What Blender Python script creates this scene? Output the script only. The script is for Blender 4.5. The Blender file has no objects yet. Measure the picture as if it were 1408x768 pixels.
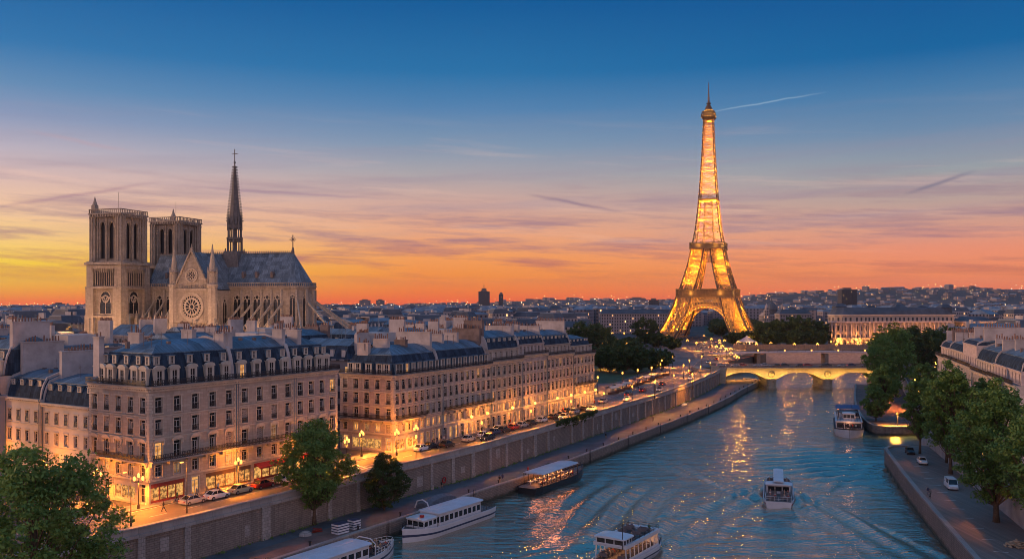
import bpy, bmesh, math, random
import numpy as np
from mathutils import Vector, Matrix
from mathutils.geometry import tessellate_polygon
PI = math.pi
R = math.radians
rnd = random.Random(7)
S = bpy.context.scene
COL = S.collection

# ---------------------------------------------------------------- camera
CAMZ = 40.0
F = 1219.0
HOR = 415.0
cam = bpy.data.cameras.new("camera")
cam.sensor_width = 36.0
cam.lens = 36.0 * F / 1408.0
cam.shift_y = (HOR - 384.0) / 1408.0
cam.clip_start = 1.0
cam.clip_end = 40000.0
camo = bpy.data.objects.new("camera", cam)
camo.location = (0, 0, CAMZ)
camo.rotation_euler = (R(90), 0, 0)
COL.objects.link(camo)
S.camera = camo
def W(px, py, z):
    D = (CAMZ - z) * F / (py - HOR)
    return ((px - 704) / F * D, D)
def srgb(r, g, b):
    def f(c):
        c /= 255.0
        return c / 12.92 if c <= 0.04045 else ((c + 0.055) / 1.055) ** 2.4
    return (f(r), f(g), f(b), 1.0)

# ---------------------------------------------------------------- render
S.view_settings.view_transform = 'Standard'
S.view_settings.look = 'None'
S.view_settings.exposure = 0.0
S.view_settings.gamma = 1.0
S.cycles.use_denoising = True
S.cycles.filter_width = 0.9
S.cycles.max_bounces = 5
S.cycles.diffuse_bounces = 2
S.cycles.glossy_bounces = 3
S.cycles.transmission_bounces = 3
S.cycles.volume_bounces = 0
S.cycles.transparent_max_bounces = 6
S.cycles.sample_clamp_indirect = 4.0
S.cycles.caustics_reflective = False
S.cycles.caustics_refractive = False

# ---------------------------------------------------------------- node helper
class NT:
    def __init__(s, tree): s.t = tree
    def n(s, typ, **kw):
        nd = s.t.nodes.new(typ)
        for k, v in kw.items():
            if k.startswith('i_'):
                nd.inputs[k[2:].replace('_', ' ')].default_value = v
            else:
                setattr(nd, k, v)
        return nd
    def l(s, a, b): s.t.links.new(a, b)
    def put(s, sock, v):
        if hasattr(v, 'is_linked') or hasattr(v, 'links'): s.l(v, sock)
        else: sock.default_value = v
    def m(s, op, a, b=0.0, c=None, clamp=False):
        nd = s.t.nodes.new('ShaderNodeMath'); nd.operation = op; nd.use_clamp = clamp
        s.put(nd.inputs[0], a); s.put(nd.inputs[1], b)
        if c is not None: s.put(nd.inputs[2], c)
        return nd.outputs[0]
    def vm(s, op, a, b=None):
        nd = s.t.nodes.new('ShaderNodeVectorMath'); nd.operation = op
        s.put(nd.inputs[0], a)
        if b is not None: s.put(nd.inputs[1], b)
        return nd.outputs['Value'] if op in ('DOT_PRODUCT', 'LENGTH') else nd.outputs[0]
    def mix(s, f, a, b, blend='MIX'):
        nd = s.t.nodes.new('ShaderNodeMix'); nd.data_type = 'RGBA'; nd.blend_type = blend
        s.put(nd.inputs[0], f); s.put(nd.inputs[6], a); s.put(nd.inputs[7], b)
        return nd.outputs[2]
    def noise(s, vec, scale, detail=3.0, rough=0.55):
        nd = s.t.nodes.new('ShaderNodeTexNoise')
        if vec is not None: s.l(vec, nd.inputs['Vector'])
        nd.inputs['Scale'].default_value = scale; nd.inputs['Detail'].default_value = detail
        nd.inputs['Roughness'].default_value = rough
        return nd.outputs['Fac']
    def sep(s, v):
        nd = s.t.nodes.new('ShaderNodeSeparateXYZ'); s.l(v, nd.inputs[0]); return nd.outputs
    def comb(s, x, y, z):
        nd = s.t.nodes.new('ShaderNodeCombineXYZ')
        s.put(nd.inputs[0], x); s.put(nd.inputs[1], y); s.put(nd.inputs[2], z)
        return nd.outputs[0]
    def ramp(s, f, stops):
        nd = s.t.nodes.new('ShaderNodeValToRGB'); s.l(f, nd.inputs[0])
        cr = nd.color_ramp
        while len(cr.elements) < len(stops): cr.elements.new(0.5)
        for e, (p, c) in zip(cr.elements, stops): e.position = p; e.color = c
        return nd.outputs[0]
    def mapr(s, v, a, b, c=0.0, d=1.0):
        nd = s.t.nodes.new('ShaderNodeMapRange'); s.put(nd.inputs[0], v)
        for i, x in enumerate((a, b, c, d)): nd.inputs[i + 1].default_value = x
        return nd.outputs[0]

# ---------------------------------------------------------------- world: dusk sky
wd = bpy.data.worlds.new("World"); S.world = wd; wd.use_nodes = True
wt = wd.node_tree; wt.nodes.clear(); w = NT(wt)
g = w.n('ShaderNodeTexCoord').outputs['Generated']
x, y, z = w.sep(g)
hyp = w.m('SQRT', w.m('ADD', w.m('MULTIPLY', x, x), w.m('MULTIPLY', y, y)))
el = w.m('MULTIPLY', w.m('ARCTAN2', z, hyp), 180 / PI)
az = w.m('MULTIPLY', w.m('ARCTAN2', x, y), 180 / PI)          # 0 = along the river, + to the right
fe = w.m('DIVIDE', el, 40.0, clamp=True)
def stops(lst):
    out = []
    for yy, c in lst:
        out.append((max(0.0, math.degrees(math.atan((HOR - yy) / F)) / 40.0), srgb(*c)))
    out.append((0.75, (0.012, 0.13, 0.34, 1))); out.append((1.0, (0.03, 0.19, 0.42, 1)))
    return out
rl = w.ramp(fe, stops([(415, (255, 112, 25)), (404, (255, 155, 5)), (388, (255, 195, 5)), (368, (255, 212, 50)), (340, (253, 208, 125)), (300, (243, 198, 162)), (262, (218, 186, 180)), (230, (188, 177, 190)), (190, (138, 153, 186)), (150, (95, 138, 180)), (100, (46, 116, 172)), (0, (0, 90, 155))]))
rm = w.ramp(fe, stops([(415, (252, 98, 28)), (400, (255, 126, 20)), (380, (255, 148, 42)), (350, (250, 162, 88)), (320, (238, 168, 128)), (280, (210, 168, 155)), (240, (172, 165, 170)), (200, (128, 150, 176)), (150, (80, 129, 175)), (100, (34, 112, 167)), (0, (0, 89, 152))]))
rr = w.ramp(fe, stops([(415, (235, 105, 78)), (400, (248, 124, 74)), (380, (250, 142, 86)), (350, (240, 146, 112)), (320, (216, 156, 136)), (290, (188, 160, 152)), (250, (152, 158, 165)), (200, (108, 138, 170)), (150, (68, 122, 168)), (100, (5, 99, 158)), (0, (0, 82, 147))]))
c1 = w.mix(w.mapr(az, -30, -6), rl, rm)
c2 = w.mix(w.mapr(az, -2, 24), c1, rr)
# clouds: thin streaks, denser low down
def cloud(sx, sy, off, lo, hi, skew):
    v = w.comb(w.m('MULTIPLY', az, sx), w.m('MULTIPLY', w.m('ADD', el, w.m('MULTIPLY', az, skew)), sy), off)
    nz = w.noise(v, 1.0, 6.0, 0.62)
    return w.mapr(nz, lo, hi)
band1 = w.m('MULTIPLY', w.mapr(el, 0.9, 2.2), w.mapr(el, 8.5, 4.5))
band2 = w.m('MULTIPLY', w.mapr(el, 3.0, 5.0), w.mapr(el, 13.0, 7.0))
k1 = w.m('MULTIPLY', cloud(0.10, 1.25, 3.7, 0.455, 0.64, 0.035), band1)
k2 = w.m('MULTIPLY', cloud(0.05, 0.9, 9.1, 0.46, 0.70, -0.05), band2)
purple = srgb(138, 92, 118)
midc = w.mix(w.mapr(el, 1.5, 4.5), srgb(205, 105, 75), srgb(150, 118, 138))
c3 = w.mix(w.m('MULTIPLY', k1, 0.85), c2, midc)
c4 = w.mix(w.m('MULTIPLY', k2, 0.38), c3, srgb(150, 138, 160))
k3 = w.m('MULTIPLY', cloud(0.06, 1.0, 21.0, 0.55, 0.75, 0.06), w.m('MULTIPLY', w.mapr(el, 2.0, 4.0), w.mapr(el, 12.0, 8.0)))
c4 = w.mix(w.m('MULTIPLY', k3, 0.3), c4, srgb(250, 205, 180))
# contrails: thin lines at given azimuth / elevation
def trail(col, pts, wid, colr, fac):
    (px0, py0), (px1, py1) = pts
    a0 = math.degrees(math.atan((px0 - 704) / F)); a1 = math.degrees(math.atan((px1 - 704) / F))
    e0 = math.degrees(math.atan((HOR - py0) * math.cos(R(a0)) / F)); e1 = math.degrees(math.atan((HOR - py1) * math.cos(R(a1)) / F))
    t = w.mapr(az, a0, a1)
    tt = w.m('DIVIDE', w.m('SUBTRACT', az, a0), a1 - a0)
    ed = w.m('ADD', w.m('MULTIPLY', tt, e1 - e0), e0)
    wob = w.m('MULTIPLY', w.m('SUBTRACT', w.noise(w.comb(az, 0.0, 0.0), 0.5, 2.0), 0.5), 0.25)
    d = w.m('ABSOLUTE', w.m('SUBTRACT', el, w.m('ADD', ed, wob)))
    lin = w.m('SUBTRACT', 1.0, w.m('DIVIDE', d, wid), clamp=True)
    ends = w.m('MULTIPLY', w.m('MULTIPLY', t, w.m('SUBTRACT', 1.0, t)), 4.0, clamp=True)
    return w.mix(w.m('MULTIPLY', w.m('MULTIPLY', lin, ends), fac), col, colr)
c4 = trail(c4, ((960, 156), (1140, 126)), 0.07, srgb(170, 195, 215), 0.5)
c4 = trail(c4, ((-40, 290), (230, 248)), 0.16, srgb(170, 130, 145), 0.6)
c4 = trail(c4, ((200, 252), (560, 274)), 0.13, srgb(160, 130, 150), 0.55)
c4 = trail(c4, ((720, 266), (860, 292)), 0.16, srgb(120, 100, 130), 0.6)
c4 = trail(c4, ((1240, 268), (1345, 234)), 0.17, srgb(95, 100, 130), 0.6)
c4 = trail(c4, ((30, 178), (200, 212)), 0.18, srgb(190, 160, 170), 0.45)
# the half of the sky behind the camera: rosy, brightened to light the facades
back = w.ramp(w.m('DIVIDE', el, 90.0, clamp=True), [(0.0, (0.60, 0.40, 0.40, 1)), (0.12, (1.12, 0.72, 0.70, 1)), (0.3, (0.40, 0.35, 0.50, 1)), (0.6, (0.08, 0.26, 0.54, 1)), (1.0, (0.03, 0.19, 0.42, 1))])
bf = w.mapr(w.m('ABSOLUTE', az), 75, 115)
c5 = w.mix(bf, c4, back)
ni = w.n('ShaderNodeTexSky', sky_type='NISHITA', sun_disc=False, sun_elevation=R(4.0), sun_rotation=R(-82.0))
bg2 = w.n('ShaderNodeBackground'); w.l(ni.outputs[0], bg2.inputs[0]); bg2.inputs[1].default_value = 0.004
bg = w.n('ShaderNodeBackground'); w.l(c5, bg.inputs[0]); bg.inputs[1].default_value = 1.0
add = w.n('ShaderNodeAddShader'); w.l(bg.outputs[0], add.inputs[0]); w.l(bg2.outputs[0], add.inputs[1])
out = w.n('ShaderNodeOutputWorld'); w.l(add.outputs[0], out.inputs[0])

# low sun glow, already at the horizon on the left
sl = bpy.data.lights.new("sun", 'SUN'); sl.energy = 2.5; sl.angle = R(6); sl.color = (1.0, 0.52, 0.27)
so = bpy.data.objects.new("sun", sl); COL.objects.link(so)
dsun = Vector((math.sin(R(-85)) * math.cos(R(6)), math.cos(R(-85)) * math.cos(R(6)), math.sin(R(6))))
so.rotation_euler = dsun.to_track_quat('Z', 'Y').to_euler()

# ---------------------------------------------------------------- object helpers
def tag(o, label=None, cat=None, group=None, kind=None):
    if label: o['label'] = label
    if cat: o['category'] = cat
    if group: o['group'] = group
    if kind: o['kind'] = kind
    return o
def empty(name, loc, rz=0.0, label=None, cat=None, group=None):
    o = bpy.data.objects.new(name, None); o.empty_display_size = 0.5
    o.location = loc; o.rotation_euler = (0, 0, rz); COL.objects.link(o)
    return tag(o, label, cat, group)
def copy_tree(o, parent=None):
    c = o.copy(); COL.objects.link(c)
    c.parent = parent
    for ch in list(o.children): copy_tree(ch, c)
    return c
class MB:
    def __init__(s): s.v = []; s.f = []; s.mi = []
    def add(s, vs, fs, m=0):
        b = len(s.v); s.v.extend([tuple(p) for p in vs])
        for f in fs: s.f.append(tuple(b + i for i in f)); s.mi.append(m)
        return s
    def quad(s, a, b, c, d, m=0): return s.add([a, b, c, d], [(0, 1, 2, 3)], m)
    def box(s, x0, y0, z0, x1, y1, z1, m=0, bot=True):
        vs = [(x0, y0, z0), (x1, y0, z0), (x1, y1, z0), (x0, y1, z0), (x0, y0, z1), (x1, y0, z1), (x1, y1, z1), (x0, y1, z1)]
        fs = [(4, 5, 6, 7), (0, 1, 5, 4), (1, 2, 6, 5), (2, 3, 7, 6), (3, 0, 4, 7)]
        if bot: fs.append((3, 2, 1, 0))
        return s.add(vs, fs, m)
    def frust(s, cx, cy, z0, hx0, hy0, z1, hx1, hy1, m=0, cx1=None, cy1=None):
        cx1 = cx if cx1 is None else cx1; cy1 = cy if cy1 is None else cy1
        vs = [(cx - hx0, cy - hy0, z0), (cx + hx0, cy - hy0, z0), (cx + hx0, cy + hy0, z0), (cx - hx0, cy + hy0, z0),
              (cx1 - hx1, cy1 - hy1, z1), (cx1 + hx1, cy1 - hy1, z1), (cx1 + hx1, cy1 + hy1, z1), (cx1 - hx1, cy1 + hy1, z1)]
        return s.add(vs, [(4, 5, 6, 7), (0, 1, 5, 4), (1, 2, 6, 5), (2, 3, 7, 6), (3, 0, 4, 7), (3, 2, 1, 0)], m)
    def bar(s, p, q, w_, m=0, h=None):
        p = Vector(p); q = Vector(q); d = q - p
        if d.length < 1e-5: return s
        d.normalize(); up = Vector((0, 0, 1)) if abs(d.z) < 0.95 else Vector((1, 0, 0))
        a = d.cross(up).normalized() * (w_ / 2); b = a.cross(d).normalized() * ((h or w_) / 2)
        vs = [p - a - b, p + a - b, p + a + b, p - a + b, q - a - b, q + a - b, q + a + b, q - a + b]
        return s.add(vs, [(0, 1, 5, 4), (1, 2, 6, 5), (2, 3, 7, 6), (3, 0, 4, 7), (0, 3, 2, 1), (4, 5, 6, 7)], m)
    def tube(s, pts, rads, n=8, m=0, cap=True):
        rings = []; b = len(s.v)
        for i, p in enumerate(pts):
            p = Vector(p)
            d = (Vector(pts[min(i + 1, len(pts) - 1)]) - Vector(pts[max(i - 1, 0)]))
            d.normalize(); up = Vector((0, 0, 1)) if abs(d.z) < 0.9 else Vector((1, 0, 0))
            a = d.cross(up).normalized(); c = a.cross(d).normalized(); r = rads[i] if hasattr(rads, '__len__') else rads
            for k in range(n):
                t = 2 * PI * k / n; s.v.append(tuple(p + (a * math.cos(t) + c * math.sin(t)) * r))
        for i in range(len(pts) - 1):
            for k in range(n):
                s.f.append((b + i * n + k, b + i * n + (k + 1) % n, b + (i + 1) * n + (k + 1) % n, b + (i + 1) * n + k)); s.mi.append(m)
        if cap:
            s.f.append(tuple(b + k for k in range(n - 1, -1, -1))); s.mi.append(m)
            s.f.append(tuple(b + (len(pts) - 1) * n + k for k in range(n))); s.mi.append(m)
        return s
    def lathe(s, cx, cy, prof, n=10, m=0):
        """prof = [(r, z)...]"""
        b = len(s.v)
        for r, z_ in prof:
            for k in range(n):
                t = 2 * PI * (k + .5) / n; s.v.append((cx + r * math.cos(t), cy + r * math.sin(t), z_))
        for i in range(len(prof) - 1):
            for k in range(n):
                s.f.append((b + i * n + k, b + i * n + (k + 1) % n, b + (i + 1) * n + (k + 1) % n, b + (i + 1) * n + k)); s.mi.append(m)
        s.f.append(tuple(b + k for k in range(n - 1, -1, -1))); s.mi.append(m)
        s.f.append(tuple(b + (len(prof) - 1) * n + k for k in range(n))); s.mi.append(m)
        return s
    def ball(s, c, r, n=8, m=0, sz=1.0):
        prof = [(max(0.001, r * math.sin(PI * i / 6)), c[2] - r * sz * math.cos(PI * i / 6)) for i in range(7)]
        return s.lathe(c[0], c[1], prof, n, m)
    def plate(s, outer, holes, org, ux, uz, thick, m=0):
        """2-D outline with holes, extruded by thick; org + u*ux + v*uz, thickness along ux x uz reversed (inwards)"""
        org = Vector(org); ux = Vector(ux); uz = Vector(uz); nn = ux.cross(uz).normalized()
        loops = [outer] + list(holes)
        flat = [p for lp in loops for p in lp]
        tris = tessellate_polygon([[Vector((p[0], p[1], 0)) for p in lp] for lp in loops])
        b = len(s.v)
        for off in (0.0, -thick):
            for p in flat: s.v.append(tuple(org + ux * p[0] + uz * p[1] + nn * off))
        n = len(flat)
        for t in tris:
            a = [Vector((flat[i][0], flat[i][1])) for i in t]
            cr = (a[1] - a[0]).cross(a[2] - a[0])
            t = tuple(t) if cr > 0 else (t[0], t[2], t[1])
            s.f.append(tuple(b + i for i in t)); s.mi.append(m)
            s.f.append(tuple(b + n + i for i in (t[0], t[2], t[1]))); s.mi.append(m)
        k = 0
        for li, lp in enumerate(loops):
            L = len(lp)
            for i in range(L):
                i0 = b + k + i; i1 = b + k + (i + 1) % L
                s.f.append((i0, i0 + n, i1 + n, i1)); s.mi.append(m)
            k += L
        return s
    def mesh(s, name, mats, smooth=False):
        me = bpy.data.meshes.new(name); me.from_pydata(s.v, [], s.f)
        for mt in mats: me.materials.append(mt)
        if len(mats) > 1: me.polygons.foreach_set('material_index', s.mi)
        if smooth: me.polygons.foreach_set('use_smooth', [True] * len(s.f))
        me.update(); return me
    def build(s, name, mats, parent=None, loc=(0, 0, 0), rz=0.0, smooth=False):
        if not isinstance(mats, (list, tuple)): mats = [mats]
        return link(name, s.mesh(name, mats, smooth), parent, loc, rz)
def link(name, me, parent=None, loc=(0, 0, 0), rz=0.0):
    o = bpy.data.objects.new(name, me); o.location = loc; o.rotation_euler = (0, 0, rz)
    COL.objects.link(o); o.parent = parent
    return o
def arch_pts(cx, w_, z0, zs, zt, n=6):
    """pointed arch outline: half width w_/2, springing zs, tip zt"""
    h = w_ / 2; pts = [(cx - h, z0), (cx + h, z0), (cx + h, zs)]
    for i in range(1, n):
        t = i / n; pts.append((cx + h * math.cos(t * PI / 2) ** 0.8, zs + (zt - zs) * math.sin(t * PI / 2)))
    pts.append((cx, zt))
    for i in range(n - 1, 0, -1):
        t = i / n; pts.append((cx - h * math.cos(t * PI / 2) ** 0.8, zs + (zt - zs) * math.sin(t * PI / 2)))
    pts.append((cx - h, zs))
    return pts
def circ(cx, cz, r, n=16, a0=0.0):
    return [(cx + r * math.cos(a0 + 2 * PI * i / n), cz + r * math.sin(a0 + 2 * PI * i / n)) for i in range(n)]
def uplight(loc, watts, col, rad, parent, size=150):
    li = bpy.data.lights.new('projector_lamp', 'SPOT'); li.energy = watts; li.color = col; li.spot_size = R(size); li.spot_blend = 0.4; li.shadow_soft_size = rad
    o = bpy.data.objects.new('projector_lamp', li); o.location = loc; o.rotation_euler = (R(180), 0, 0); COL.objects.link(o); o.parent = parent
    return o
def plight(loc, watts, col=(1.0, 0.42, 0.10), rad=0.25, name='lamp_light', parent=None):
    li = bpy.data.lights.new(name, 'POINT'); li.energy = watts; li.color = col; li.shadow_soft_size = rad
    o = bpy.data.objects.new(name, li); o.location = loc; COL.objects.link(o); o.parent = parent
    return o

# ---------------------------------------------------------------- materials
def pmat(name, col, rough=0.8, var=0.25, scale=0.5, bump=0.0, bscale=4.0, metal=0.0, spec=0.5, detail=5.0, tint=None, objrand=0.0, vec='Object'):
    m = bpy.data.materials.new(name); m.use_nodes = True; t = NT(m.node_tree)
    b = m.node_tree.nodes['Principled BSDF']
    b.inputs['Roughness'].default_value = rough; b.inputs['Metallic'].default_value = metal
    b.inputs['Specular IOR Level'].default_value = spec
    tc = t.n('ShaderNodeTexCoord').outputs['Object'] if vec == 'Object' else t.n('ShaderNodeNewGeometry').outputs['Position']
    nz = t.noise(tc, scale, detail, 0.65)
    c = tuple(col) + (1.0,) if len(col) == 3 else tuple(col)
    lo = tuple(v * (1 - var) for v in c[:3]) + (1,); hi = tuple(min(1, v * (1 + var)) for v in c[:3]) + (1,)
    if tint: hi = tuple(tint) + (1,)
    cc = t.mix(t.mapr(nz, 0.32, 0.68), lo, hi)
    if objrand:
        oi = t.n('ShaderNodeObjectInfo').outputs['Random']
        cc = t.mix(1.0, cc, t.comb(*[t.mapr(oi, 0, 1, 1 - objrand, 1 + objrand)] * 3), 'MULTIPLY')
    t.l(cc, b.inputs['Base Color'])
    if bump:
        bn = t.n('ShaderNodeBump'); bn.inputs['Strength'].default_value = bump; bn.inputs['Distance'].default_value = 0.1
        t.l(t.noise(tc, bscale, 4.0), bn.inputs['Height']); t.l(bn.outputs[0], b.inputs['Normal'])
    return m
def emat(name, col, strength, noise=0.0, scale=1.0, col2=None):
    m = bpy.data.materials.new(name); m.use_nodes = True; t = NT(m.node_tree)
    b = m.node_tree.nodes['Principled BSDF']
    b.inputs['Base Color'].default_value = (0.05, 0.04, 0.03, 1); b.inputs['Roughness'].default_value = 0.2
    b.inputs['Emission Color'].default_value = tuple(col) + (1,); b.inputs['Emission Strength'].default_value = strength
    if noise:
        tc = t.n('ShaderNodeTexCoord').outputs['Object']
        vo = t.n('ShaderNodeTexVoronoi'); t.l(tc, vo.inputs['Vector']); vo.inputs['Scale'].default_value = scale
        nz = t.mapr(t.noise(tc, scale * 0.8, 4), 0.38, 0.6)
        c2 = tuple(col2 or (0.05, 0.03, 0.02)) + (1,)
        t.l(t.mix(nz, c2, tuple(col) + (1,)), b.inputs['Emission Color'])
    return m
def stone(name, col, bw=0.9, bh=0.4, mortar=0.6, rough=0.85, axis='xz', stain=0.35, bump=0.3, msize=0.02):
    """coursed masonry with weathering. Courses run along the wall whatever its direction."""
    m = bpy.data.materials.new(name); m.use_nodes = True; t = NT(m.node_tree)
    b = m.node_tree.nodes['Principled BSDF']; b.inputs['Roughness'].default_value = rough
    ge = t.n('ShaderNodeNewGeometry'); pos = ge.outputs['Position']; nor = ge.outputs['Normal']
    tan = t.vm('CROSS_PRODUCT', (0, 0, 1), nor)
    tan = t.vm('NORMALIZE', t.vm('ADD', tan, (0.0001, 0.0, 0.0)))
    s_ = t.vm('DOT_PRODUCT', pos, tan); px, py, pz = t.sep(pos)
    uv = t.comb(s_, pz, 0.0)
    br = t.n('ShaderNodeTexBrick'); t.l(uv, br.inputs['Vector'])
    c = tuple(col)
    br.inputs['Color1'].default_value = tuple(v * 1.12 for v in c) + (1,); br.inputs['Color2'].default_value = tuple(v * 0.85 for v in c) + (1,)
    br.inputs['Mortar'].default_value = tuple(v * mortar for v in c) + (1,)
    br.inputs['Scale'].default_value = 1.0; br.inputs['Brick Width'].default_value = bw; br.inputs['Row Height'].default_value = bh
    br.inputs['Mortar Size'].default_value = msize; br.inputs['Mortar Smooth'].default_value = 0.3
    nz = t.mapr(t.noise(pos, 0.22, 6, 0.7), 0.35, 0.65)
    dark = tuple(v * (1 - stain) for v in c) + (1,)
    cc = t.mix(t.m('MULTIPLY', nz, 0.75), br.outputs['Color'], t.mix(0.5, br.outputs['Color'], dark))
    st = t.mapr(t.noise(t.comb(t.m('MULTIPLY', s_, 1.3), t.m('MULTIPLY', pz, 0.09), 0.0), 1.0, 5, 0.7), 0.5, 0.72)
    cc = t.mix(t.m('MULTIPLY', st, 0.65 * min(1, stain * 2)), cc, dark)
    if name.startswith('limestone'):
        oi = t.n('ShaderNodeObjectInfo').outputs['Random']; k_ = t.mapr(oi, 0, 1, .84, 1.12)
        cc = t.mix(1.0, cc, t.comb(k_, t.m('MULTIPLY', k_, t.mapr(t.m('FRACT', t.m('MULTIPLY', oi, 7.3)), 0, 1, .95, 1.02)), t.m('MULTIPLY', k_, t.mapr(t.m('FRACT', t.m('MULTIPLY', oi, 3.7)), 0, 1, .9, 1.08))), 'MULTIPLY')
    if name == 'quay_wall':
        wl = t.mapr(t.m('ADD', pz, t.m('MULTIPLY', t.noise(pos, 0.6, 4), 1.2)), 1.5, 0.9)
        cc = t.mix(t.m('MULTIPLY', wl, 0.85), cc, (0.025, 0.035, 0.02, 1))
    t.l(cc, b.inputs['Base Color'])
    bn = t.n('ShaderNodeBump'); bn.inputs['Strength'].default_value = bump; bn.inputs['Distance'].default_value = 0.08
    h = t.m('ADD', t.m('MULTIPLY', br.outputs['Fac'], -1.0), t.noise(pos, 2.5, 4))
    t.l(h, bn.inputs['Height']); t.l(bn.outputs[0], b.inputs['Normal'])
    return m
M = {}
M['limestone'] = stone('limestone', (0.46, 0.40, 0.355), 1.3, 0.45, 0.72, stain=0.5, bump=0.35)
M['limestone_pale'] = stone('limestone_pale', (0.52, 0.45, 0.42), 1.4, 0.5, 0.9, stain=0.25, bump=0.15)
M['stucco'] = pmat('stucco', (0.50, 0.46, 0.44), 0.85, 0.14, 0.25, 0.1, 3, vec='pos')
M['trim'] = pmat('trim', (0.50, 0.44, 0.37), 0.8, 0.2, 0.6, 0.15, 5, vec='pos')
M['chimney'] = pmat('chimney', (0.42, 0.38, 0.37), 0.9, 0.25, 0.3, 0.2, 3, vec='pos')
M['chimney_brown'] = pmat('chimney_brown', (0.17, 0.13, 0.12), 0.9, 0.3, 0.5, 0.2, 3, vec='pos')
M['pot'] = pmat('pot', (0.22, 0.12, 0.09), 0.8, 0.4, 2.0, vec='pos')
M['slate'] = None
def roofmat(name, col, rough, seam, axis_w, bump):
    m = bpy.data.materials.new(name); m.use_nodes = True; t = NT(m.node_tree)
    b = m.node_tree.nodes['Principled BSDF']; b.inputs['Roughness'].default_value = rough; b.inputs['Specular IOR Level'].default_value = 0.08 if name == 'slate' else 0.3
    ge = t.n('ShaderNodeNewGeometry'); pos = ge.outputs['Position']; nor = ge.outputs['Normal']
    tan = t.vm('NORMALIZE', t.vm('ADD', t.vm('CROSS_PRODUCT', (0, 0, 1), nor), (0.0001, 0, 0)))
    s_ = t.vm('DOT_PRODUCT', pos, tan)
    fr = t.m('FRACT', t.m('DIVIDE', s_, seam)); ln = t.m('LESS_THAN', fr, axis_w)
    nz = t.mapr(t.noise(pos, 0.5, 6, 0.7), 0.3, 0.7)
    pz = t.sep(pos)[2]
    streak = t.mapr(t.noise(t.comb(t.m('MULTIPLY', s_, 2.0), t.m('MULTIPLY', pz, 0.25), 0.0), 1.0, 4, 0.7), 0.35, 0.65)
    c0 = tuple(v * 0.4 for v in col) + (1,); c1_ = tuple(min(1, v * 1.7) for v in col) + (1,)
    cc = t.mix(t.m('MULTIPLY', t.m('ADD', nz, streak), 0.5), c0, c1_)
    wn = t.n('ShaderNodeTexWhiteNoise'); t.l(t.comb(t.m('FLOOR', t.m('DIVIDE', s_, seam * 3)), t.m('FLOOR', t.m('DIVIDE', pz, 1.7)), 0.0), wn.inputs['Vector'])
    pk = t.mapr(wn.outputs['Value'], 0, 1, .72, 1.3)
    cc = t.mix(1.0, cc, t.comb(pk, pk, pk), 'MULTIPLY')
    cc = t.mix(t.m('MULTIPLY', ln, 0.5), cc, tuple(v * 0.45 for v in col) + (1,))
    t.l(cc, b.inputs['Base Color'])
    bn = t.n('ShaderNodeBump'); bn.inputs['Strength'].default_value = bump; bn.inputs['Distance'].default_value = 0.05
    t.l(t.m('ADD', ln, t.noise(pos, 3.0, 3)), bn.inputs['Height']); t.l(bn.outputs[0], b.inputs['Normal'])
    return m
M['slate'] = roofmat('slate', (0.03, 0.05, 0.08), 0.9, 0.35, 0.12, 0.3)
M['zinc'] = roofmat('zinc', (0.095, 0.155, 0.215), 0.6, 0.65, 0.10, 0.7)
M['lead'] = roofmat('lead', (0.13, 0.16, 0.19), 0.5, 0.8, 0.10, 0.3)
M['iron'] = pmat('iron', (0.02, 0.02, 0.024), 0.5, 0.2, 2.0)
M['glass'] = pmat('glass', (0.02, 0.023, 0.028), 0.12, 0.5, 0.7, spec=0.7)
M['frame'] = pmat('frame', (0.45, 0.42, 0.40), 0.6, 0.15, 2.0)
M['curtain'] = pmat('curtain', (0.30, 0.27, 0.25), 0.9, 0.3, 1.5)
M['lit'] = emat('lit_window', (1.0, 0.50, 0.16), 1.1, 1, 1.2, (0.45, 0.16, 0.03))
M['lit_dim'] = emat('lit_window_dim', (1.0, 0.55, 0.25), 0.35, 1, 1.0, (0.3, 0.12, 0.04))
M['shop_lit'] = emat('shop_interior', (1.0, 0.50, 0.13), 0.9, 1, 2.2, (0.16, 0.06, 0.02))
M['bulb'] = emat('bulb', (1.0, 0.42, 0.07), 4.0)
M['bulb_soft'] = emat('bulb_soft', (1.0, 0.42, 0.10), 3.0)
M['bulb_gold'] = emat('bulb_gold', (1.0, 0.46, 0.05), 2.4)
M['awning_red'] = pmat('awning_red', (0.35, 0.02, 0.02), 0.8, 0.2, 1.0)
M['shop_red'] = pmat('shop_red', (0.25, 0.03, 0.02), 0.6, 0.2, 1.0)
M['shop_brown'] = pmat('shop_brown', (0.10, 0.05, 0.03), 0.6, 0.2, 1.0)
M['asphalt'] = pmat('asphalt', (0.11, 0.10, 0.095), 0.6, 0.35, 0.15, 0.15, 6, vec='pos')
M['pavement'] = stone('pavement', (0.20, 0.18, 0.17), 0.9, 0.9, 0.7, stain=0.3, bump=0.1)
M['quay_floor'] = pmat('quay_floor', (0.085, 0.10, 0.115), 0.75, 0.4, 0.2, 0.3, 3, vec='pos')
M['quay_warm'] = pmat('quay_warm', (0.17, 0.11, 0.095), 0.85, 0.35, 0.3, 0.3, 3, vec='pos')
M['quay_wall'] = stone('quay_wall', (0.29, 0.24, 0.205), 0.8, 0.32, 0.5, stain=0.6, bump=0.7, msize=0.03)
M['coping'] = stone('coping', (0.36, 0.33, 0.31), 1.8, 3.0, 0.5, stain=0.4, bump=0.3, msize=0.03)
M['pilaster'] = stone('pilaster', (0.40, 0.36, 0.33), 0.7, 0.5, 0.5, stain=0.5, bump=0.5, msize=0.03)
M['paint'] = pmat('road_paint', (0.6, 0.58, 0.55), 0.7, 0.25, 1.0, vec='pos')
M['grass'] = pmat('grass', (0.05, 0.08, 0.03), 0.9, 0.4, 0.3, vec='pos')
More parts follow.
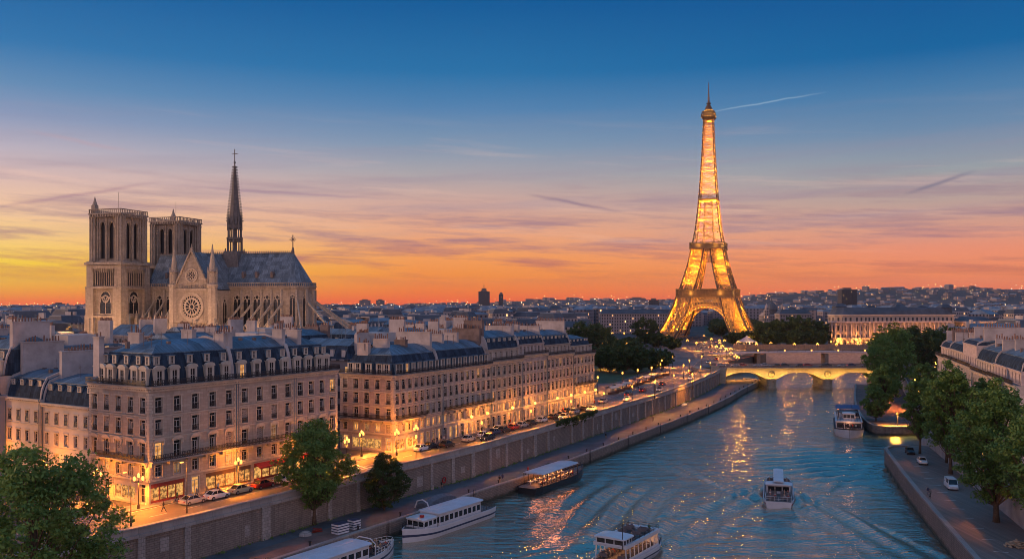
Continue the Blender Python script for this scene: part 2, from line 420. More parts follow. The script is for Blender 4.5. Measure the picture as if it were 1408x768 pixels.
M['earth'] = pmat('earth', (0.07, 0.065, 0.06), 0.9, 0.35, 0.05, vec='pos')
M['bark'] = pmat('bark', (0.11, 0.075, 0.05), 0.9, 0.4, 2.0, 0.5, 6)
def leafmat(name, col, col2):
    m = bpy.data.materials.new(name); m.use_nodes = True; t = NT(m.node_tree)
    b = m.node_tree.nodes['Principled BSDF']; b.inputs['Roughness'].default_value = 0.55
    b.inputs['Specular IOR Level'].default_value = 0.25
    r_ = t.n('ShaderNodeNewGeometry').outputs['Random Per Island']
    tc = t.n('ShaderNodeTexCoord').outputs['Object']
    nz = t.mapr(t.noise(tc, 0.35, 2), 0.35, 0.65)
    cc = t.mix(t.m('ADD', t.m('MULTIPLY', r_, 0.6), t.m('MULTIPLY', nz, 0.4)), tuple(col) + (1,), tuple(col2) + (1,))
    t.l(cc, b.inputs['Base Color'])
    tr = t.n('ShaderNodeBsdfTranslucent'); t.l(cc, tr.inputs[0])
    mx = t.n('ShaderNodeMixShader'); mx.inputs[0].default_value = 0.3
    t.l(b.outputs[0], mx.inputs[1]); t.l(tr.outputs[0], mx.inputs[2])
    t.l(mx.outputs[0], m.node_tree.nodes['Material Output'].inputs[0])
    return m
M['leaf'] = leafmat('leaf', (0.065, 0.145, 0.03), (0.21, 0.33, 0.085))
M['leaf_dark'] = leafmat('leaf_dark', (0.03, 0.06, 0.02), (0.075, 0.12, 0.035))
# ================================================================ SETTING
GZ = 8.0       # street level
QZ = 2.5       # left lower quay
RZ = 3.6       # right quay
# left high wall line (x, y) and left lower-quay water edge
WALL = [(-190, -60), (-120, 30), (-80, 82), (-66, 101), (-55.4, 115.6), (-42.4, 134.5), (-26, 162), (-15.3, 179), (-6.0, 194), (17.9, 239), (25.6, 254), (50, 300), (72, 348), (90, 392), (96, 409)]
EDGE = [(-168, -75), (-100, 15), (-62, 68), (-46, 110), (-30.9, 134.5), (-18.8, 154), (-12.7, 164), (-4.7, 178.6), (1.8, 188), (16.3, 214.6), (34, 248), (60, 296), (82, 340), (98, 378), (109, 402), (116.5, 418), (119, 427), (118, 433), (114, 436)]
def smooth(pts, it=2):
    for _ in range(it):
        o = [pts[0]]
        for a, b in zip(pts[:-1], pts[1:]):
            o.append((a[0] * .75 + b[0] * .25, a[1] * .75 + b[1] * .25)); o.append((a[0] * .25 + b[0] * .75, a[1] * .25 + b[1] * .75))
        o.append(pts[-1]); pts = o
    return pts
WALLS = smooth(WALL, 1); EDGES = smooth(EDGE, 2)
# right bank: quay edge (near piece, far piece) and upper street wall
REDGE = [(20, -60), (45, 50), (60, 105), (68.7, 138), (80, 179), (91.0, 216), (92.5, 220.5), (95.5, 223.5), (100, 224.5)]
RFAR = [(126, 266), (114, 265), (110.5, 266.5), (109.0, 270), (112.5, 285), (121, 312), (133, 345), (146, 378), (152, 393), (156, 404)]
RWALL = [(40, -60), (60, 50), (74, 115), (81.5, 140), (89.5, 170), (99.5, 203), (107.5, 232), (128, 279), (150, 335), (172, 392), (178, 409)]
REDGES = smooth(REDGE, 1); RFARS = smooth(RFAR, 1); RWALLS = smooth(RWALL, 1)
def xat(line, y):
    for a, b in zip(line[:-1], line[1:]):
        if (a[1] - y) * (b[1] - y) <= 0 and a[1] != b[1]:
            return a[0] + (b[0] - a[0]) * (y - a[1]) / (b[1] - a[1])
    return line[-1][0] if y > line[-1][1] else line[0][0]
def offs(line, d):
    """offset a polyline to its left by d"""
    out = []
    for i, p in enumerate(line):
        a = Vector(line[max(i - 1, 0)]); b = Vector(line[min(i + 1, len(line) - 1)])
        t = (b - a).normalized(); out.append((p[0] - t.y * d, p[1] + t.x * d))
    return out
def strip(mb, la, lb, za, zb=None, m=0):
    zb = za if zb is None else zb
    b = len(mb.v); n = min(len(la), len(lb))
    for a, c in zip(la, lb): mb.v.append((a[0], a[1], za)); mb.v.append((c[0], c[1], zb))
    for i in range(n - 1): mb.f.append((b + 2 * i, b + 2 * i + 1, b + 2 * i + 3, b + 2 * i + 2)); mb.mi.append(m)
def resample(line, step):
    out = [line[0]]; acc = 0
    for a, b in zip(line[:-1], line[1:]):
        L = math.hypot(b[0] - a[0], b[1] - a[1]); 
        while acc + L >= step:
            t = (step - acc) / L; a = (a[0] + (b[0] - a[0]) * t, a[1] + (b[1] - a[1]) * t); out.append(a)
            L = math.hypot(b[0] - a[0], b[1] - a[1]); acc = 0
        acc += L
    return out
def wallmesh(mb, line, z0, z1, thick, m=0):
    """vertical wall whose river face follows line; thickness to the left"""
    l2 = offs(line, thick)
    strip(mb, line, line, z0, z1, m); strip(mb, line, l2, z1, None, m); strip(mb, l2, l2, z1, z0, m)
    for i in (0, -1):
        a = line[i]; c = l2[i]
        mb.quad((a[0], a[1], z0), (c[0], c[1], z0), (c[0], c[1], z1), (a[0], a[1], z1), m)

# --- terrain with hills, one sheet from the river end to the horizon, plus two banks
def hillz(x, y):
    z_ = 0.0
    def bump(cx, cy, rx, ry, h):
        d = ((x - cx) / rx) ** 2 + ((y - cy) / ry) ** 2
        return h * math.exp(-d)
    z_ += bump(1500, 3600, 900, 700, 62) + bump(2300, 3900, 1100, 800, 40) + bump(260, 4300, 420, 500, 34) + bump(-200, 4700, 700, 500, 16)
    z_ += bump(-1800, 5200, 1500, 600, 12)
    return GZ + z_
ENDY = 556.0
mb = MB()
ys = [ENDY, 620, 700, 800, 950, 1150, 1400] + list(range(1700, 6600, 220)) + [7500, 8800]
xs_ = [-8800, -5000] + list(range(-3600, 5000, 200)) + [6500, 8800]
b = 0
for yy in ys:
    for xx in xs_: mb.v.append((xx, yy, hillz(xx, yy) if yy > 1500 else GZ))
nx = len(xs_)
for j in range(len(ys) - 1):
    for i in range(nx - 1): mb.f.append((j * nx + i, j * nx + i + 1, (j + 1) * nx + i + 1, (j + 1) * nx + i)); mb.mi.append(0)
LB = [p for p in WALLS] + [(97, 425), (112, 470), (140, 520), (160, ENDY)]
LB2 = offs(LB, 0.5)
strip(mb, [(-6000 if i == 0 else -6000, p[1]) for i, p in enumerate(LB2)], LB2, GZ)
RB = [p for p in RWALLS] + [(180, 425), (200, 470), (240, 520), (262, ENDY)]
RB2 = offs(RB, -0.5)
strip(mb, RB2, [(6000, p[1]) for p in RB2], GZ)
mb.quad((LB[-1][0], ENDY, -3), (RB[-1][0], ENDY, -3), (RB[-1][0], ENDY, GZ), (LB[-1][0], ENDY, GZ))
for a, b_ in zip(LB, LB[1:]):
    if a[1] > 395: mb.quad((a[0], a[1], -3), (b_[0], b_[1], -3), (b_[0] - .3, b_[1], GZ), (a[0] - .3, a[1], GZ))
for a, b_ in zip(RB, RB[1:]):
    if a[1] > 395: mb.quad((b_[0], b_[1], -3), (a[0], a[1], -3), (a[0] + .3, a[1], GZ), (b_[0] + .3, b_[1], GZ))
tag(mb.build('ground', M['earth']), kind='structure')
rb = MB(); rb.quad((-300, -200, -3), (400, -200, -3), (400, 600, -3), (-300, 600, -3))
tag(rb.build('riverbed', M['earth']), kind='structure')

# --- river
wm = bpy.data.materials.new('water'); wm.use_nodes = True; t = NT(wm.node_tree)
bs = wm.node_tree.nodes['Principled BSDF']
bs.inputs['Base Color'].default_value = (0.07, 0.115, 0.095, 1); bs.inputs['Roughness'].default_value = 0.11
bs.inputs['IOR'].default_value = 1.8
bs.inputs['Specular IOR Level'].default_value = 1.0
pos = t.n('ShaderNodeNewGeometry').outputs['Position']
wx, wy, wz = t.sep(pos)
v1 = t.comb(t.m('ADD', t.m('MULTIPLY', wx, 0.34), t.m('MULTIPLY', wy, -0.08)), t.m('MULTIPLY', wy, 1.25), 0.0)
n1 = t.noise(v1, 0.62, 3.0, 0.62)
n2 = t.noise(t.comb(t.m('MULTIPLY', wx, 0.8), t.m('MULTIPLY', wy, 1.5), 5.0), 1.5, 3.0, 0.55)
bn = t.n('ShaderNodeBump'); bn.inputs['Strength'].default_value = 1.0; bn.inputs['Distance'].default_value = 0.30
n3 = t.noise(t.comb(t.m('ADD', t.m('MULTIPLY', wx, 0.09), t.m('MULTIPLY', wy, -0.03)), t.m('MULTIPLY', wy, 0.30), 9.0), 0.9, 3.0, 0.6)
t.l(t.m('ADD', t.m('ADD', n1, t.m('MULTIPLY', n2, 0.55)), t.m('MULTIPLY', n3, 3.2)), bn.inputs['Height']); t.l(bn.outputs[0], bs.inputs['Normal'])
gs = t.n('ShaderNodeBsdfGlossy'); gs.inputs['Roughness'].default_value = 0.10; gs.inputs['Color'].default_value = (1.0, .88, .70, 1); t.l(bn.outputs[0], gs.inputs['Normal'])
ms = t.n('ShaderNodeMixShader'); ms.inputs[0].default_value = 0.42; t.l(bs.outputs[0], ms.inputs[1]); t.l(gs.outputs[0], ms.inputs[2]); t.l(ms.outputs[0], wm.node_tree.nodes['Material Output'].inputs[0])
M['water'] = wm
xs = np.concatenate([np.arange(-260, -60, 8.0), np.arange(-60, 185, 0.62), np.arange(185, 420, 8.0)])
yy_ = np.concatenate([np.arange(-180, 110, 8.0), np.arange(110, 300, 0.62), np.arange(300, 430, 1.1), np.arange(430, 600, 6.0)])
X, Y = np.meshgrid(xs, yy_)
Z = 0.06 * np.sin(X * 0.35 + Y * 0.11) * np.sin(Y * 0.22 - X * 0.06) 
def wake(X, Y, x0, y0, hx, hy, amp, lam, length, ang=20.0, w0=1.5):
    """V-shaped wake of a boat at (x0,y0) heading (hx,hy): divergent waves that trail behind"""
    h = math.hypot(hx, hy); hx /= h; hy /= h
    s = -((X - x0) * hx + (Y - y0) * hy)               # distance behind the bow
    q = (X - x0) * hy - (Y - y0) * hx                  # to the side
    k = np.abs(q) - np.tan(R(ang)) * s - w0
    env = np.exp(-np.clip(s, 0, None) / length) * (1 / (1 + np.exp(-s / 1.2)))
    side = np.exp(-(np.clip(k, 0, None) / 1.1) ** 2) * np.exp(-np.clip(-k, 0, None) / 13.0)
    ph = (np.abs(q) * 0.93 - s * 0.30) * 2 * PI / lam
    a = amp * env * side * np.sin(ph)
    tr = 0.4 * amp * env * np.exp(-(q / (2.5 + 0.22 * np.clip(s, 0, None))) ** 2) * np.sin(s * 2 * PI / (lam * 1.5))
    return a + tr
Z += wake(X, Y, 56.6, 192, 0.28, 0.96, 0.48, 4.6, 55, 27, 2.0)
Z += 0.7 * wake(X, Y, 53, 174, -0.20, -0.98, 0.46, 4.0, 60, 28, 3.0)
Z += wake(X, Y, 26, 151, 0.55, 0.83, 0.40, 4.0, 34, 30, 2.5)
# a slow set of rollers running down the middle-left of the river
Z += 0.55 * np.exp(-(((X - 22) / 15) ** 2 + ((Y - 170) / 28) ** 2)) * np.sin((X * 0.82 + Y * -0.30) * 2 * PI / 4.6 + 0.6 * np.sin(Y * 0.15))
Z += 0.4 * np.exp(-(((X - 82) / 16) ** 2 + ((Y - 215) / 25) ** 2)) * np.sin((X * 0.25 - Y * 0.9) * 2 * PI / 5.0)
ny_, nx_ = X.shape
co = np.stack([X, Y, Z], -1).reshape(-1, 3).astype(np.float32)
idx = np.arange(ny_ * nx_).reshape(ny_, nx_)
fa = np.stack([idx[:-1, :-1], idx[:-1, 1:], idx[1:, 1:], idx[1:, :-1]], -1).reshape(-1, 4)
me = bpy.data.meshes.new('water'); me.vertices.add(len(co)); me.vertices.foreach_set('co', co.ravel())
me.loops.add(fa.size); me.loops.foreach_set('vertex_index', fa.ravel().astype(np.int32))
me.polygons.add(len(fa)); me.polygons.foreach_set('loop_start', np.arange(0, fa.size, 4, dtype=np.int32))
me.polygons.foreach_set('loop_total', np.full(len(fa), 4, dtype=np.int32))
me.polygons.foreach_set('use_smooth', np.ones(len(fa), dtype=bool)); me.materials.append(wm); me.update(calc_edges=True)
tag(link('water', me), kind='structure')

# --- left lower quay: floor, edge wall
mb = MB()
def pair(lineA, lineB, n):
    A = resample(lineA, sum(math.dist(a, b) for a, b in zip(lineA[:-1], lineA[1:])) / n); B = resample(lineB, sum(math.dist(a, b) for a, b in zip(lineB[:-1], lineB[1:])) / n)
    return A, B
WEXT = WALLS + [(100, 422), (108, 436)]
A, B = pair(WEXT, EDGES, 90)
strip(mb, A, B, QZ)
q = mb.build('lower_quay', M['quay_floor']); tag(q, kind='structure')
mb = MB()
wallmesh(mb, EDGES, -2.0, QZ + 0.02, 1.0)
tag(mb.build('quay_edge_wall', M['quay_wall']), 'low stone embankment wall along the water under the left lower quay', 'embankment wall')
kb = MB(); wallmesh(kb, EDGES, QZ + 0.02, QZ + 0.22, 0.75)
tag(kb.build('quay_kerb', M['coping']), kind='structure')
# reddish paved patch at the near end
a0 = xat(EDGES, 118) - 1.0
mb = MB(); P1 = [(p[0], p[1]) for p in offs(EDGES, 0.8) if 95 < p[1] < 150]; P2 = [(p[0], p[1]) for p in offs(EDGES, 6.5) if True]
P2 = P2[offs(EDGES, .8).index(P1[0]):][:len(P1)]
strip(mb, P1, P2, QZ + 0.006)
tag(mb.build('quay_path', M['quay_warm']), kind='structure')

# --- left high embankment wall > panels, pilasters, coping
tw = empty('embankment_wall', (WALLS[5][0], WALLS[5][1], QZ), 0, 'high brick and stone embankment wall below the lit left bank street', 'embankment wall')
org = Vector(tw.location)
def rel(mb): mb.v = [tuple(Vector(p) - org) for p in mb.v]; return mb
mb = MB(); wallmesh(mb, WALLS, QZ - 1, GZ - 0.25, 1.0); rel(mb).build('wall', M['quay_wall'], tw)
mb = MB(); l1 = offs(WALLS, -0.35); wallmesh(mb, l1, GZ - 0.25, GZ + 0.2, 1.4); rel(mb).build('string_course', M['coping'], tw)
mb = MB(); wallmesh(mb, offs(WALLS, -0.05), GZ + 0.2, GZ + 1.0, 0.5); wallmesh(mb, offs(WALLS, -0.22), GZ + 1.0, GZ + 1.22, 0.85); rel(mb).build('parapet', M['coping'], tw)
mb = MB()
rs = resample([p for p in WALLS if p[1] > 60], 7.3)
for i in range(1, len(rs) - 1):
    p = Vector(rs[i]); tt_ = (Vector(rs[i + 1]) - p).normalized(); nn = Vector((tt_.y, -tt_.x))
    hw = (0.55 if i % 4 else 0.8) * rnd.uniform(.7, 1.15)
    if rnd.random() < .12: continue
    c = [p - tt_ * hw, p + tt_ * hw]
    o_ = nn * 0.28
    for z0, z1, e in ((QZ, QZ + .9, .12), (QZ + .9, GZ - 0.25, 0)):
        q0 = c[0] + o_ + nn * e; q1 = c[1] + o_ + nn * e
        mb.add([(c[0].x, c[0].y, z0), (c[1].x, c[1].y, z0), (q1.x, q1.y, z0), (q0.x, q0.y, z0), (c[0].x, c[0].y, z1), (c[1].x, c[1].y, z1), (q1.x, q1.y, z1), (q0.x, q0.y, z1)],
               [(4, 7, 6, 5), (0, 4, 5, 1), (1, 5, 6, 2), (2, 6, 7, 3), (3, 7, 4, 0)])
rel(mb).build('pilaster', M['pilaster'], tw)
mb = MB()
for i in range(1, len(rs) - 1):
    if i % 2 and rnd.random() < 0.8:
        p = (Vector(rs[i]) + Vector(rs[i + 1])) / 2; tt_ = (Vector(rs[i + 1]) - Vector(rs[i])).normalized(); nn = Vector((tt_.y, -tt_.x))
        z0 = QZ + rnd.uniform(1.2, 2.6); z1 = z0 + rnd.uniform(.9, 2.2); hw = rnd.uniform(.4, 1.3); e = nn * 0.05
        a = p - tt_ * hw + e; c = p + tt_ * hw + e
        mb.quad((a.x, a.y, z0), (c.x, c.y, z0), (c.x, c.y, z1), (a.x, a.y, z1))
rel(mb).build('stone_panel', M['pilaster'], tw)

# --- left street: road sheet, pavements, kerbs, markings
def ribbon(name, line, d0, d1, z, mat, kind='structure'):
    mb = MB(); strip(mb, offs(line, d0), offs(line, d1), z); return tag(mb.build(name, mat), kind=kind)
SL = [p for p in WALLS if p[1] > 60] + [(99, 425), (112, 470), (135, 520), (150, 560), (160, 640)]
def band(line, d0, d1, z0, z1, mb):
    a = offs(line, d0); c = offs(line, d1); strip(mb, c, a, z1); strip(mb, a, a, z0, z1); strip(mb, c, c, z1, z0)
ribbon('road', SL, 3.2, 13.3, GZ + 0.01, M['asphalt'])
mb = MB(); band(SL, 1.0, 3.2, GZ, GZ + 0.14, mb); band(SL, 13.3, 17.0, GZ, GZ + 0.14, mb)
tag(mb.build('pavement', M['pavement']), kind='structure')
mb = MB()
for d in (8.2,):
    l0 = resample(offs(SL, d), 3.0); l1 = resample(offs(SL, d + 0.16), 3.0)
    for i in range(0, min(len(l0), len(l1)) - 1, 2): strip(mb, l0[i:i + 2], l1[i:i + 2], GZ + 0.016)
for d in (3.5, 13.0): strip(mb, offs(SL, d), offs(SL, d + 0.12), GZ + 0.016)
# zebra crossing near the corner building
for k in range(8):
    d = 3.9 + k * 1.15
    l0 = offs([p for p in SL], d); l1 = offs(SL, d + 0.55)
    i = 9
    a = Vector(l0[i]); b_ = Vector(l1[i]); tt_ = (Vector(l0[i + 1]) - a).normalized()
    e = tt_ * 3.0
    mb.quad((a.x, a.y, GZ + .02), (b_.x, b_.y, GZ + .02), (b_.x + e.x, b_.y + e.y, GZ + .02), (a.x + e.x, a.y + e.y, GZ + .02))
tag(mb.build('road_markings', M['paint']), kind='structure')
# side street running left past the corner building
u = Vector((0.525, 0.851)); v = Vector((-0.851, 0.525))
c0 = Vector((-56.9, 139.0))
mb = MB()
p0 = c0 - u * 3.0 - v * 8; p1 = c0 - u * 12.0 - v * 8
mb.quad((p0.x, p0.y, GZ + .006), (p0.x + v.x * 90, p0.y + v.y * 90, GZ + .006), (p1.x + v.x * 90, p1.y + v.y * 90, GZ + .006), (p1.x, p1.y, GZ + .006))
tag(mb.build('side_street', M['asphalt']), kind='structure')
# plaza where the street widens towards the tower
mb = MB(); mb.add([(30, 292, GZ + .005), (66, 352, GZ + .005), (92, 420, GZ + .005), (125, 520, GZ + .005), (165, 640, GZ + .005), (120, 660, GZ + .005), (80, 560, GZ + .005), (40, 430, GZ + .005), (14, 330, GZ + .005)], [tuple(range(9))])
tag(mb.build('plaza', pmat('plaza', (0.13, 0.115, 0.11), 0.8, 0.3, 0.06, vec='pos')), kind='structure')
mb = MB(); mb.add([(-10, 345, GZ + .012), (40, 350, GZ + .012), (66, 420, GZ + .012), (80, 500, GZ + .012), (0, 520, GZ + .012), (-30, 430, GZ + .012)], [tuple(range(6))])
tag(mb.build('park_lawn', M['grass']), kind='structure')
# big avenue up to the tower and champ behind
mb = MB()
av = smooth([(100, 430), (108, 480), (122, 560), (140, 640), (165, 720), (190, 800), (225, 950), (260, 1150)], 1)
strip(mb, offs(av, 8), offs(av, -8), GZ + 0.02)
tag(mb.build('avenue', M['asphalt']), kind='structure')
mb = MB(); mb.add([(150, 690, GZ + .015), (230, 690, GZ + .015), (330, 1150, GZ + .015), (250, 1150, GZ + .015)], [(0, 1, 2, 3)])
tag(mb.build('lawn', M['grass']), kind='structure')

# --- right bank quays
mb = MB(); 
ra = [p for p in REDGES]; 
R1 = [(p[0], p[1]) for p in REDGES]
inner = [(xat(RWALLS, min(p[1], 232)) + 0.3, p[1]) for p in R1]
strip(mb, R1, inner, RZ)
tag(mb.build('right_quay', stone('quay_cobbles', (0.27, 0.205, 0.175), 0.5, 0.5, 0.6, stain=0.5, bump=0.3)), kind='structure')
rev = list(reversed(REDGES))
mb = MB(); wallmesh(mb, rev, -2.0, RZ, 0.8)
tag(mb.build('right_quay_wall', M['quay_wall']), 'stone embankment wall along the water under the near right quay', 'embankment wall')
mb = MB(); wallmesh(mb, offs(rev, 0.0), RZ, RZ + 0.35, 0.8)
tag(mb.build('right_quay_kerb', M['coping']), kind='structure')
# basin floor between the two quays, far quay
mb = MB()
far_in = [(xat(RWALLS, max(p[1], 232)) + 0.3, p[1]) for p in RFARS[2:]]
strip(mb, RFARS[2:], far_in, 2.6)
tag(mb.build('far_quay', M['quay_warm']), kind='structure')
rev2 = list(reversed(RFARS))
mb = MB(); wallmesh(mb, rev2, -2.0, 2.6, 0.8)
tag(mb.build('far_quay_wall', M['quay_wall']), 'stone embankment wall of the farther right quay beside the moored boat', 'embankment wall')
mb = MB(); wallmesh(mb, rev2, 2.6, 2.85, 0.7)
tag(mb.build('far_quay_kerb', M['coping']), kind='structure')
rw = list(reversed(RWALLS))
mb = MB(); wallmesh(mb, rw, -1.0, GZ + 0.0, 0.6, 0); wallmesh(mb, offs(rw, -0.12), GZ, GZ + 0.95, 0.45, 0)
tag(mb.build('street_wall', pmat('pale_wall', (0.36, 0.34, 0.33), 0.9, 0.3, 0.3, 0.2, 3, vec='pos')), 'pale rendered retaining wall behind the right bank trees', 'retaining wall')
mb = MB(); rsl = RWALLS + [(182, 430), (205, 480)]
strip(mb, offs(rsl, -3.0), offs(rsl, -11.0), GZ + 0.01)
tag(mb.build('right_street', M['asphalt']), kind='structure')
mb = MB()
for k, (xx, yy) in enumerate(resample(offs([p for p in REDGES if p[1] < 210], -3.8), 7)[:]):
    if yy > 120: mb.quad((xx, yy, RZ + .004), (xx + 1.9, yy - .5, RZ + .004), (xx + 1.9, yy - .3, RZ + .004), (xx, yy + .2, RZ + .004))
tag(mb.build('parking_lines', M['paint']), kind='structure')

# ================================================================ BRIDGES
def bridge():
    D0, D1 = 410.0, 424.0
    x0 = 94.0; xe = 182.0
    br = empty('stone_bridge', (120, D0, 0), 0, 'stone arch bridge with golden lit side spanning the river', 'bridge')
    mg = M['bridge'] = stone('bridge_stone', (0.42, 0.36, 0.27), 1.2, 0.5, 0.8, stain=0.35)
    # side wall with arch soffits
    def soff(x):  # underside height
        piers = [94.5, 120, 146, 172]
        for a, c in zip(piers[:-1], piers[1:]):
            if a <= x <= c:
                h = (c - a) / 2 - 2.2; d = abs(x - (a + c) / 2)
                if d >= h: return 3.6
                return 4.1 + 3.4 * (1 - (d / h) ** 2.3)
        return 0.0
    xs = [x0 + i * 0.65 for i in range(int((xe - x0) / 0.65) + 1)]
    mb = MB()
    top = 9.2
    for yy, sgn in ((D0, 1), (D1, -1)):
        for a, c in zip(xs[:-1], xs[1:]):
            q = [(a, yy, soff(a)), (c, yy, soff(c)), (c, yy, top), (a, yy, top)]
            if sgn < 0: q.reverse()
            mb.quad(*q)
    for a, c in zip(xs[:-1], xs[1:]): mb.quad((a, D1, soff(a)), (c, D1, soff(c)), (c, D0, soff(c)), (a, D0, soff(a)))
    mb.v = [(p[0] - 120, p[1] - D0, p[2]) for p in mb.v]
    mb.build('arch_wall', mg, br)
    mb = MB()
    for yy in (-0.5,):
        mb.box(x0 - 120, -0.6, top, xe - 120, 14.6, top + 0.45)
    mb.build('deck', M['coping'], br)
    mb = MB(); mb.box(x0 - 120, -0.28, top + .45, xe - 120, 0.0, top + .75); mb.box(x0 - 120, -0.34, top + 1.35, xe - 120, .06, top + 1.55)
    for i in range(int((xe - x0) / 0.9)): mb.box(x0 - 120 + i * .9, -.24, top + .75, x0 - 120 + i * .9 + .35, -.04, top + 1.35, bot=False)
    mb.box(x0 - 120, 14.0, top + .45, xe - 120, 14.28, top + 1.55)
    mb.build('railing', stone('bridge_rail', (0.30, 0.22, 0.19), 1.2, 2, 0.8), br)
    for px in (120, 146, 172):
        mb = MB(); pts = [(-2.1, 0), (-1.5, -1.7), (0, -2.3), (1.5, -1.7), (2.1, 0), (2.1, 14), (1.5, 15.7), (0, 16.3), (-1.5, 15.7), (-2.1, 14)]
        n = len(pts)
        for z0, z1, s_ in ((-3, 0.9, 1.1), (0.9, 4.0, 1.0), (4.0, 4.5, 1.15)):
            vs = [(p[0] * s_, 7 + (p[1] - 7) * (1 + (s_ - 1) * .3), z0) for p in pts] + [(p[0] * s_, 7 + (p[1] - 7) * (1 + (s_ - 1) * .3), z1) for p in pts]
            mb.add(vs, [(i, (i + 1) % n, n + (i + 1) % n, n + i) for i in range(n)] + [tuple(range(n, 2 * n))])
        mb.build('pier', mg, br, (px - 120, 0, 0))
        # carved wreath above the pier
        mb = MB(); pr = [(1.35 * math.cos(k * PI / 8), -0.15, 6.6 + 1.35 * math.sin(k * PI / 8)) for k in range(17)]
        mb.tube(pr, 0.28, 6, cap=False); mb.box(-.45, -.25, 6.0, .45, 0, 7.2)
        mb.build('carved_wreath', M['quay_wall'], br, (px - 120, 0, 0))
    # small fixtures carry the golden floodlights
    for k, px in enumerate((101, 107.5, 114, 120, 126, 133, 140, 146, 152, 159, 166)):
        fx = MB(); fx.box(-.25, -.15, -.15, .25, .15, .15, 0); fx.box(-.2, .15, -.1, .2, .2, .12, 1)
        f = fx.build('floodlight', [M['iron'], M['bulb_gold']], br, (px - 120, -2.9, 3.5 if k % 3 == 0 else 4.6))
        li = bpy.data.lights.new('floodlight_lamp', 'SPOT'); li.energy = 2100; li.color = (1.0, 0.50, 0.07); li.spot_size = R(140); li.spot_blend = 0.8; li.shadow_soft_size = 0.2
        o = bpy.data.objects.new('floodlight_lamp', li); COL.objects.link(o); o.parent = br; o.location = (px - 120, -2.6, 4.9)
        o.rotation_euler = (R(112), 0, 0)
    return br
bridge()
rdk = MB(); rdk.quad((90, 411, 9.66), (184, 411, 9.66), (184, 423, 9.66), (90, 423, 9.66))
tag(rdk.build('bridge_road', M['asphalt']), kind='structure')
# abutment on the left bank
mb = MB(); mb.box(86, 408, -1, 98.5, 426, 9.2); mb.box(91.5, 406.8, -1, 95.0, 408, 10.8)
tag(mb.build('bridge_abutment', M['bridge']), 'stone abutment where the golden bridge meets the left bank', 'abutment')
# second bridge upstream, low dark span with a pale curved deck
fb = empty('far_bridge', (180, 520, 0), 0, 'low dark footbridge with pale curved deck behind the golden bridge', 'bridge')
mb = MB(); n = 24
for i in range(n):
    a = -62 + 130 * i / n; c = -62 + 130 * (i + 1) / n
    za = 9.3 + 1.6 * (1 - (a / 68) ** 2); zc = 9.3 + 1.6 * (1 - (c / 68) ** 2)
    mb.add([(a, 0, za - .5), (c, 0, zc - .5), (c, 9, zc - .5), (a, 9, za - .5), (a, 0, za), (c, 0, zc), (c, 9, zc), (a, 9, za)], [(0, 1, 5, 4), (4, 5, 6, 7), (3, 2, 1, 0), (2, 3, 7, 6)])
mb.build('deck', M['limestone_pale'], fb)
for xx in (-35, 5, 42): mb = MB(); mb.box(xx - 1, 1, -2, xx + 1, 8, 9.6); mb.build('pier', M['quay_wall'], fb)
mb = MB(); 
for i in range(n):
    a = -62 + 130 * i / n; c = -62 + 130 * (i + 1) / n
    za = 9.3 + 1.6 * (1 - (a / 68) ** 2); zc = 9.3 + 1.6 * (1 - (c / 68) ** 2)
    mb.bar((a, .1, za + 1.1), (c, .1, zc + 1.1), .12); mb.bar((a, .1, za), (a, .1, za + 1.1), .1)
mb.build('railing', M['iron'], fb)
for k in range(7):
    t_ = empty('wall_lamp', (152 + k * 16.5, 547.5, GZ + 2.2), 0, 'small warm lamp on the terrace wall behind the far bridge', 'wall lamp', 'terrace wall lamps')
    lm = MB(); lm.bar((0, 8.6, -.2), (0, 0, .2), .12); lm.build('bracket', M['iron'], t_); lm = MB(); lm.ball((0, 0, 0), .5, 6); lm.build('lantern', M['bulb'], t_); plight((0, -.8, 0), 1300, (1.0, .36, .07), .4, parent=t_)
mb = MB(); mb.box(158, 554.6, -3, 266, 555.8, GZ - .1); mb.box(157.5, 554.3, GZ - .1, 266.5, 555.9, GZ + .35)
tag(mb.build('embankment_wall', M['limestone_pale']), 'pale stone river wall behind the low dark footbridge', 'embankment wall')
# promenade terraces behind
for k, (x0, x1, y0, h, lab) in enumerate(((160, 262, 556.5, 2.6, 'long low stone terrace wall behind the footbridge'), (150, 330, 600, 3.4, 'upper stone terrace wall in front of the palace and trees'))):
    mb = MB(); mb.box(x0, y0, GZ - 2, x1, y0 + 1.2, GZ + h)
    for j in range(int((x1 - x0) / 8)): mb.box(x0 + j * 8, y0 - .4, GZ - 2, x0 + j * 8 + 1, y0, GZ + h + .5)
    tag(mb.build('terrace_wall', M['quay_wall']), lab, 'terrace wall')
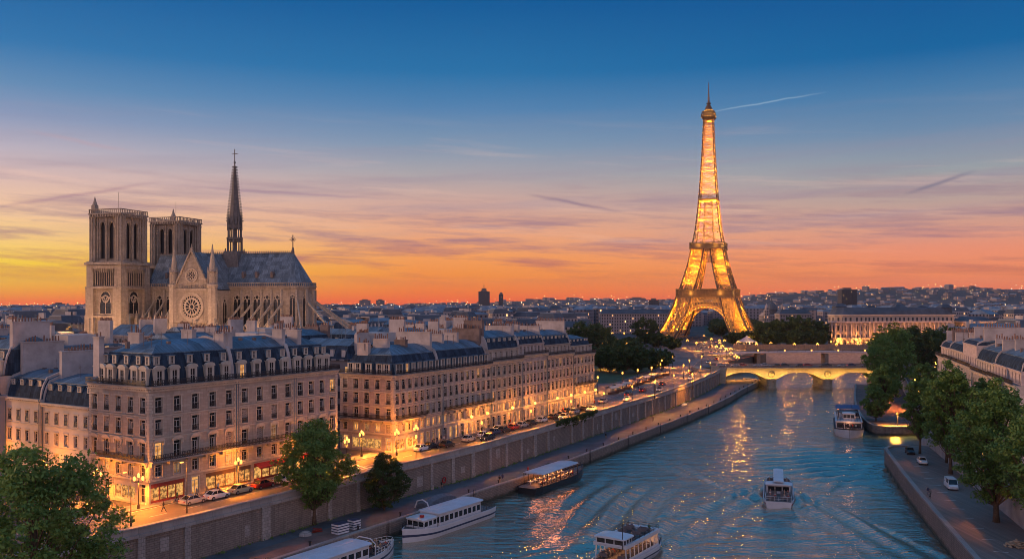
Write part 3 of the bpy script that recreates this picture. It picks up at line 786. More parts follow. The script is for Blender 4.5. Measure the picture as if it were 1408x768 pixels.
# ================================================================ HAUSSMANN HOUSES
REDGE_DUMMY = 0
_wc = {}
def window_mesh(w_, h, kind='dark', guard=True, arch=False):
    """a tall french window: frame, mullion, transoms, glass, half-drawn curtains, iron guard rail. Origin at sill centre, faces -y."""
    key = (round(w_, 2), round(h, 2), kind, guard, arch)
    if key in _wc: return _wc[key]
    mb = MB(); hw = w_ / 2
    mb.quad((-hw, .06, 0), (hw, .06, 0), (hw, .06, h), (-hw, .06, h), 1)
    f = 0.09
    for x0, x1, z0, z1 in ((-hw, -hw + f, 0, h), (hw - f, hw, 0, h), (-f / 2, f / 2, 0, h * .78), (-hw + f, -f / 2, 0, f * 1.4), (f / 2, hw - f, 0, f * 1.4), (-hw + f, hw - f, h - f, h), (-hw + f, hw - f, h * .78, h * .78 + f),
                           (-hw + f, -f / 2, h * .4, h * .4 + .05), (f / 2, hw - f, h * .4, h * .4 + .05)):
        mb.box(x0, -0.01, z0, x1, .05, z1, 0)
    if kind == 'closed':
        for sx in (-1, 1):
            for q in range(7): mb.box(min(sx * .04, sx * (hw - .05)), -.05, .1 + q * (h - .2) / 7, max(sx * .04, sx * (hw - .05)), -.015, .1 + (q + .82) * (h - .2) / 7, 3)
    if kind == 'curtain':
        mb.box(-hw + f, .045, f, -hw + f + w_ * .2, .055, h * .76, 3); mb.box(hw - f - w_ * .2, .045, f, hw - f, .055, h * .76, 3)
    if guard:
        g = -0.22
        mb.box(-hw - .08, g - .03, .85, hw + .08, g + .03, .91, 2); mb.box(-hw - .08, g - .02, .1, hw + .08, g + .02, .15, 2)
        n = max(4, int(w_ / 0.16))
        for i in range(n + 1):
            x = -hw - .06 + (w_ + .12) * i / n; mb.box(x - .022, g - .015, .15, x + .022, g + .015, .85, 2, bot=False)
        mb.box(-hw * .5, g - .018, .3, hw * .5, g + .018, .62, 2)
    gl = {'dark': M['glass'], 'closed': M['glass'], 'curtain': M['glass'], 'lit': M['lit'], 'dim': M['lit_dim']}[kind]
    me = mb.mesh('window', [M['frame'], gl, M['iron'], M['curtain']])
    _wc[key] = me; return me
def wall_face(mb, length, z0, z1, ops, org, d, n, m=0, depth=0.3):
    """flat wall with rectangular openings [(s0,s1,z0,z1)] and reveals; org 3-D, d along, n outward"""
    org = Vector(org); d = Vector(d); n = Vector(n)
    S_ = sorted(set([0.0, length] + [round(o[0], 4) for o in ops] + [round(o[1], 4) for o in ops]))
    Zs = sorted(set([z0, z1] + [round(o[2], 4) for o in ops] + [round(o[3], 4) for o in ops]))
    P = lambda s, z_, e=0.0: tuple(org + d * s + Vector((0, 0, z_)) + n * e)
    flip = d.cross(Vector((0, 0, 1))).dot(n) < 0
    for j in range(len(Zs) - 1):
        i = 0
        zc = (Zs[j] + Zs[j + 1]) / 2
        run = None
        for i in range(len(S_) - 1):
            sc = (S_[i] + S_[i + 1]) / 2
            hole = any(o[0] < sc < o[1] and o[2] < zc < o[3] for o in ops)
            if hole:
                if run is not None:
                    q = [P(run, Zs[j]), P(S_[i], Zs[j]), P(S_[i], Zs[j + 1]), P(run, Zs[j + 1])]
                    if flip: q.reverse()
                    mb.quad(*q, m); run = None
            elif run is None: run = S_[i]
        if run is not None:
            q = [P(run, Zs[j]), P(length, Zs[j]), P(length, Zs[j + 1]), P(run, Zs[j + 1])]
            if flip: q.reverse()
            mb.quad(*q, m)
    for a, b_, c, e in ops:
        for q in ([P(a, c), P(a, e), P(a, e, -depth), P(a, c, -depth)], [P(b_, c), P(b_, c, -depth), P(b_, e, -depth), P(b_, e)],
                  [P(a, e), P(b_, e), P(b_, e, -depth), P(a, e, -depth)], [P(a, c), P(a, c, -depth), P(b_, c, -depth), P(b_, c)]):
            mb.quad(*q, m)
def rail(mb, org, d, n, s0, s1, z0, out_, m=0, step=0.32, h=1.0):
    """iron railing with pattern panel"""
    org = Vector(org); d = Vector(d); n = Vector(n)
    def bb(sa, sb, za, zb, t=.03):
        a = org + d * sa + n * (out_ - t); c = org + d * sb + n * (out_ + t)
        b1 = org + d * sb + n * (out_ - t); b2 = org + d * sa + n * (out_ + t)
        vs = [(a.x, a.y, za), (b1.x, b1.y, za), (c.x, c.y, za), (b2.x, b2.y, za), (a.x, a.y, zb), (b1.x, b1.y, zb), (c.x, c.y, zb), (b2.x, b2.y, zb)]
        mb.add(vs, [(0, 1, 5, 4), (1, 2, 6, 5), (2, 3, 7, 6), (3, 0, 4, 7), (4, 5, 6, 7), (3, 2, 1, 0)], m)
    bb(s0, s1, z0 + h - .07, z0 + h, .05); bb(s0, s1, z0 + .06, z0 + .12); bb(s0, s1, z0 + h - .28, z0 + h - .24, .02)
    n_ = max(2, int((s1 - s0) / step))
    for i in range(n_ + 1):
        s = s0 + (s1 - s0) * i / n_; bb(max(s0, s - .045), min(s1, s + .045), z0 + .12, z0 + h - .07, .02)
        if i < n_: bb(s + .09, s + step - .09, z0 + .3, z0 + .55, .015)
def seg_box(mb, org, d, n, s0, s1, z0, z1, e0, e1, m=0):
    org = Vector(org); d = Vector(d); n = Vector(n)
    c = [org + d * s0 + n * e0, org + d * s1 + n * e0, org + d * s1 + n * e1, org + d * s0 + n * e1]
    vs = [(p.x, p.y, z0) for p in c] + [(p.x, p.y, z1) for p in c]
    fl = d.cross(n).z < 0
    fs = [(0, 1, 5, 4), (1, 2, 6, 5), (2, 3, 7, 6), (3, 0, 4, 7), (4, 5, 6, 7), (3, 2, 1, 0)]
    if fl: fs = [tuple(reversed(f)) for f in fs]
    mb.add(vs, fs, m)
def dormer_mesh(kind, key_w=1.5, key_h=2.4, depth=2.2, lit=None):
    key = ('D', kind, round(key_w, 2), round(key_h, 2), depth, lit)
    if key in _wc: return _wc[key]
    mb = MB(); w_, h = key_w, key_h
    ww = w_ * .55; t = (w_ - ww) / 2
    if kind == 'stone':
        for sx in (-1, 1): mb.box(min(sx * w_ / 2, sx * ww / 2), 0, 0, max(sx * w_ / 2, sx * ww / 2), depth, h, 0)
        mb.box(-ww / 2, 0, h - .25, ww / 2, depth, h, 0)
        mb.box(-w_ / 2 - .12, -.12, h, w_ / 2 + .12, depth, h + .16, 0)
        pr = [(-w_ / 2 - .12, h + .16), (w_ / 2 + .12, h + .16)] + [((w_ / 2 + .12) * math.cos(k * PI / 8), h + .16 + .5 * math.sin(k * PI / 8)) for k in range(1, 8)]
        mb.plate(pr, [], (0, -.12, 0), (1, 0, 0), (0, 0, 1), .5, 0)
        mb.box(-w_ / 2 - .02, .38, h + .16, w_ / 2 + .02, depth, h + .34, 3)
        z0, z1 = .1, h - .25
    else:
        for sx in (-1, 1): mb.box(min(sx * w_ / 2, sx * ww / 2), 0, 0, max(sx * w_ / 2, sx * ww / 2), .14, h, 0)
        for sx in (-1, 1): mb.box(min(sx * w_ / 2, sx * (w_ / 2 - .08)), .14, 0, max(sx * w_ / 2, sx * (w_ / 2 - .08)), depth, h, 3)
        mb.box(-ww / 2, 0, h - .14, ww / 2, .14, h, 0); mb.box(-ww / 2, 0, 0, ww / 2, .14, .14, 0)
        mb.box(-w_ / 2 - .1, -.12, h, w_ / 2 + .1, depth, h + .12, 3)
        z0, z1 = .14, h - .14
    mb.quad((-ww / 2, .1, z0), (ww / 2, .1, z0), (ww / 2, .1, z1), (-ww / 2, .1, z1), 1)
    mb.box(-.04, .03, z0, .04, .09, z1, 2); mb.box(-ww / 2, .035, (z0 + z1) / 2, ww / 2, .085, (z0 + z1) / 2 + .06, 2)
    for sx in (-1, 1): mb.box(min(sx * ww / 2, sx * (ww / 2 - .07)), .03, z0, max(sx * ww / 2, sx * (ww / 2 - .07)), .09, z1, 2)
    gl = M['lit'] if lit else M['glass']
    me = mb.mesh('dormer', [M['trim'], gl, M['frame'], M['slate'] if kind == 'stone' else M['zinc']])
    _wc[key] = me; return me
def chimney(par, x, y0, y1, z0, z1, wd_=0.9, mat='chimney', pots=True, along='y'):
    mb = MB()
    if along == 'y': mb.box(x - wd_ / 2, y0, z0, x + wd_ / 2, y1, z1, 0); mb.box(x - wd_ / 2 - .1, y0 - .1, z1, x + wd_ / 2 + .1, y1 + .1, z1 + .18, 0)
    else: mb.box(y0, x - wd_ / 2, z0, y1, x + wd_ / 2, z1, 0); mb.box(y0 - .1, x - wd_ / 2 - .1, z1, y1 + .1, x + wd_ / 2 + .1, z1 + .18, 0)
    if pots:
        n = max(2, int((y1 - y0) / 0.55))
        for i in range(n):
            if rnd.random() < .15: continue
            t = y0 + .3 + (y1 - y0 - .6) * i / max(1, n - 1); h = rnd.choice((.5, .7, .9, 1.1)); r = rnd.uniform(.12, .17)
            p = (x, t) if along == 'y' else (t, x)
            mb.lathe(p[0], p[1], [(r, z1 + .18), (r * .85, z1 + .18 + h), (r * 1.1, z1 + .2 + h)], 6, 1)
    return mb.build('chimney', [M[mat], M['pot']], par)
def house(label, origin, ang, L, Wd, nb, eave, floors, group=None, left=0, right=0, gmat='limestone', shops=(), mansard=(4.6, 6.8), inset_l=False, inset_r=False,
          top_balc=True, mid_balc=None, arch_floor=None, chim=None, litp=0.05, dorm1='stone', dorm2=True, name='apartment_house', base_z=GZ, quoins=True, attic=0, seed=1, simple=False, lowlit=0.0, chmat='chimney'):
    """L along local x, Wd depth along local y; front faces -y. left/right = number of bays on the x=0 / x=L sides.
       floors = [(z_sill, height, width, guard)] ; shops = list of (bay0, bay1, kind)"""
    r_ = random.Random(seed)
    h = empty(name, (origin[0], origin[1], base_z), ang, label, 'apartment house', group)
    wall = MB(); wins = []
    faces = [((0, 0, 0), (1, 0, 0), (0, -1, 0), L, nb, 0.0, 'f')]
    if left: faces.append(((0, Wd, 0), (0, -1, 0), (-1, 0, 0), Wd, left, R(-90), 'l'))
    else: faces.append(((0, Wd, 0), (0, -1, 0), (-1, 0, 0), Wd, 0, R(-90), 'l'))
    if right: faces.append(((L, 0, 0), (0, 1, 0), (1, 0, 0), Wd, right, R(90), 'r'))
    else: faces.append(((L, 0, 0), (0, 1, 0), (1, 0, 0), Wd, 0, R(90), 'r'))
    faces.append(((L, Wd, 0), (-1, 0, 0), (0, 1, 0), L, 0, R(180), 'b'))
    corn = MB(); bals = []
    shopw = []
    for org, d, n, length, bays, fa_, side in faces:
        ops = []; O = Vector(org); Dv = Vector(d); N = Vector(n)
        bw = length / max(1, bays)
        for fi, (zs, fh, fw, gd) in enumerate(floors):
            for bi in range(bays):
                c = (bi + .5) * bw
                isshop = fi == 0 and any(s[0] == side and s[1] <= bi <= s[2] for s in shops)
                if isshop: continue
                w_ = min(fw, bw * .55)
                ops.append((c - w_ / 2, c + w_ / 2, zs, zs + fh))
                rr = r_.random()
                k = 'lit' if rr < litp + (lowlit if fi <= 1 else 0) else ('dim' if rr < litp * 1.5 + (lowlit * 1.5 if fi <= 1 else 0) else ('curtain' if rr < .5 else ('closed' if rr > .88 and fi > 0 else 'dark')))
                p = O + Dv * c - N * 0.22
                wins.append((window_mesh(w_, fh, k, gd), (p.x, p.y, zs), fa_))
                if not simple:
                    # surround and cap
                    e = .13
                    seg_box(corn, org, d, n, c - w_ / 2 - e, c - w_ / 2, zs, zs + fh + e, 0.0, .06); seg_box(corn, org, d, n, c + w_ / 2, c + w_ / 2 + e, zs, zs + fh + e, 0, .06)
                    seg_box(corn, org, d, n, c - w_ / 2 - .01, c + w_ / 2 + .01, zs + fh, zs + fh + e, 0.002, .058)
                    if arch_floor is not None and fi == arch_floor:
                        pr = [(c + (w_ / 2 + .35) * math.cos(q * PI / 8), zs + fh + .2 + .55 * math.sin(q * PI / 8)) for q in range(9)]
                        corn.plate(pr, [], O + N * .28, d, (0, 0, 1), .28, 0)
                        for sx in (-1, 1): seg_box(corn, org, d, n, c + sx * (w_ / 2 + .22) - .11, c + sx * (w_ / 2 + .22) + .11, zs + fh - .5, zs + fh + .2, 0.061, .2)
                    elif fi >= 2: seg_box(corn, org, d, n, c - w_ / 2 - .25, c + w_ / 2 + .25, zs + fh + e, zs + fh + e + .14, 0, .16)
                    seg_box(corn, org, d, n, c - w_ / 2 - .15, c + w_ / 2 + .15, zs - .16, zs - .002, 0, .2)
        for s in shops:
            if s[0] != side: continue
            a = s[1] * bw + .35; c = (s[2] + 1) * bw - .35
            ops.append((a, c, 0.35, 3.35)); shopw.append((O, Dv, N, a, c, fa_, s[3], bw))
        wall_face(wall, length, 0, eave, ops, org, d, n)
        if bays or True:
            if bays:
                # string courses
                for zz, e, hh in ((3.75, .18, .3), (eave - .75, .22, .25), (eave - .35, .45, .35)):
                    seg_box(corn, org, d, n, 0, length, zz, zz + hh, 0, e)
                if not simple:
                    for fz in [f[0] - .55 for f in floors[2:]]: seg_box(corn, org, d, n, 0, length, fz, fz + .14, 0, .09)
                    k = int(length / .6)
                    for i in range(k): seg_box(corn, org, d, n, (i + .3) * length / k, (i + .7) * length / k, eave - .5, eave - .36, 0.22, .42)
                if quoins:
                    for s0 in (0.0, length - .7):
                        zq = 3.9; i = 0
                        while zq < eave - 1.0:
                            w_ = .7 if i % 2 else .5
                            a = s0 if s0 == 0 else length - w_
                            seg_box(corn, org, d, n, a, a + w_, zq, zq + .4, 0, .07); zq += .46; i += 1
                if top_balc:
                    bal = MB(); irn = MB(); seg_box(bal, org, d, n, -.0, length, eave, eave + .14, 0.0, .75); rail(irn, org, d, n, 0, length, eave + .14, .66, h=.95); bals.append((bal, irn))
                if mid_balc:
                    for zz, b0, b1, sd in mid_balc:
                        if sd != side: continue
                        s0 = b0 * bw + .15; s1 = b1 * bw - .15
                        if b0 == 0: s0 = 0
                        if b1 == bays: s1 = length
                        bal = MB(); irn = MB(); bals.append((bal, irn))
                        seg_box(bal, org, d, n, s0, s1, zz - .22, zz, 0, 1.0); rail(irn, org, d, n, s0, s1, zz, .93)
                        for i in range(int(b1 - b0) + 1):
                            cc = min(max(b0 * bw + i * bw, s0 + .2), s1 - .2); seg_box(bal, org, d, n, cc - .14, cc + .14, zz - .8, zz - .22, 0, .6)
    wall.build('wall', M[gmat], h)
    if corn.v: corn.build('cornice', M['trim'], h)
    for bal, irn in bals: irn.build('balcony_railing', M['iron'], bal.build('balcony', M['coping'], h))
    if len(wins) > 100:
        wins.sort(key=lambda q: 0 if q[2] == 0 else 1)
    for me_, p, a in wins[:100]: link('window', me_, h, p, a)
    # shopfronts
    for O, Dv, N, a, c, fa_, kind, bw in shopw:
        w_ = c - a; mb = MB(); n_ = max(2, int(round(w_ / 1.8)))
        mb.quad((-w_ / 2, .12, 0), (w_ / 2, .12, 0), (w_ / 2, .12, 2.9), (-w_ / 2, .12, 2.9), 1)
        mb.box(-w_ / 2, -.1, 2.35, w_ / 2, .06, 3.0, 0); mb.box(-w_ / 2, -.02, 0, w_ / 2, .08, .35, 0)
        for i in range(n_ + 1):
            x = -w_ / 2 + (w_ - .12) * i / n_; mb.box(x, -.05, .35, x + .12, .09, 2.35, 0)
        p = O + Dv * ((a + c) / 2) - N * .12
        gl = M['shop_lit'] if 'dark' not in kind else M['glass']
        fr = M['shop_red'] if 'red' in kind else (M['shop_brown'] if 'brown' in kind else M['trim'])
        sf = mb.build('shopfront', [fr, gl], h, (p.x, p.y, .35), fa_)
        if 'awning' in kind:
            aw = MB(); aw.add([(-w_ / 2, 0, 3.1), (w_ / 2, 0, 3.1), (w_ / 2, -1.3, 2.45), (-w_ / 2, -1.3, 2.45), (-w_ / 2, -1.3, 2.2), (w_ / 2, -1.3, 2.2)], [(0, 3, 2, 1), (3, 4, 5, 2)])
            aw.add([(-w_ / 2, 0, 3.1), (-w_ / 2, -1.3, 2.45), (-w_ / 2, -1.3, 2.4), (-w_ / 2, 0, 2.95)], [(0, 1, 2, 3)])
            p2 = O + Dv * ((a + c) / 2) + N * .2
            aw.build('awning', M['awning_red'] if 'red' in kind else M['shop_brown'], h, (p2.x, p2.y, .35), fa_)
    # roof
    z0 = eave + (0.14 if top_balc else 0.0); m1, m2 = mansard
    base_in = 1.0 if top_balc else .25
    if attic:   # set-back attic storey in stone
        aw = MB(); aops = []
        for bi in range(nb):
            c = (bi + .5) * (L / nb) - .0; aops.append((c - .5, c + .5, eave + .35, eave + 2.3)); link('window', window_mesh(1.0, 1.95, 'curtain' if r_.random() < .5 else 'dark', False), h, (c, 1.12, eave + .35))
        wall_face(aw, L, eave, eave + attic, aops, (0, .9, 0), (1, 0, 0), (0, -1, 0))
        aw.quad((0, Wd, eave), (0, .9, eave), (0, .9, eave + attic), (0, Wd, eave + attic)); aw.quad((L, .9, eave), (L, Wd, eave), (L, Wd, eave + attic), (L, .9, eave + attic))
        seg_box(aw, (0, .9, 0), (1, 0, 0), (0, -1, 0), 0, L, eave + attic - .2, eave + attic, 0, .3)
        aw.build('attic_wall', M[gmat], h); z0 = eave + attic; base_in = 1.1
    prof = [(base_in, 0), (base_in + .25, m1 * .35), (base_in + .65, m1 * .7), (base_in + 1.25, m1), (base_in + 1.6, m1 + .12), (base_in + 3.4, m1 + (m2 - m1) * .62), (Wd / 2 - .4, m2)]
    def ring(i_, z_):
        il = i_ if inset_l else 0.0; ir = i_ if inset_r else 0.0
        il = min(il, L / 2 - .5); ir = min(ir, L / 2 - .5)
        return [(il, i_, z0 + z_), (L - ir, i_, z0 + z_), (L - ir, Wd - i_, z0 + z_), (il, Wd - i_, z0 + z_)]
    rf = MB(); rings = [ring(i_, z_) for i_, z_ in prof]
    for k in range(len(rings) - 1):
        b_ = len(rf.v); rf.v += rings[k] + rings[k + 1]
        for i in range(4):
            rf.f.append((b_ + i, b_ + (i + 1) % 4, b_ + 4 + (i + 1) % 4, b_ + 4 + i)); rf.mi.append(0 if k < 3 else 1)
    b_ = len(rf.v); rf.v += rings[-1]; rf.f.append((b_, b_ + 1, b_ + 2, b_ + 3)); rf.mi.append(1)
    rf.quad((0, 0, eave + .0), (L, 0, eave + .0), (L, Wd, eave + .0), (0, Wd, eave + .0), 1)
    # ridge rolls
    for k in (3,):
        q = rings[k]
        for i in range(4): rf.bar(q[i], q[(i + 1) % 4], .16, 1)
    rf.build('roof', [M['slate'], M['zinc']], h)
    # party walls rising above the roof at closed ends
    for side_, cl in (('l', inset_l), ('r', inset_r)):
        if not cl:
            xx = 0.0 if side_ == 'l' else L
            pw = MB(); out_ = [(base_in - .1, 0), (Wd - base_in + .1, 0)] + [(Wd - i_ + .15, z_ + .35) for i_, z_ in prof[1:]] + [(i_ - .15, z_ + .35) for i_, z_ in reversed(prof[1:])]
            pw.plate(out_, [], (xx + (.18 if side_ == 'l' else .18 - .36), 0, z0), (0, 1, 0), (0, 0, 1), .36, 0)
            # plate normal is +x: shift so it stays inside the house line
            pw.build('party_wall', M['chimney'], h)
    # dormers
    if not attic or dorm2:
        bw = L / nb
        for bi in range(nb):
            c = (bi + .5) * bw
            if inset_l and c < 2.2: c = 2.4
            if inset_r and c > L - 2.2: c = L - 2.4
            lt = r_.random() < litp * 1.5
            if dorm1 and not attic: link('dormer', dormer_mesh(dorm1, min(1.75, bw * .62), min(2.5, m1 * .55), 1.9, lt), h, (c, .62 if top_balc else .05, z0))
            if dorm2: link('dormer', dormer_mesh('zinc', 1.05, min(1.35, m1 * .3), 2.2, r_.random() < litp * 1.5), h, (c, base_in + .35, z0 + m1 * .66 - .1))
        for sd, ct, an, xx in (('l', left, R(-90), 0), ('r', right, R(90), L)):
            if ct and ((sd == 'l' and inset_l) or (sd == 'r' and inset_r)):
                bw2 = Wd / ct
                for bi in range(ct):
                    c = (bi + .5) * bw2
                    c = min(max(c, 2.4), Wd - 2.4)
                    e = .62; e2 = base_in + .35
                    p1 = (e if sd == 'l' else L - e, c, z0); p2 = (e2 if sd == 'l' else L - e2, c, z0 + m1 * .66 - .1)
                    if dorm1 and not attic: link('dormer', dormer_mesh(dorm1, min(1.75, bw2 * .62), min(2.5, m1 * .55), 1.9, r_.random() < litp), h, p1, an)
                    if dorm2: link('dormer', dormer_mesh('zinc', 1.05, min(1.35, m1 * .3), 2.2, r_.random() < litp), h, p2, an)
    # chimneys: (x, y0, y1, z_top, mat)
    for c in (chim or []):
        chimney(h, c[0], c[1], c[2], z0 + 1.0, z0 + c[3], c[4] if len(c) > 4 else .9, c[5] if len(c) > 5 else chmat)
    # rainwater pipes at the party lines, patched render
    for xx in ((.25,) if not inset_l else ()) + ((L - .25,) if not inset_r else ()):
        pp_ = MB(); pp_.tube([(xx, -.14, .2), (xx, -.14, eave - .4)], .075, 6); pp_.build('downpipe', M['zinc'], h)
    # rooftop bits: vents, hatches, aerials
    rb_ = MB()
    for k in range(int(L / 1.6)):
        x = r_.uniform(1, L - 1); y = r_.uniform(3.8, Wd - 3.8); zz = z0 + m1 + (m2 - m1) * .5
        if r_.random() < .5: rb_.box(x - .3, y - .25, zz - .3, x + .3, y + .25, zz + .8)
        else: rb_.box(x - .03, y - .03, zz, x + .03, y + .03, zz + 2.4); rb_.box(x - .5, y - .02, zz + 2.1, x + .5, y + .02, zz + 2.14); rb_.box(x - .35, y - .02, zz + 1.8, x + .35, y + .02, zz + 1.84)
    rb_.build('roof_vents', M['chimney_brown'], h)
    return h
# floor tables: (sill, height, width, guard)
FA = [(0.35, 2.9, 1.5, False), (4.3, 1.95, 1.3, False), (7.0, 2.75, 1.4, False), (10.9, 2.5, 1.35, True), (14.4, 2.5, 1.35, True)]
angL = math.atan2(0.851, 0.525)
def along(o, s, t=0.0, a=angL): return (o[0] + math.cos(a) * s - math.sin(a) * t, o[1] + math.sin(a) * s + math.cos(a) * t)
cA = (-56.9, 139.0)
houseA = house('ornate corner apartment house with curved slate roof right behind the street corner lantern', cA, angL, 17.5, 15.6, 5, 18.6, FA, left=5,
      shops=[('f', 0, 1, 'red'), ('f', 3, 4, 'brown_awn'), ('l', 2, 3, 'plain')], inset_l=True, mid_balc=[(6.95, 0, 5, 'f'), (6.95, 1, 5, 'l')], arch_floor=2,
      chim=[(17.2, 2.6, 5.2, 7.6, .9), (16.9, 10.5, 13.5, 8.2), (5.5, 9.5, 12.5, 8.0), (.9, 13.6, 15.2, 7.4)], seed=3, litp=.02, lowlit=.25, mansard=(5.0, 6.9))
p = along(cA, 17.5)
house('ornate apartment house over the brown shopfront, second from the street corner lantern', p, angL, 13.6, 15.6, 4, 18.6, FA,
      shops=[('f', 0, 0, 'brown'), ('f', 1, 3, 'red_awning')], mid_balc=[(6.95, 0, 4, 'f')], arch_floor=2, chim=[(.5, 2.4, 5.6, 7.8, 1.1), (13.2, 2.5, 5.0, 8.0), (7, 9, 12, 8.0)], seed=5, litp=.02, lowlit=.3, mansard=(5.0, 6.9))
p = along(cA, 31.1)
house('apartment house over red shops at the end of the first block, behind the quay tree', p, angL, 11.5, 15.6, 4, 18.6, FA, right=4,
      shops=[('f', 0, 2, 'red_awning')], mid_balc=[(6.95, 0, 3, 'f')], arch_floor=2, inset_r=True, chim=[(3.8, 2.6, 5.4, 7.8, 1.0), (9.2, 9, 12, 7.9)], seed=8, litp=.03, lowlit=.3, mansard=(5.0, 6.8))
# lower pale houses to the left of the corner
aV = math.atan2(0.525, -0.851)     # direction away to the left
FB = [(0.35, 2.6, 1.3, False), (4.2, 1.7, 1.0, False), (7.4, 1.9, 1.05, False), (10.9, 1.9, 1.05, True)]
pG = along(cA, 0.4, 15.7)          # just beyond the corner house
# front faces the side street (-u direction); local x must run along -v so that +90 deg points along +u
aG = math.atan2(-0.525, 0.851)
g1 = along(cA, 0.4, 15.7 + 14.2)
house('lower pale pink rendered house wedged against the left side of the ornate corner house', g1, aG, 14.1, 13.0, 5, 14.5, FB, gmat='stucco', quoins=False, top_balc=False, mansard=(3.4, 4.6), dorm1=None, dorm2=True,
      chim=[(.6, 3.0, 9.5, 8.6, .8), (7.5, 5, 8, 6.2)], seed=11, litp=.0, name='apartment_house', lowlit=.2)
g2 = along(cA, 0.2, 15.7 + 14.3 + 11.2)
house('narrow pale dark roofed house, second to the left of the ornate corner house', g2, aG, 11.1, 13.0, 4, 15.0, FB, gmat='stucco', quoins=False, top_balc=False, mansard=(3.4, 4.6), dorm1=None, dorm2=True,
      chim=[(.6, 2.6, 10.5, 9.5, .8), (8.5, 6, 10, 6.5)], seed=12, litp=.02, lowlit=.2)
g3 = along(cA, -.8, 15.7 + 14.3 + 11.3 + 16)
house('white balconied apartment house cut by the left edge of the photograph', g3, aG, 15.9, 13.0, 5, 18.6, FA, gmat='limestone_pale', chim=[(3.6, 3, 8, 8, .9), (15.2, 2.5, 9.5, 9.5, 1.0)], seed=13, litp=.0, lowlit=.2)
# second block: from its corner at (541,623) along to (815,555)
cB = (-25.0, 187.5); uB = Vector((50.4, 91.5)).normalized(); angB = math.atan2(uB.y, uB.x)
def sB(px):   # distance along the facade line whose screen x is px
    k = (px - 704) / F
    return (k * cB[1] - cB[0]) / (uB.x - k * uB.y)
FC = [(0.35, 2.7, 1.4, False), (4.2, 1.8, 1.25, False), (7.0, 2.35, 1.3, True), (10.2, 2.3, 1.3, True), (13.3, 2.1, 1.3, True)]
def PB(s): return (cB[0] + uB.x * s, cB[1] + uB.y * s)
s1, s2, s3, s4, s5, s6 = sB(608), sB(675), sB(718), sB(752), sB(788), sB(817)
house('corner apartment house of the second block with glowing street level windows', PB(0), angB, s1, 14.5, 8, 16.4, FC, left=5,
      shops=[('f', 0, 1, 'plain'), ('f', 2, 3, 'plain'), ('l', 1, 3, 'plain')], mid_balc=[(6.9, 0, 5, 'f'), (6.9, 0, 5, 'l')], inset_l=True, mansard=(4.0, 5.9), dorm1='zinc', dorm2=False,
      chim=[(s1 * .3, 5.5, 9.5, 7.2), (s1 * .62, 5, 8, 6.8, 1.0, 'chimney_brown'), (s1 - .5, 2.8, 12, 8.4, .9), (2.6, 8.5, 11.5, 6.4)], seed=21, litp=.03, lowlit=.5)
house('long plain apartment house with evenly spaced balconied windows right of the second block corner', PB(s1), angB, s2 - s1, 14.5, 9, 16.4, FC, mansard=(4.2, 6.0), dorm1='zinc', dorm2=False,
      mid_balc=[(6.9, 0, 9, 'f')], chim=[(s2 - s1 - .5, 2.8, 11, 8.6, 1.0, 'chimney_brown'), (8, 5, 10, 7.6, .9), (14.5, 5, 9, 7.8)], seed=22, litp=.04, lowlit=.2)
FD = [(0.35, 2.7, 1.4, False), (4.2, 1.8, 1.2, False), (6.9, 2.35, 1.25, True), (10.1, 2.3, 1.25, True), (13.3, 2.3, 1.25, True)]
house('taller apartment house with two stacked dark balconies and steep slate mansard in the second block', PB(s2), angB, s3 - s2, 14.5, 6, 16.9, FD, attic=3.1, mansard=(2.9, 4.4), dorm2=True,
      chim=[(.4, 2.6, 8, 7.2, 1.0, 'chimney_brown'), (s3 - s2 - .5, 2.8, 11, 5.4)], seed=23, litp=.05, lowlit=.5)
house('narrow apartment house with a pale attic storey over dense windows in the second block', PB(s3), angB, s4 - s3, 14.5, 7, 17.6, FD, attic=3.0, mansard=(2.2, 3.4), dorm2=True,
      chim=[(.4, 3, 9, 5.4), ((s4 - s3) * .5, 5, 9, 5.0)], top_balc=True, seed=24, litp=.07, lowlit=.5)
house('apartment house with high blank chimney walls, second from the far end of the second block', PB(s4), angB, s5 - s4, 14.5, 7, 16.8, FD, attic=3.0, mansard=(2.6, 3.9), dorm2=True,
      chim=[(.4, 2.6, 12.2, 5.2, .8), (s5 - s4 - .4, 2.6, 12.2, 6.3, .8)], seed=25, litp=.08, lowlit=.6)
house('end apartment house of the second block with rounded balconies beside the park', PB(s5), angB, s6 - s5, 14.5, 6, 16.0, FD, right=4, attic=2.8, mansard=(2.0, 3.2), dorm2=True,
      chim=[(3, 4, 9, 4.6)], inset_r=True, mid_balc=[(6.7, 0, 6, 'f')], seed=26, litp=.06, lowlit=.6)
# right bank white houses; local x runs from far to near
cR = (134.0, 279.0); nR = Vector((98.0, 170.0)); dR = (nR - Vector(cR)).normalized(); angR = math.atan2(dR.y, dR.x)
def PR(s, t=0.0): return (cR[0] + dR.x * s - dR.y * t, cR[1] + dR.y * s + dR.x * t)
FR = [(0.4, 2.6, 1.4, False), (4.2, 1.9, 1.1, False), (7.6, 2.2, 1.1, False), (11.2, 2.2, 1.1, True)]
house('white house with tall blank chimney walls at the far end of the right bank row', PR(0), angR, 17, 14, 5, 15.4, FR, left=4, gmat='limestone_pale', attic=2.9, mansard=(1.4, 2.2), dorm2=False,
      chim=[(.6, 2.5, 7, 4.6, .9), (8, 3, 10, 5.0, .9, 'chimney_brown'), (16.6, 2.6, 12, 4.6, .9)], seed=31, litp=.0)
house('white house with low zinc roof, second from the far end of the right bank row', PR(17), angR, 24, 14, 8, 15.6, FR, gmat='limestone_pale', attic=2.9, mansard=(1.6, 2.6), dorm2=False,
      chim=[(12, 4, 9, 4.6, .9, 'chimney_brown'), (23.5, 2.6, 12.5, 5.0, .9)], seed=32, litp=.0)
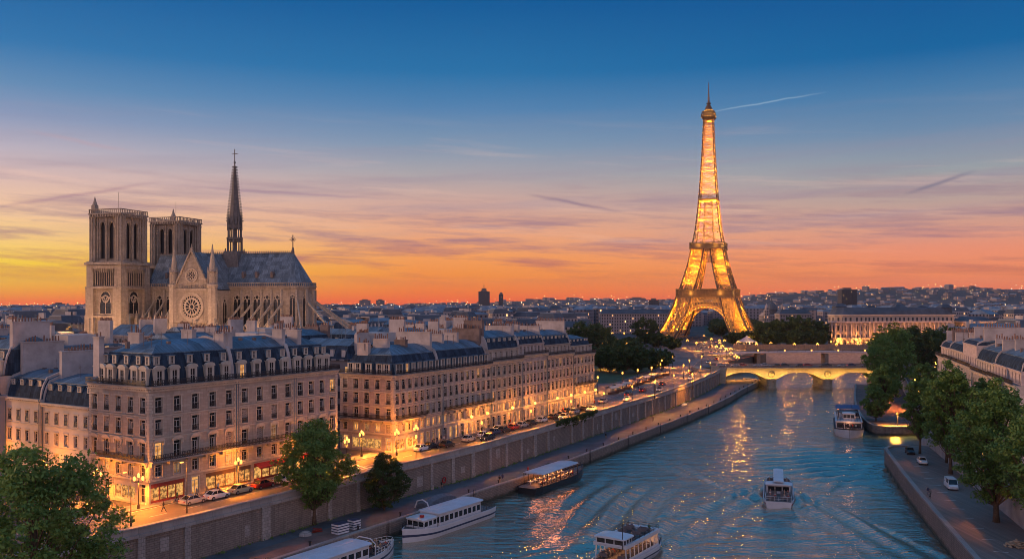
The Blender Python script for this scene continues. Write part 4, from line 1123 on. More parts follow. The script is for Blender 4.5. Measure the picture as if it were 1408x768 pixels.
house('tall white house with an extra square storey on its roof in the right bank row', PR(41), angR, 20, 14, 6, 15.6, FR, gmat='limestone_pale', attic=5.6, mansard=(.8, 1.5), dorm2=False,
      chim=[(.5, 3.5, 10, 4.0, .9), (19.5, 2.6, 12.5, 4.4, .9)], seed=33, litp=.0)
house('white house with sloping grey roof and curved flue pipes on the right bank', PR(61), angR, 22, 14, 7, 15.2, FR, gmat='limestone_pale', attic=2.9, mansard=(2.4, 3.8), dorm2=False,
      chim=[(6, 4, 9, 5.0, .6), (21.5, 2.6, 12, 5.2)], seed=34, litp=.0)
house('nearest white house of the right bank row, mostly behind the plane trees', PR(83), angR, 26, 14, 8, 15.4, FR, gmat='limestone_pale', attic=2.9, mansard=(2.4, 3.8), dorm2=False,
      chim=[(5, 4, 9, 5.4, .9), (18, 4, 9, 5.4, .9)], seed=35, litp=.0)
# ================================================================ CATHEDRAL
M['cath'] = stone('cathedral_stone', (0.46, 0.37, 0.29), 1.1, 0.5, 0.65, stain=0.75, bump=0.6)
M['cath_trim'] = stone('cathedral_trim', (0.52, 0.42, 0.33), 0.8, 0.6, 0.8, stain=0.6, bump=0.4)
def cathedral():
    c = empty('cathedral', (-152.5, 372.0, GZ), R(-17), 'great gothic cathedral with two square towers, rose windows and a tall thin spire', 'cathedral')
    st, tr, gl = M['cath'], M['cath_trim'], M['glass']
    def gothic(par, x, y, z_, ang, w_, h, lights=2):
        """pointed window: stone surround, tracery and dark glass. faces -y before rotation"""
        key = ('G', w_, h, lights)
        if key not in _wc:
            mb = MB(); zs = h - w_ * .75
            outer = arch_pts(0, w_ + .7, -.3, zs, h + .4, 5)
            inner = arch_pts(0, w_, 0, zs, h, 5)
            mb.plate(outer, [inner], (0, -.25, 0), (1, 0, 0), (0, 0, 1), .3, 0)
            mb.plate(inner, [], (0, -.02, 0), (1, 0, 0), (0, 0, 1), .02, 1)
            lw = w_ / lights
            for i in range(1, lights): mb.box(-w_ / 2 + i * lw - .09, -.16, 0, -w_ / 2 + i * lw + .09, -.04, zs, 0)
            mb.plate(circ(0, zs + .12 * h, lw * .62, 12), [circ(0, zs + .12 * h, lw * .42, 12)], (0, -.17, 0), (1, 0, 0), (0, 0, 1), .1, 0)
            for i in range(lights):
                cx = -w_ / 2 + (i + .5) * lw; mb.plate(arch_pts(cx, lw * .98, zs - lw * .2, zs, zs + lw * .8, 3), [arch_pts(cx, lw * .7, zs - lw * .19, zs, zs + lw * .6, 3)], (0, -.16, 0), (1, 0, 0), (0, 0, 1), .1, 0)
            _wc[key] = mb.mesh('gothic_window', [tr, gl])
        return link('gothic_window', _wc[key], par, (x, y, z_), ang)
    def rose(par, x, y, z_, ang, r, n=12):
        mb = MB()
        holes = [circ(0, 0, r * .16, 10)]
        for k in range(n):
            a = 2 * PI * k / n; da = PI / n * .72
            holes.append([(r * .24 * math.cos(a - da), r * .24 * math.sin(a - da)), (r * .54 * math.cos(a - da * 1.0), r * .54 * math.sin(a - da * 1.0)), (r * .60 * math.cos(a), r * .60 * math.sin(a)), (r * .54 * math.cos(a + da), r * .54 * math.sin(a + da)), (r * .24 * math.cos(a + da), r * .24 * math.sin(a + da))])
        for k in range(n * 2):
            a = 2 * PI * (k + .5) / (n * 2); holes.append(circ(r * .78 * math.cos(a), r * .78 * math.sin(a), r * .085, 8))
        mb.plate(circ(0, 0, r * 1.0, 32), holes, (0, -.3, 0), (1, 0, 0), (0, 0, 1), .22, 0)
        mb.plate(circ(0, 0, r * 1.12, 32), [circ(0, 0, r * .93, 32)], (0, -.5, 0), (1, 0, 0), (0, 0, 1), .5, 0)
        mb.plate(circ(0, 0, r * .99, 32), [], (0, -.05, 0), (1, 0, 0), (0, 0, 1), .04, 1)
        return mb.build('rose_window', [tr, gl], par, (x, y, z_), ang)
    def pinn(mb, x, y, z0, h, w_, m=0):
        mb.frust(x, y, z0, w_ / 2, w_ / 2, z0 + h * .4, w_ / 2, w_ / 2, m); mb.frust(x, y, z0 + h * .4, w_ * .62, w_ * .62, z0 + h * .45, w_ * .62, w_ * .62, m)
        mb.frust(x, y, z0 + h * .45, w_ * .42, w_ * .42, z0 + h * .95, .06, .06, m); mb.ball((x, y, z0 + h * .95), w_ * .14, 5, m)
        for k in range(4):
            zz = z0 + h * (.5 + .1 * k); e = w_ * .42 * (1 - (zz - z0 - h * .45) / (h * .5)) + .1
            mb.box(x - e, y - .08, zz, x + e, y + .08, zz + .14, m); mb.box(x - .08, y - e, zz, x + .08, y + e, zz + .14, m)
    # ---- towers
    def tower(yc, label):
        t = MB(); b = 8.25
        # lower shaft with corner buttresses
        t.box(-b + 1.2, yc - b + 1.2, 0, b - 1.2, yc + b - 1.2, 48)
        for sx in (-1, 1):
            for sy in (-1, 1):
                for z0, z1, e in ((0, 26, .5), (26, 38, .25), (38, 48, 0)):
                    t.frust(sx * (b - 1.6), yc + sy * (b - 1.6), z0, 1.6 + e, 1.6 + e, z1, 1.6 + e, 1.6 + e)
        for zz, e, hh in ((26, .8, .7), (37.2, .7, .8), (46.6, .9, .9)):
            t.box(-b - e + .3, yc - b - e + .3, zz, b + e - .3, yc + b + e - .3, zz + hh)
        # belfry: plates with pointed openings on four sides, corner clustered piers
        z0, z1 = 48.0, 66.0; bb = b - 1.5
        for k in range(4):
            a = k * PI / 2; ux = Vector((math.cos(a), math.sin(a), 0)); nn = Vector((math.sin(a), -math.cos(a), 0))
            org = Vector((0, yc, 0)) + nn * (bb - .4)
            holes = [arch_pts(cx, 2.3, 49.2, 61.0, 63.4, 5) for cx in (-2.1, 2.1)]
            t.plate([(-bb + .6, z0), (bb - .6, z0), (bb - .6, z1), (-bb + .6, z1)], holes, org, ux, (0, 0, 1), .55)
            for cx in (-2.1, 2.1):   # arch hoods
                t.plate(arch_pts(cx, 3.2, 49.0, 61.2, 64.2, 5), [arch_pts(cx, 2.5, 49.01, 61.1, 63.6, 5)], org + nn * .3, ux, (0, 0, 1), .3)
            for cx in (-4.3, 0, 4.3):  # slim shafts
                p = org + ux * cx + nn * .35; t.lathe(p.x, p.y, [(.42, 48), (.3, 48.6), (.3, 61), (.5, 61.6), (.3, 62), (.3, 65.2)], 7)
        for sx in (-1, 1):
            for sy in (-1, 1):
                px, py = sx * (bb - .5), yc + sy * (bb - .5)
                t.frust(px, py, 48, 1.25, 1.25, 65.6, 1.1, 1.1)
                for qx, qy in ((1.35, 0), (-1.35, 0), (0, 1.35), (0, -1.35), (1.1, 1.1), (-1.1, -1.1), (1.1, -1.1), (-1.1, 1.1)):
                    t.lathe(px + qx, py + qy, [(.34, 48), (.26, 48.8), (.26, 64.6), (.42, 65.2), (.3, 65.6)], 6)
        b = 7.5; t.box(-b, yc - b, 65.4, b, yc + b, 66.4); t.box(-b - .4, yc - b - .4, 66.4, b + .4, yc + b + .4, 66.9)
        # corbels
        for k in range(12):
            s_ = -b + .7 + k * (2 * b - 1.4) / 11
            for q in ((s_, yc - b - .25), (s_, yc + b + .25), (-b - .25, yc + s_), (b + .25, yc + s_)): t.box(q[0] - .22, q[1] - .22, 65.6, q[0] + .22, q[1] + .22, 66.4)
        # balustrade
        for k in range(17):
            s_ = -b + k * 2 * b / 16
            for q in ((s_, yc - b), (s_, yc + b), (-b, yc + s_), (b, yc + s_)): t.box(q[0] - .14, q[1] - .14, 66.9, q[0] + .14, q[1] + .14, 68.3)
        for q in ((-b - .2, yc - b - .2, b + .2, yc - b + .2), (-b - .2, yc + b - .2, b + .2, yc + b + .2), (-b - .2, yc - b - .2, -b + .2, yc + b + .2), (b - .2, yc - b - .2, b + .2, yc + b + .2)):
            t.box(q[0], q[1], 68.3, q[2], q[3], 68.6)
        t.frust(-b + 1.4, yc - b * 0 - (b - 1.4) * (1 if yc < 0 else -1), 66.9, 1.0, 1.0, 70.2, .9, .9); t.lathe(-b + 1.4, yc - (b - 1.4) * (1 if yc < 0 else -1), [(1.1, 70.2), (.5, 72), (.1, 73.6)], 8)
        t.frust(0, yc, 66.6, b - 1.2, b - 1.2, 67.6, 1.0, 1.0)
        t.bar((0, yc, 67), (0, yc, 76), .10)
        b = 8.25
        for k in range(4):
            a = k * PI / 2; ux = Vector((math.cos(a), math.sin(a), 0)); nn = Vector((math.sin(a), -math.cos(a), 0))
            for i in range(11):
                p = Vector((0, yc, 0)) + nn * (b - .35) + ux * (-5.2 + i * 1.04); t.lathe(p.x, p.y, [(.26, 38.2), (.17, 38.7), (.17, 43.8), (.3, 44.3)], 6)
            org = Vector((0, yc, 0)) + nn * (b - .0)
            hl = [arch_pts(-4.68 + i * 1.04, .74, 43.6, 44.5, 45.2, 2) for i in range(10)]
            t.plate([(-5.8, 43.5), (5.8, 43.5), (5.8, 46.5), (-5.8, 46.5)], hl, org, ux, (0, 0, 1), .5)
        # belfry louvres, with a dark box and sheets put in as shade
        tw_ = t.build('tower', st, c)
        lv = MB()
        for sx in (-1, 1):
            for sy in (-1, 1):
                for i in range(16): lv.box(sx * 1.6 - .9, yc + sy * 1.6 - .9, 49.5 + i * .85, sx * 1.6 + .9, yc + sy * 1.6 + .9, 49.7 + i * .85)
        lv.box(-5.4, yc - 5.4, 48, 5.4, yc + 5.4, 64.8)  # dark fill standing in for the shade inside the belfry openings
        for k in range(4):  # dark sheets put in as shade between the gallery columns
            a = k * PI / 2; q = Vector((math.sin(a), -math.cos(a), 0)) * 7.12 + Vector((0, yc, 0)); ux = Vector((math.cos(a), math.sin(a), 0)); p_ = q - ux * 5.6; r_ = q + ux * 5.6
            lv.box(min(p_.x, r_.x) - .03, min(p_.y, r_.y) - .03, 38.4, max(p_.x, r_.x) + .03, max(p_.y, r_.y) + .03, 44.2)
        lv.build('louvre', M['iron'], tw_)
        for k, an in ((0, 0.0), (3, R(-90)), (1, R(90))):
            a = k * PI / 2; nn = Vector((math.sin(a), -math.cos(a), 0)); p = Vector((0, yc, 0)) + nn * (b - 1.15)
            gothic(tw_, p.x, p.y, 27.5, an, 5.2, 8.6, 2)
            gothic(tw_, p.x, p.y, 9, an, 3.6, 12, 2)
        # south side blind hood
        return tw_
    tower(-17.5, ''); tower(17.5, '')
    # ---- central west front between the towers
    wf = MB(); wf.box(-6.8, -10, 0, 6.5, 10, 37.5); wf.box(-7.2, -9.4, 37.5, -5.8, 9.4, 46.5)
    for i in range(15):
        y = -8.4 + i * 1.2; wf.lathe(-7.4, y, [(.26, 38.2), (.18, 38.6), (.18, 44), (.3, 44.6)], 6)
    wfo = wf.build('west_front', st, c)
    rose(wfo, -6.9, 0, 31, R(-90), 4.8)
    # ---- nave + choir
    hw = 8.0; E = 38.0; x0, x1 = 6.0, 69.0
    nv = MB(); nv.box(x0, -hw, 0, x1, hw, E)
    n = 10
    pts = [(x1 + hw * math.sin(PI * k / n), -hw * math.cos(PI * k / n)) for k in range(n + 1)]
    for (a, b_), (a2, b2) in zip(pts[:-1], pts[1:]): nv.quad((a, b_, 0), (a2, b2, 0), (a2, b2, E), (a, b_, E))
    nv.add([(a, b_, E) for a, b_ in pts], [tuple(range(n + 1))])
    # string + parapet balustrade at the eave
    def ringpoly(off): return [(x0, -hw - off)] + [(x1 + (hw + off) * math.sin(PI * k / n), -(hw + off) * math.cos(PI * k / n)) for k in range(n + 1)] + [(x0, hw + off)]
    def course(mb, off, z0, z1, th=.4):
        P_ = ringpoly(off); Q = ringpoly(off - th)
        for i in range(len(P_) - 1):
            a, b_, c_, d_ = P_[i], P_[i + 1], Q[i + 1], Q[i]
            mb.add([(a[0], a[1], z0), (b_[0], b_[1], z0), (c_[0], c_[1], z0), (d_[0], d_[1], z0), (a[0], a[1], z1), (b_[0], b_[1], z1), (c_[0], c_[1], z1), (d_[0], d_[1], z1)], [(0, 1, 5, 4), (4, 5, 6, 7), (3, 2, 1, 0), (2, 3, 7, 6)])
    course(nv, .55, E - 1.0, E - .3, .6); course(nv, .85, E - .3, E + .25, 1.0); course(nv, .7, E + 1.35, E + 1.6, .3)
    per = resample(ringpoly(.58), .85)
    for (a, b_) in per: nv.box(a - .12, b_ - .12, E + .2, a + .12, b_ + .12, E + 1.4, bot=False)
    nvo = nv.build('nave', st, c)
    # roof
    rf = MB(); r = 51.4
    rf.quad((x0, -hw - .1, E + .3), (x1, -hw - .1, E + .3), (x1, 0, r), (x0, 0, r)); rf.quad((x1, hw + .1, E + .3), (x0, hw + .1, E + .3), (x0, 0, r), (x1, 0, r))
    P_ = [(x1 + (hw + .1) * math.sin(PI * k / n), -(hw + .1) * math.cos(PI * k / n)) for k in range(n + 1)]
    for a, b_ in zip(P_[:-1], P_[1:]): rf.add([(a[0], a[1], E + .3), (b_[0], b_[1], E + .3), (x1, 0, r)], [(0, 1, 2)])
    rf.add([(x0, -hw, E), (x0, hw, E), (x0, 0, r)], [(0, 2, 1)])
    rf.box(x0, -.25, r - .1, x1, .25, r + .3)
    rfo = rf.build('roof', M['lead'], c)
    cr = MB()
    for i in range(74):
        x = x0 + .5 + i * .85
        cr.frust(x, 0, r + .3, .12, .12, r + 1.1, .05, .05); cr.box(x - .28, -.06, r + .55, x + .28, .06, r + .72)
    cr.build('ridge_cresting', M['chimney_brown'], rfo)
    for x in (14, 22, 50, 56, 63):   # roof lucarnes
        d = MB(); d.box(-.55, -1.0, 0, .55, .8, 1.5); d.add([(-.75, -1.15, 1.45), (.75, -1.15, 1.45), (0, -1.15, 2.5), (-.75, 1.2, 1.45), (.75, 1.2, 1.45), (0, 1.2, 2.5)], [(0, 1, 2), (0, 2, 5, 3), (1, 4, 5, 2)])
        d.build('roof_dormer', M['chimney_brown'], rfo, (x, -5.6, E + 3.6))
    # ridge statue with cross at the apse end
    cs = MB(); cs.frust(x1 - .5, 0, r, .5, .5, r + 2.2, .25, .25); cs.bar((x1 - .5, 0, r + 2), (x1 - .5, 0, r + 7.2), .28); cs.bar((x1 - 1.9, 0, r + 5.4), (x1 + .9, 0, r + 5.4), .32)
    for k in range(8): cs.bar((x1 - .5, 0, r + 5.4), (x1 - .5 + 1.1 * math.cos(k * PI / 4), 0, r + 5.4 + 1.1 * math.sin(k * PI / 4)), .14)
    cs.build('ridge_cross', M['chimney_brown'], c)
    # clerestory windows, buttress strips, flyers
    bays = [12, 17, 22, 27, 48.5, 53.0, 57.5, 62, 66.5]
    for x in bays: gothic(c, x, -hw, 21.5, 0, 3.3, 13.2, 2)
    for k in (1, 3, 5, 7):
        a = PI * (k + .0) / n + PI / n * .5; a = PI * (k + 1) / n - PI / n * .5
        x = x1 + hw * math.cos(PI / n / 2) * math.sin(a); y = -hw * math.cos(PI / n / 2) * math.cos(a)
        gothic(c, x, y, 22.5, a, 2.2, 12.2, 2)
    def flyer(px, py, dx, dy, reach=10.5, top=33.5, pier_top=24.5):
        f = MB(); ang = math.atan2(dy, dx)
        # side profile in the (s,z) plane: s outwards from the wall
        arch = [(0, top - 1.5)] + [(reach * t, (top - 1.5) - (top - 1.5 - pier_top + 1.2) * (t ** 1.12)) for t in (.2, .4, .6, .8, 1.0)]
        outl = arch + [(reach, pier_top + 0.4), (0, top)]
        f.plate(outl, [], (0, .25, 0), (1, 0, 0), (0, 0, 1), .5)
        f.box(reach - .6, -.6, 0, reach + 1.0, .6, pier_top); pinn(f, reach + .2, 0, pier_top, 3.2, 1.1)
        f.box(-.1, -.4, 18, .75, .4, E - 1.2)
        return f.build('flying_buttress', tr, c, (px, py, 0), ang)
    for x in (9.5, 14.5, 19.5, 24.5): flyer(x, -hw, 0, -1, pier_top=22)
    for x in (50.75, 55.25, 59.75, 64.25, 68.6): flyer(x, -hw, -.35, -.94, reach=11.5, top=32.5, pier_top=19.5)
    for k in (1, 2.6, 4.2, 5.8): 
        a = PI * k / n + PI / n; flyer(x1 + hw * math.sin(a), -hw * math.cos(a), math.sin(a), -math.cos(a), reach=17.5, top=33, pier_top=20.0)
    # aisles and chapels, lower walls with pinnacle row
    al = MB(); al.box(8, -17, 0, 31, -hw + .1, 21.5); al.box(45, -16, 0, 69, -hw + .1, 20.5); al.box(8, hw - .1, 0, 69, 17, 21.5)
    m_ = 8
    cp = [(69 + 16 * math.sin(PI * k / m_), -16 * math.cos(PI * k / m_)) for k in range(m_ + 1)]
    for (a, b_), (a2, b2) in zip(cp[:-1], cp[1:]): al.quad((a, b_, 0), (a2, b2, 0), (a2, b2, 18), (a, b_, 18))
    al.add([(a, b_, 18) for a, b_ in cp], [tuple(range(m_ + 1))])
    al.box(8, -17.3, 21.4, 31, -16.7, 22.4)
    al.build('aisle', st, c)
    for i in range(8):
        p = MB(); x = 9.0 + i * 3.0; p.box(x - .55, -19.0, 0, x + .55, -16.8, 23.0); pinn(p, x, -18, 23.0, 5.6, 1.25); p.build('pinnacle', tr, c)
        if i < 7: gothic(c, x + 1.5, -17.02, 9.5, 0, 1.7, 10, 2)
    for i in range(6):
        p = MB(); x = 46.2 + i * 4.4; p.box(x - .6, -18.2, 0, x + .6, -15.8, 21.0); pinn(p, x, -17, 21.0, 5.0, 1.2); p.build('pinnacle', tr, c)
    # ---- transept, south arm
    xt, tw2 = 38.0, 7.4; yf = -22.0
    tp = MB(); tp.box(xt - tw2, yf + .4, 0, xt + tw2, 22, 36.5)
    # gabled front plate with rose openings
    fr = [(-tw2, 0), (tw2, 0), (tw2, 37.5), (.0, 51.5), (-tw2, 37.5)]
    tp.plate(fr, [circ(0, 30.2, 4.9, 28), circ(0, 42.2, 2.5, 20)], (xt, yf - .3, 0), (1, 0, 0), (0, 0, 1), .9)
    for sx in (-1, 1):
        tp.bar((xt + sx * (tw2 + .4), yf - .4, 37.2), (xt, yf - .4, 52.0), .9, h=.6)
        for i in range(9):
            t_ = (i + .5) / 9; tp.box(xt + sx * (tw2 + .4) * (1 - t_) - .15, yf - .6, 37.8 + 14.2 * t_, xt + sx * (tw2 + .4) * (1 - t_) + .15, yf - .2, 38.7 + 14.2 * t_)
    tp.box(xt - tw2, yf - .8, 36.2, xt + tw2, yf - .2, 37.2); tp.box(xt - tw2, yf - .9, 24.0, xt + tw2, yf - .2, 24.8)
    for i in range(13): tp.lathe(xt - 6.3 + i * 1.05, yf - .6, [(.18, 37.2), (.13, 38.6)], 5)
    for i in range(11): tp.lathe(xt - 5.6 + i * 1.12, yf - .6, [(.22, 19.2), (.16, 23.6), (.3, 24)], 5)
    pinn(tp, xt, yf - .3, 51.2, 3.2, .7)
    to = tp.build('transept', st, c)
    rose(to, xt, yf - .05, 30.2, 0, 4.9, 12); rose(to, xt, yf - .05, 42.2, 0, 2.5, 8)
    for sx in (-1, 1):
        q = MB(); q.lathe(xt + sx * (tw2 + 1.2), yf + .6, [(2.1, 0), (2.1, 24), (1.9, 24.2), (1.9, 37.5), (2.2, 38), (2.2, 38.8), (1.5, 39), (1.5, 43.2), (1.9, 43.6), (1.3, 44.2), (.15, 54)], 8)
        for k in range(8):
            a = 2 * PI * k / 8; q.lathe(xt + sx * (tw2 + 1.2) + 1.75 * math.cos(a), yf + .6 + 1.75 * math.sin(a), [(.16, 38.8), (.12, 43), (.22, 43.4), (.02, 45.5)], 5)
        q.build('turret', tr, to)
    rt = MB(); rt.quad((xt - tw2 - .2, yf, 36.8), (xt, yf, 51.2), (xt, 22, 51.2), (xt - tw2 - .2, 22, 36.8)); rt.quad((xt, yf, 51.2), (xt + tw2 + .2, yf, 36.8), (xt + tw2 + .2, 22, 36.8), (xt, 22, 51.2))
    rt.quad((xt - tw2 - .2, 22, 36.8), (xt, 22, 51.2), (xt, 22, 51.2), (xt + tw2 + .2, 22, 36.8))
    rt.build('transept_roof', M['lead'], c)
    for an, xx in ((R(90), xt + tw2), (R(-90), xt - tw2)):
        for y in (-12, -17.5): gothic(to, xx, y, 21, an, 2.6, 12, 2)
    # ---- spire over the crossing
    sx_, sy_ = 41.8, 0
    sp = MB()
    sp.frust(sx_, sy_, 44, 3.4, 3.4, 52.5, 3.1, 3.1)
    for lv_, (z0, z1, rr) in enumerate(((52.5, 57.5, 2.9), (58.2, 62.6, 2.6))):
        sp.lathe(sx_, sy_, [(rr + .35, z0 - .5), (rr + .35, z0)], 8)
        for k in range(8):
            a = 2 * PI * (k + .5) / 8; sp.lathe(sx_ + rr * math.cos(a), sy_ + rr * math.sin(a), [(.32, z0), (.26, z1 - .4), (.4, z1)], 5)
            a2 = 2 * PI * (k + 1.5) / 8
            for zz in (z1 - .9, z1 - .2): sp.bar((sx_ + rr * math.cos(a), rr * math.sin(a), zz), (sx_ + rr * math.cos(a2), rr * math.sin(a2), zz), .4)
        sp.lathe(sx_, sy_, [(.9, z0), (.9, z1)], 6); sp.lathe(sx_, sy_, [(rr + .3, z1), (rr + .4, z1 + .6)], 8)
    sp.lathe(sx_, sy_, [(2.8, 63.2), (2.1, 68), (1.35, 75.5), (.7, 83), (.2, 88)], 8)
    for k in range(8):
        a = 2 * PI * (k + .5) / 8; cx, cy = sx_ + 2.75 * math.cos(a), 2.75 * math.sin(a)
        sp.lathe(cx, cy, [(.35, 61), (.3, 64.5), (.05, 69.0)], 5)
        sp.add([(sx_ + 2.9 * math.cos(a - .3), 2.9 * math.sin(a - .3), 63), (sx_ + 2.9 * math.cos(a + .3), 2.9 * math.sin(a + .3), 63), (sx_ + 2.1 * math.cos(a), 2.1 * math.sin(a), 67.5)], [(0, 1, 2), (2, 1, 0)])
        for i in range(20):
            z_ = 64.6 + i * 1.15; t_ = (z_ - 63.2) / 25; rr = 2.75 * (1 - t_) ** 1.05 + .6
            sp.box(sx_ + rr * math.cos(a) - .24, rr * math.sin(a) - .24, z_, sx_ + rr * math.cos(a) + .24, rr * math.sin(a) + .24, z_ + .45, bot=False)
    sp.bar((sx_, 0, 87.5), (sx_, 0, 94), .24); sp.bar((sx_ - 1.3, 0, 92), (sx_ + 1.3, 0, 92), .24); sp.ball((sx_, 0, 88.5), .5, 6)
    # stepped statues at the foot
    for k, dd in enumerate((4.2, 5.6, 7.0)):
        for qx, qy in ((1, 1), (1, -1), (-1, 1), (-1, -1)):
            sp.frust(sx_ + qx * dd * .62, qy * dd * .62, 50.5 - k * 2.2, .3, .3, 53.2 - k * 2.2, .18, .18); sp.ball((sx_ + qx * dd * .62, qy * dd * .62, 53.4 - k * 2.2), .26, 5)
    sp.build('spire', pmat('spire_lead', (0.13, 0.12, 0.12), 0.6, 0.3, 1.0), c)
    # warm floodlights at the foot of the south side
    for x, y, p in ((-2, -42, 9000), (16, -38, 6000), (38, -42, 7000), (58, -36, 7000), (76, -32, 5000), (-22, -20, 7000)):
        f = MB(); f.frust(0, 0, 0, .5, .5, .4, .4, .4, 0); f.box(-.35, -.35, .4, .35, .35, .5, 1)
        fo = f.build('floodlight', [M['iron'], M['bulb_gold']], c, (x, y, 21.6))
        plight((0, 0, 1.2), p, (1.0, 0.52, 0.24), 0.6, parent=fo)
    return c
cathedral()

# ================================================================ LATTICE TOWER
M['tower_iron'] = pmat('tower_iron', (0.42, 0.27, 0.10), 0.55, 0.25, 0.3, metal=0.0)
M['tower_dark'] = pmat('tower_dark', (0.10, 0.06, 0.035), 0.55, 0.25, 0.3)  # darker copy of the tower iron: shade of unlit outline members put into colour
def lattice_tower():
    T = empty('lattice_tower', (173, 780, GZ), R(-19), 'tall iron lattice tower lit in gold with four curved legs', 'tower')
    iron = M['tower_iron']
    H1, H2, HT = 36.0, 79.0, 194.0
    def wo(z_):  # outer half width
        P_ = [(0, 41.0), (12, 34.2), (24, 28.6), (36, 24.8), (50, 20.0), (64, 16.2), (79, 13.2), (95, 10.4), (115, 8.2), (140, 6.4), (165, 5.0), (185, 4.2), (203, 3.7)]
        for a, b in zip(P_[:-1], P_[1:]):
            if z_ <= b[0]: return a[1] + (b[1] - a[1]) * (z_ - a[0]) / (b[0] - a[0])
        return P_[-1][1]
    def lw(z_):  # leg width
        P_ = [(0, 16.0), (36, 12.6), (79, 10.6), (110, 8.2 * 1.0)]
        for a, b in zip(P_[:-1], P_[1:]):
            if z_ <= b[0]: return a[1] + (b[1] - a[1]) * (z_ - a[0]) / (b[0] - a[0])
        return P_[-1][1]
    def truss(mb, quadf, zs, chord, brace, sub=2, cm=1):
        for z0, z1 in zip(zs[:-1], zs[1:]):
            q0 = quadf(z0); q1 = quadf(z1)
            for i in range(4):
                a0, b0, a1, b1 = Vector(q0[i]), Vector(q0[(i + 1) % 4]), Vector(q1[i]), Vector(q1[(i + 1) % 4])
                mb.bar(a0, a1, chord, cm); mb.bar(a0, b0, brace * 1.1, 0)
                for k in range(sub):
                    s0, s1 = k / sub, (k + 1) / sub
                    p0, p1 = a0.lerp(b0, s0), a0.lerp(b0, s1); r0, r1 = a1.lerp(b1, s0), a1.lerp(b1, s1)
                    mb.bar(p0, r1, brace); mb.bar(p1, r0, brace)
                    if k: mb.bar(p0, r0, brace * .8)
                m0, m1 = a0.lerp(a1, .5), b0.lerp(b1, .5); mb.bar(m0, m1, brace * .7)
    for sx, sy in ((-1, -1), (1, -1), (1, 1), (-1, 1)):
        def qf(z_, sx=sx, sy=sy):
            o = wo(z_); i = o - lw(z_)
            return [(sx * o, sy * o, z_), (sx * i, sy * o, z_), (sx * i, sy * i, z_), (sx * o, sy * i, z_)]
        mb = MB(); truss(mb, qf, [0, 7, 14, 21.5, 29, 36], 1.2, .5, 2)
        truss(mb, qf, [42, 49, 56, 63.5, 71, 79], 1.0, .5, 1)
        mb.box(min(sx * (wo(0) + 1.5), sx * (wo(0) - 17.5)), min(sy * (wo(0) + 1.5), sy * (wo(0) - 17.5)), -1, max(sx * (wo(0) + 1.5), sx * (wo(0) - 17.5)), max(sy * (wo(0) + 1.5), sy * (wo(0) - 17.5)), 1.2)
        leg = mb.build('leg', [iron, M['tower_dark']], T)
        # projector lamps inside the leg
        for z_, p in ((3, 26000), (13, 24000), (25, 20000), (44, 15000), (55, 14000), (67, 12000)):
            o = wo(z_) - lw(z_) / 2; lm = MB(); lm.box(-.5, -.5, -.5, .5, .5, .5, 0); lm.box(-.4, -.4, .5, .4, .4, .7, 1)
            lo = lm.build('projector', [M['iron'], M['bulb_gold']], leg, (sx * o, sy * o, z_))
            uplight((0, 0, 1.0), p * 5.8, (1.0, 0.35, 0.02), 0.8, lo, 160)
    # small sparkle lamps on the lattice edges
    bl = MB()
    for sx, sy in ((-1, -1), (1, -1), (1, 1), (-1, 1)):
        for k in range(36):
            z_ = 2 + k * 5.4; o = wo(z_) + .3
            if 34 < z_ < 44: continue
            bl.ball((sx * o, sy * o, z_), .32, 5)
            if z_ < 100 and k % 2: i = o - lw(z_); bl.ball((sx * i, sy * o, z_), .3, 5); bl.ball((sx * o, sy * i, z_), .3, 5)
    bo = bl.build('tower_bulb', M['bulb_gold'], T); bo['kind'] = 'stuff'
    # arches between the legs
    for k in range(4):
        a = k * PI / 2; ux = Vector((math.cos(a), math.sin(a), 0)); nn = Vector((math.sin(a), -math.cos(a), 0))
        mb = MB(); n = 26; prev = None
        for i in range(n + 1):
            t_ = PI * i / n; cx, cz = math.cos(t_), math.sin(t_)
            ri, ro = (22.2, 25.6), (24.2, 28.0)
            pi_ = (ri[0] * cx, 2 + ri[1] * cz); po = (ro[0] * cx, 2 + ro[1] * cz)
            off = wo(2 + 27 * cz) - .6
            A_ = nn * off + ux * pi_[0] + Vector((0, 0, pi_[1])); B_ = nn * off + ux * po[0] + Vector((0, 0, po[1]))
            if prev: mb.bar(prev[0], A_, .9); mb.bar(prev[1], B_, .8); mb.bar(prev[0], B_, .4); mb.bar(prev[1], A_, .4)
            mb.bar(A_, B_, .4); prev = (A_, B_)
        # spandrel lattice up to the platform
        for i in range(-19, 20):
            x_ = i * 1.25; 
            zt = 36; za = 2 + 28.0 * math.sqrt(max(0, 1 - (x_ / 24.6) ** 2))
            off = wo(34) - .6
            mb.bar(nn * (wo(za) - .6) + ux * x_ + Vector((0, 0, za)), nn * off + ux * x_ + Vector((0, 0, zt)), .35)
            mb.bar(nn * (wo(za) - .6) + ux * x_ + Vector((0, 0, za)), nn * off + ux * (x_ + 1.9) + Vector((0, 0, zt)), .28, 1)
            mb.bar(nn * (wo(za) - .6) + ux * (x_ + 1.9) + Vector((0, 0, za)), nn * off + ux * x_ + Vector((0, 0, zt)), .3)
        mb.bar(nn * (wo(36) - .3) + ux * -25 + Vector((0, 0, 35.6)), nn * (wo(36) - .3) + ux * 25 + Vector((0, 0, 35.6)), 1.0)
        mb.bar(nn * (wo(32) - .3) + ux * -25 + Vector((0, 0, 32)), nn * (wo(32) - .3) + ux * 25 + Vector((0, 0, 32)), .6)
        ar_ = mb.build('arch', [iron, M['tower_dark']], T)
        ab = MB()
        for i in range(2, 25):
            t_ = PI * i / 26; q_ = nn * (wo(2 + 25 * math.sin(t_)) + .2) + ux * (22.4 * math.cos(t_)) + Vector((0, 0, 2 + 25.8 * math.sin(t_))); ab.ball(tuple(q_), .42, 5)
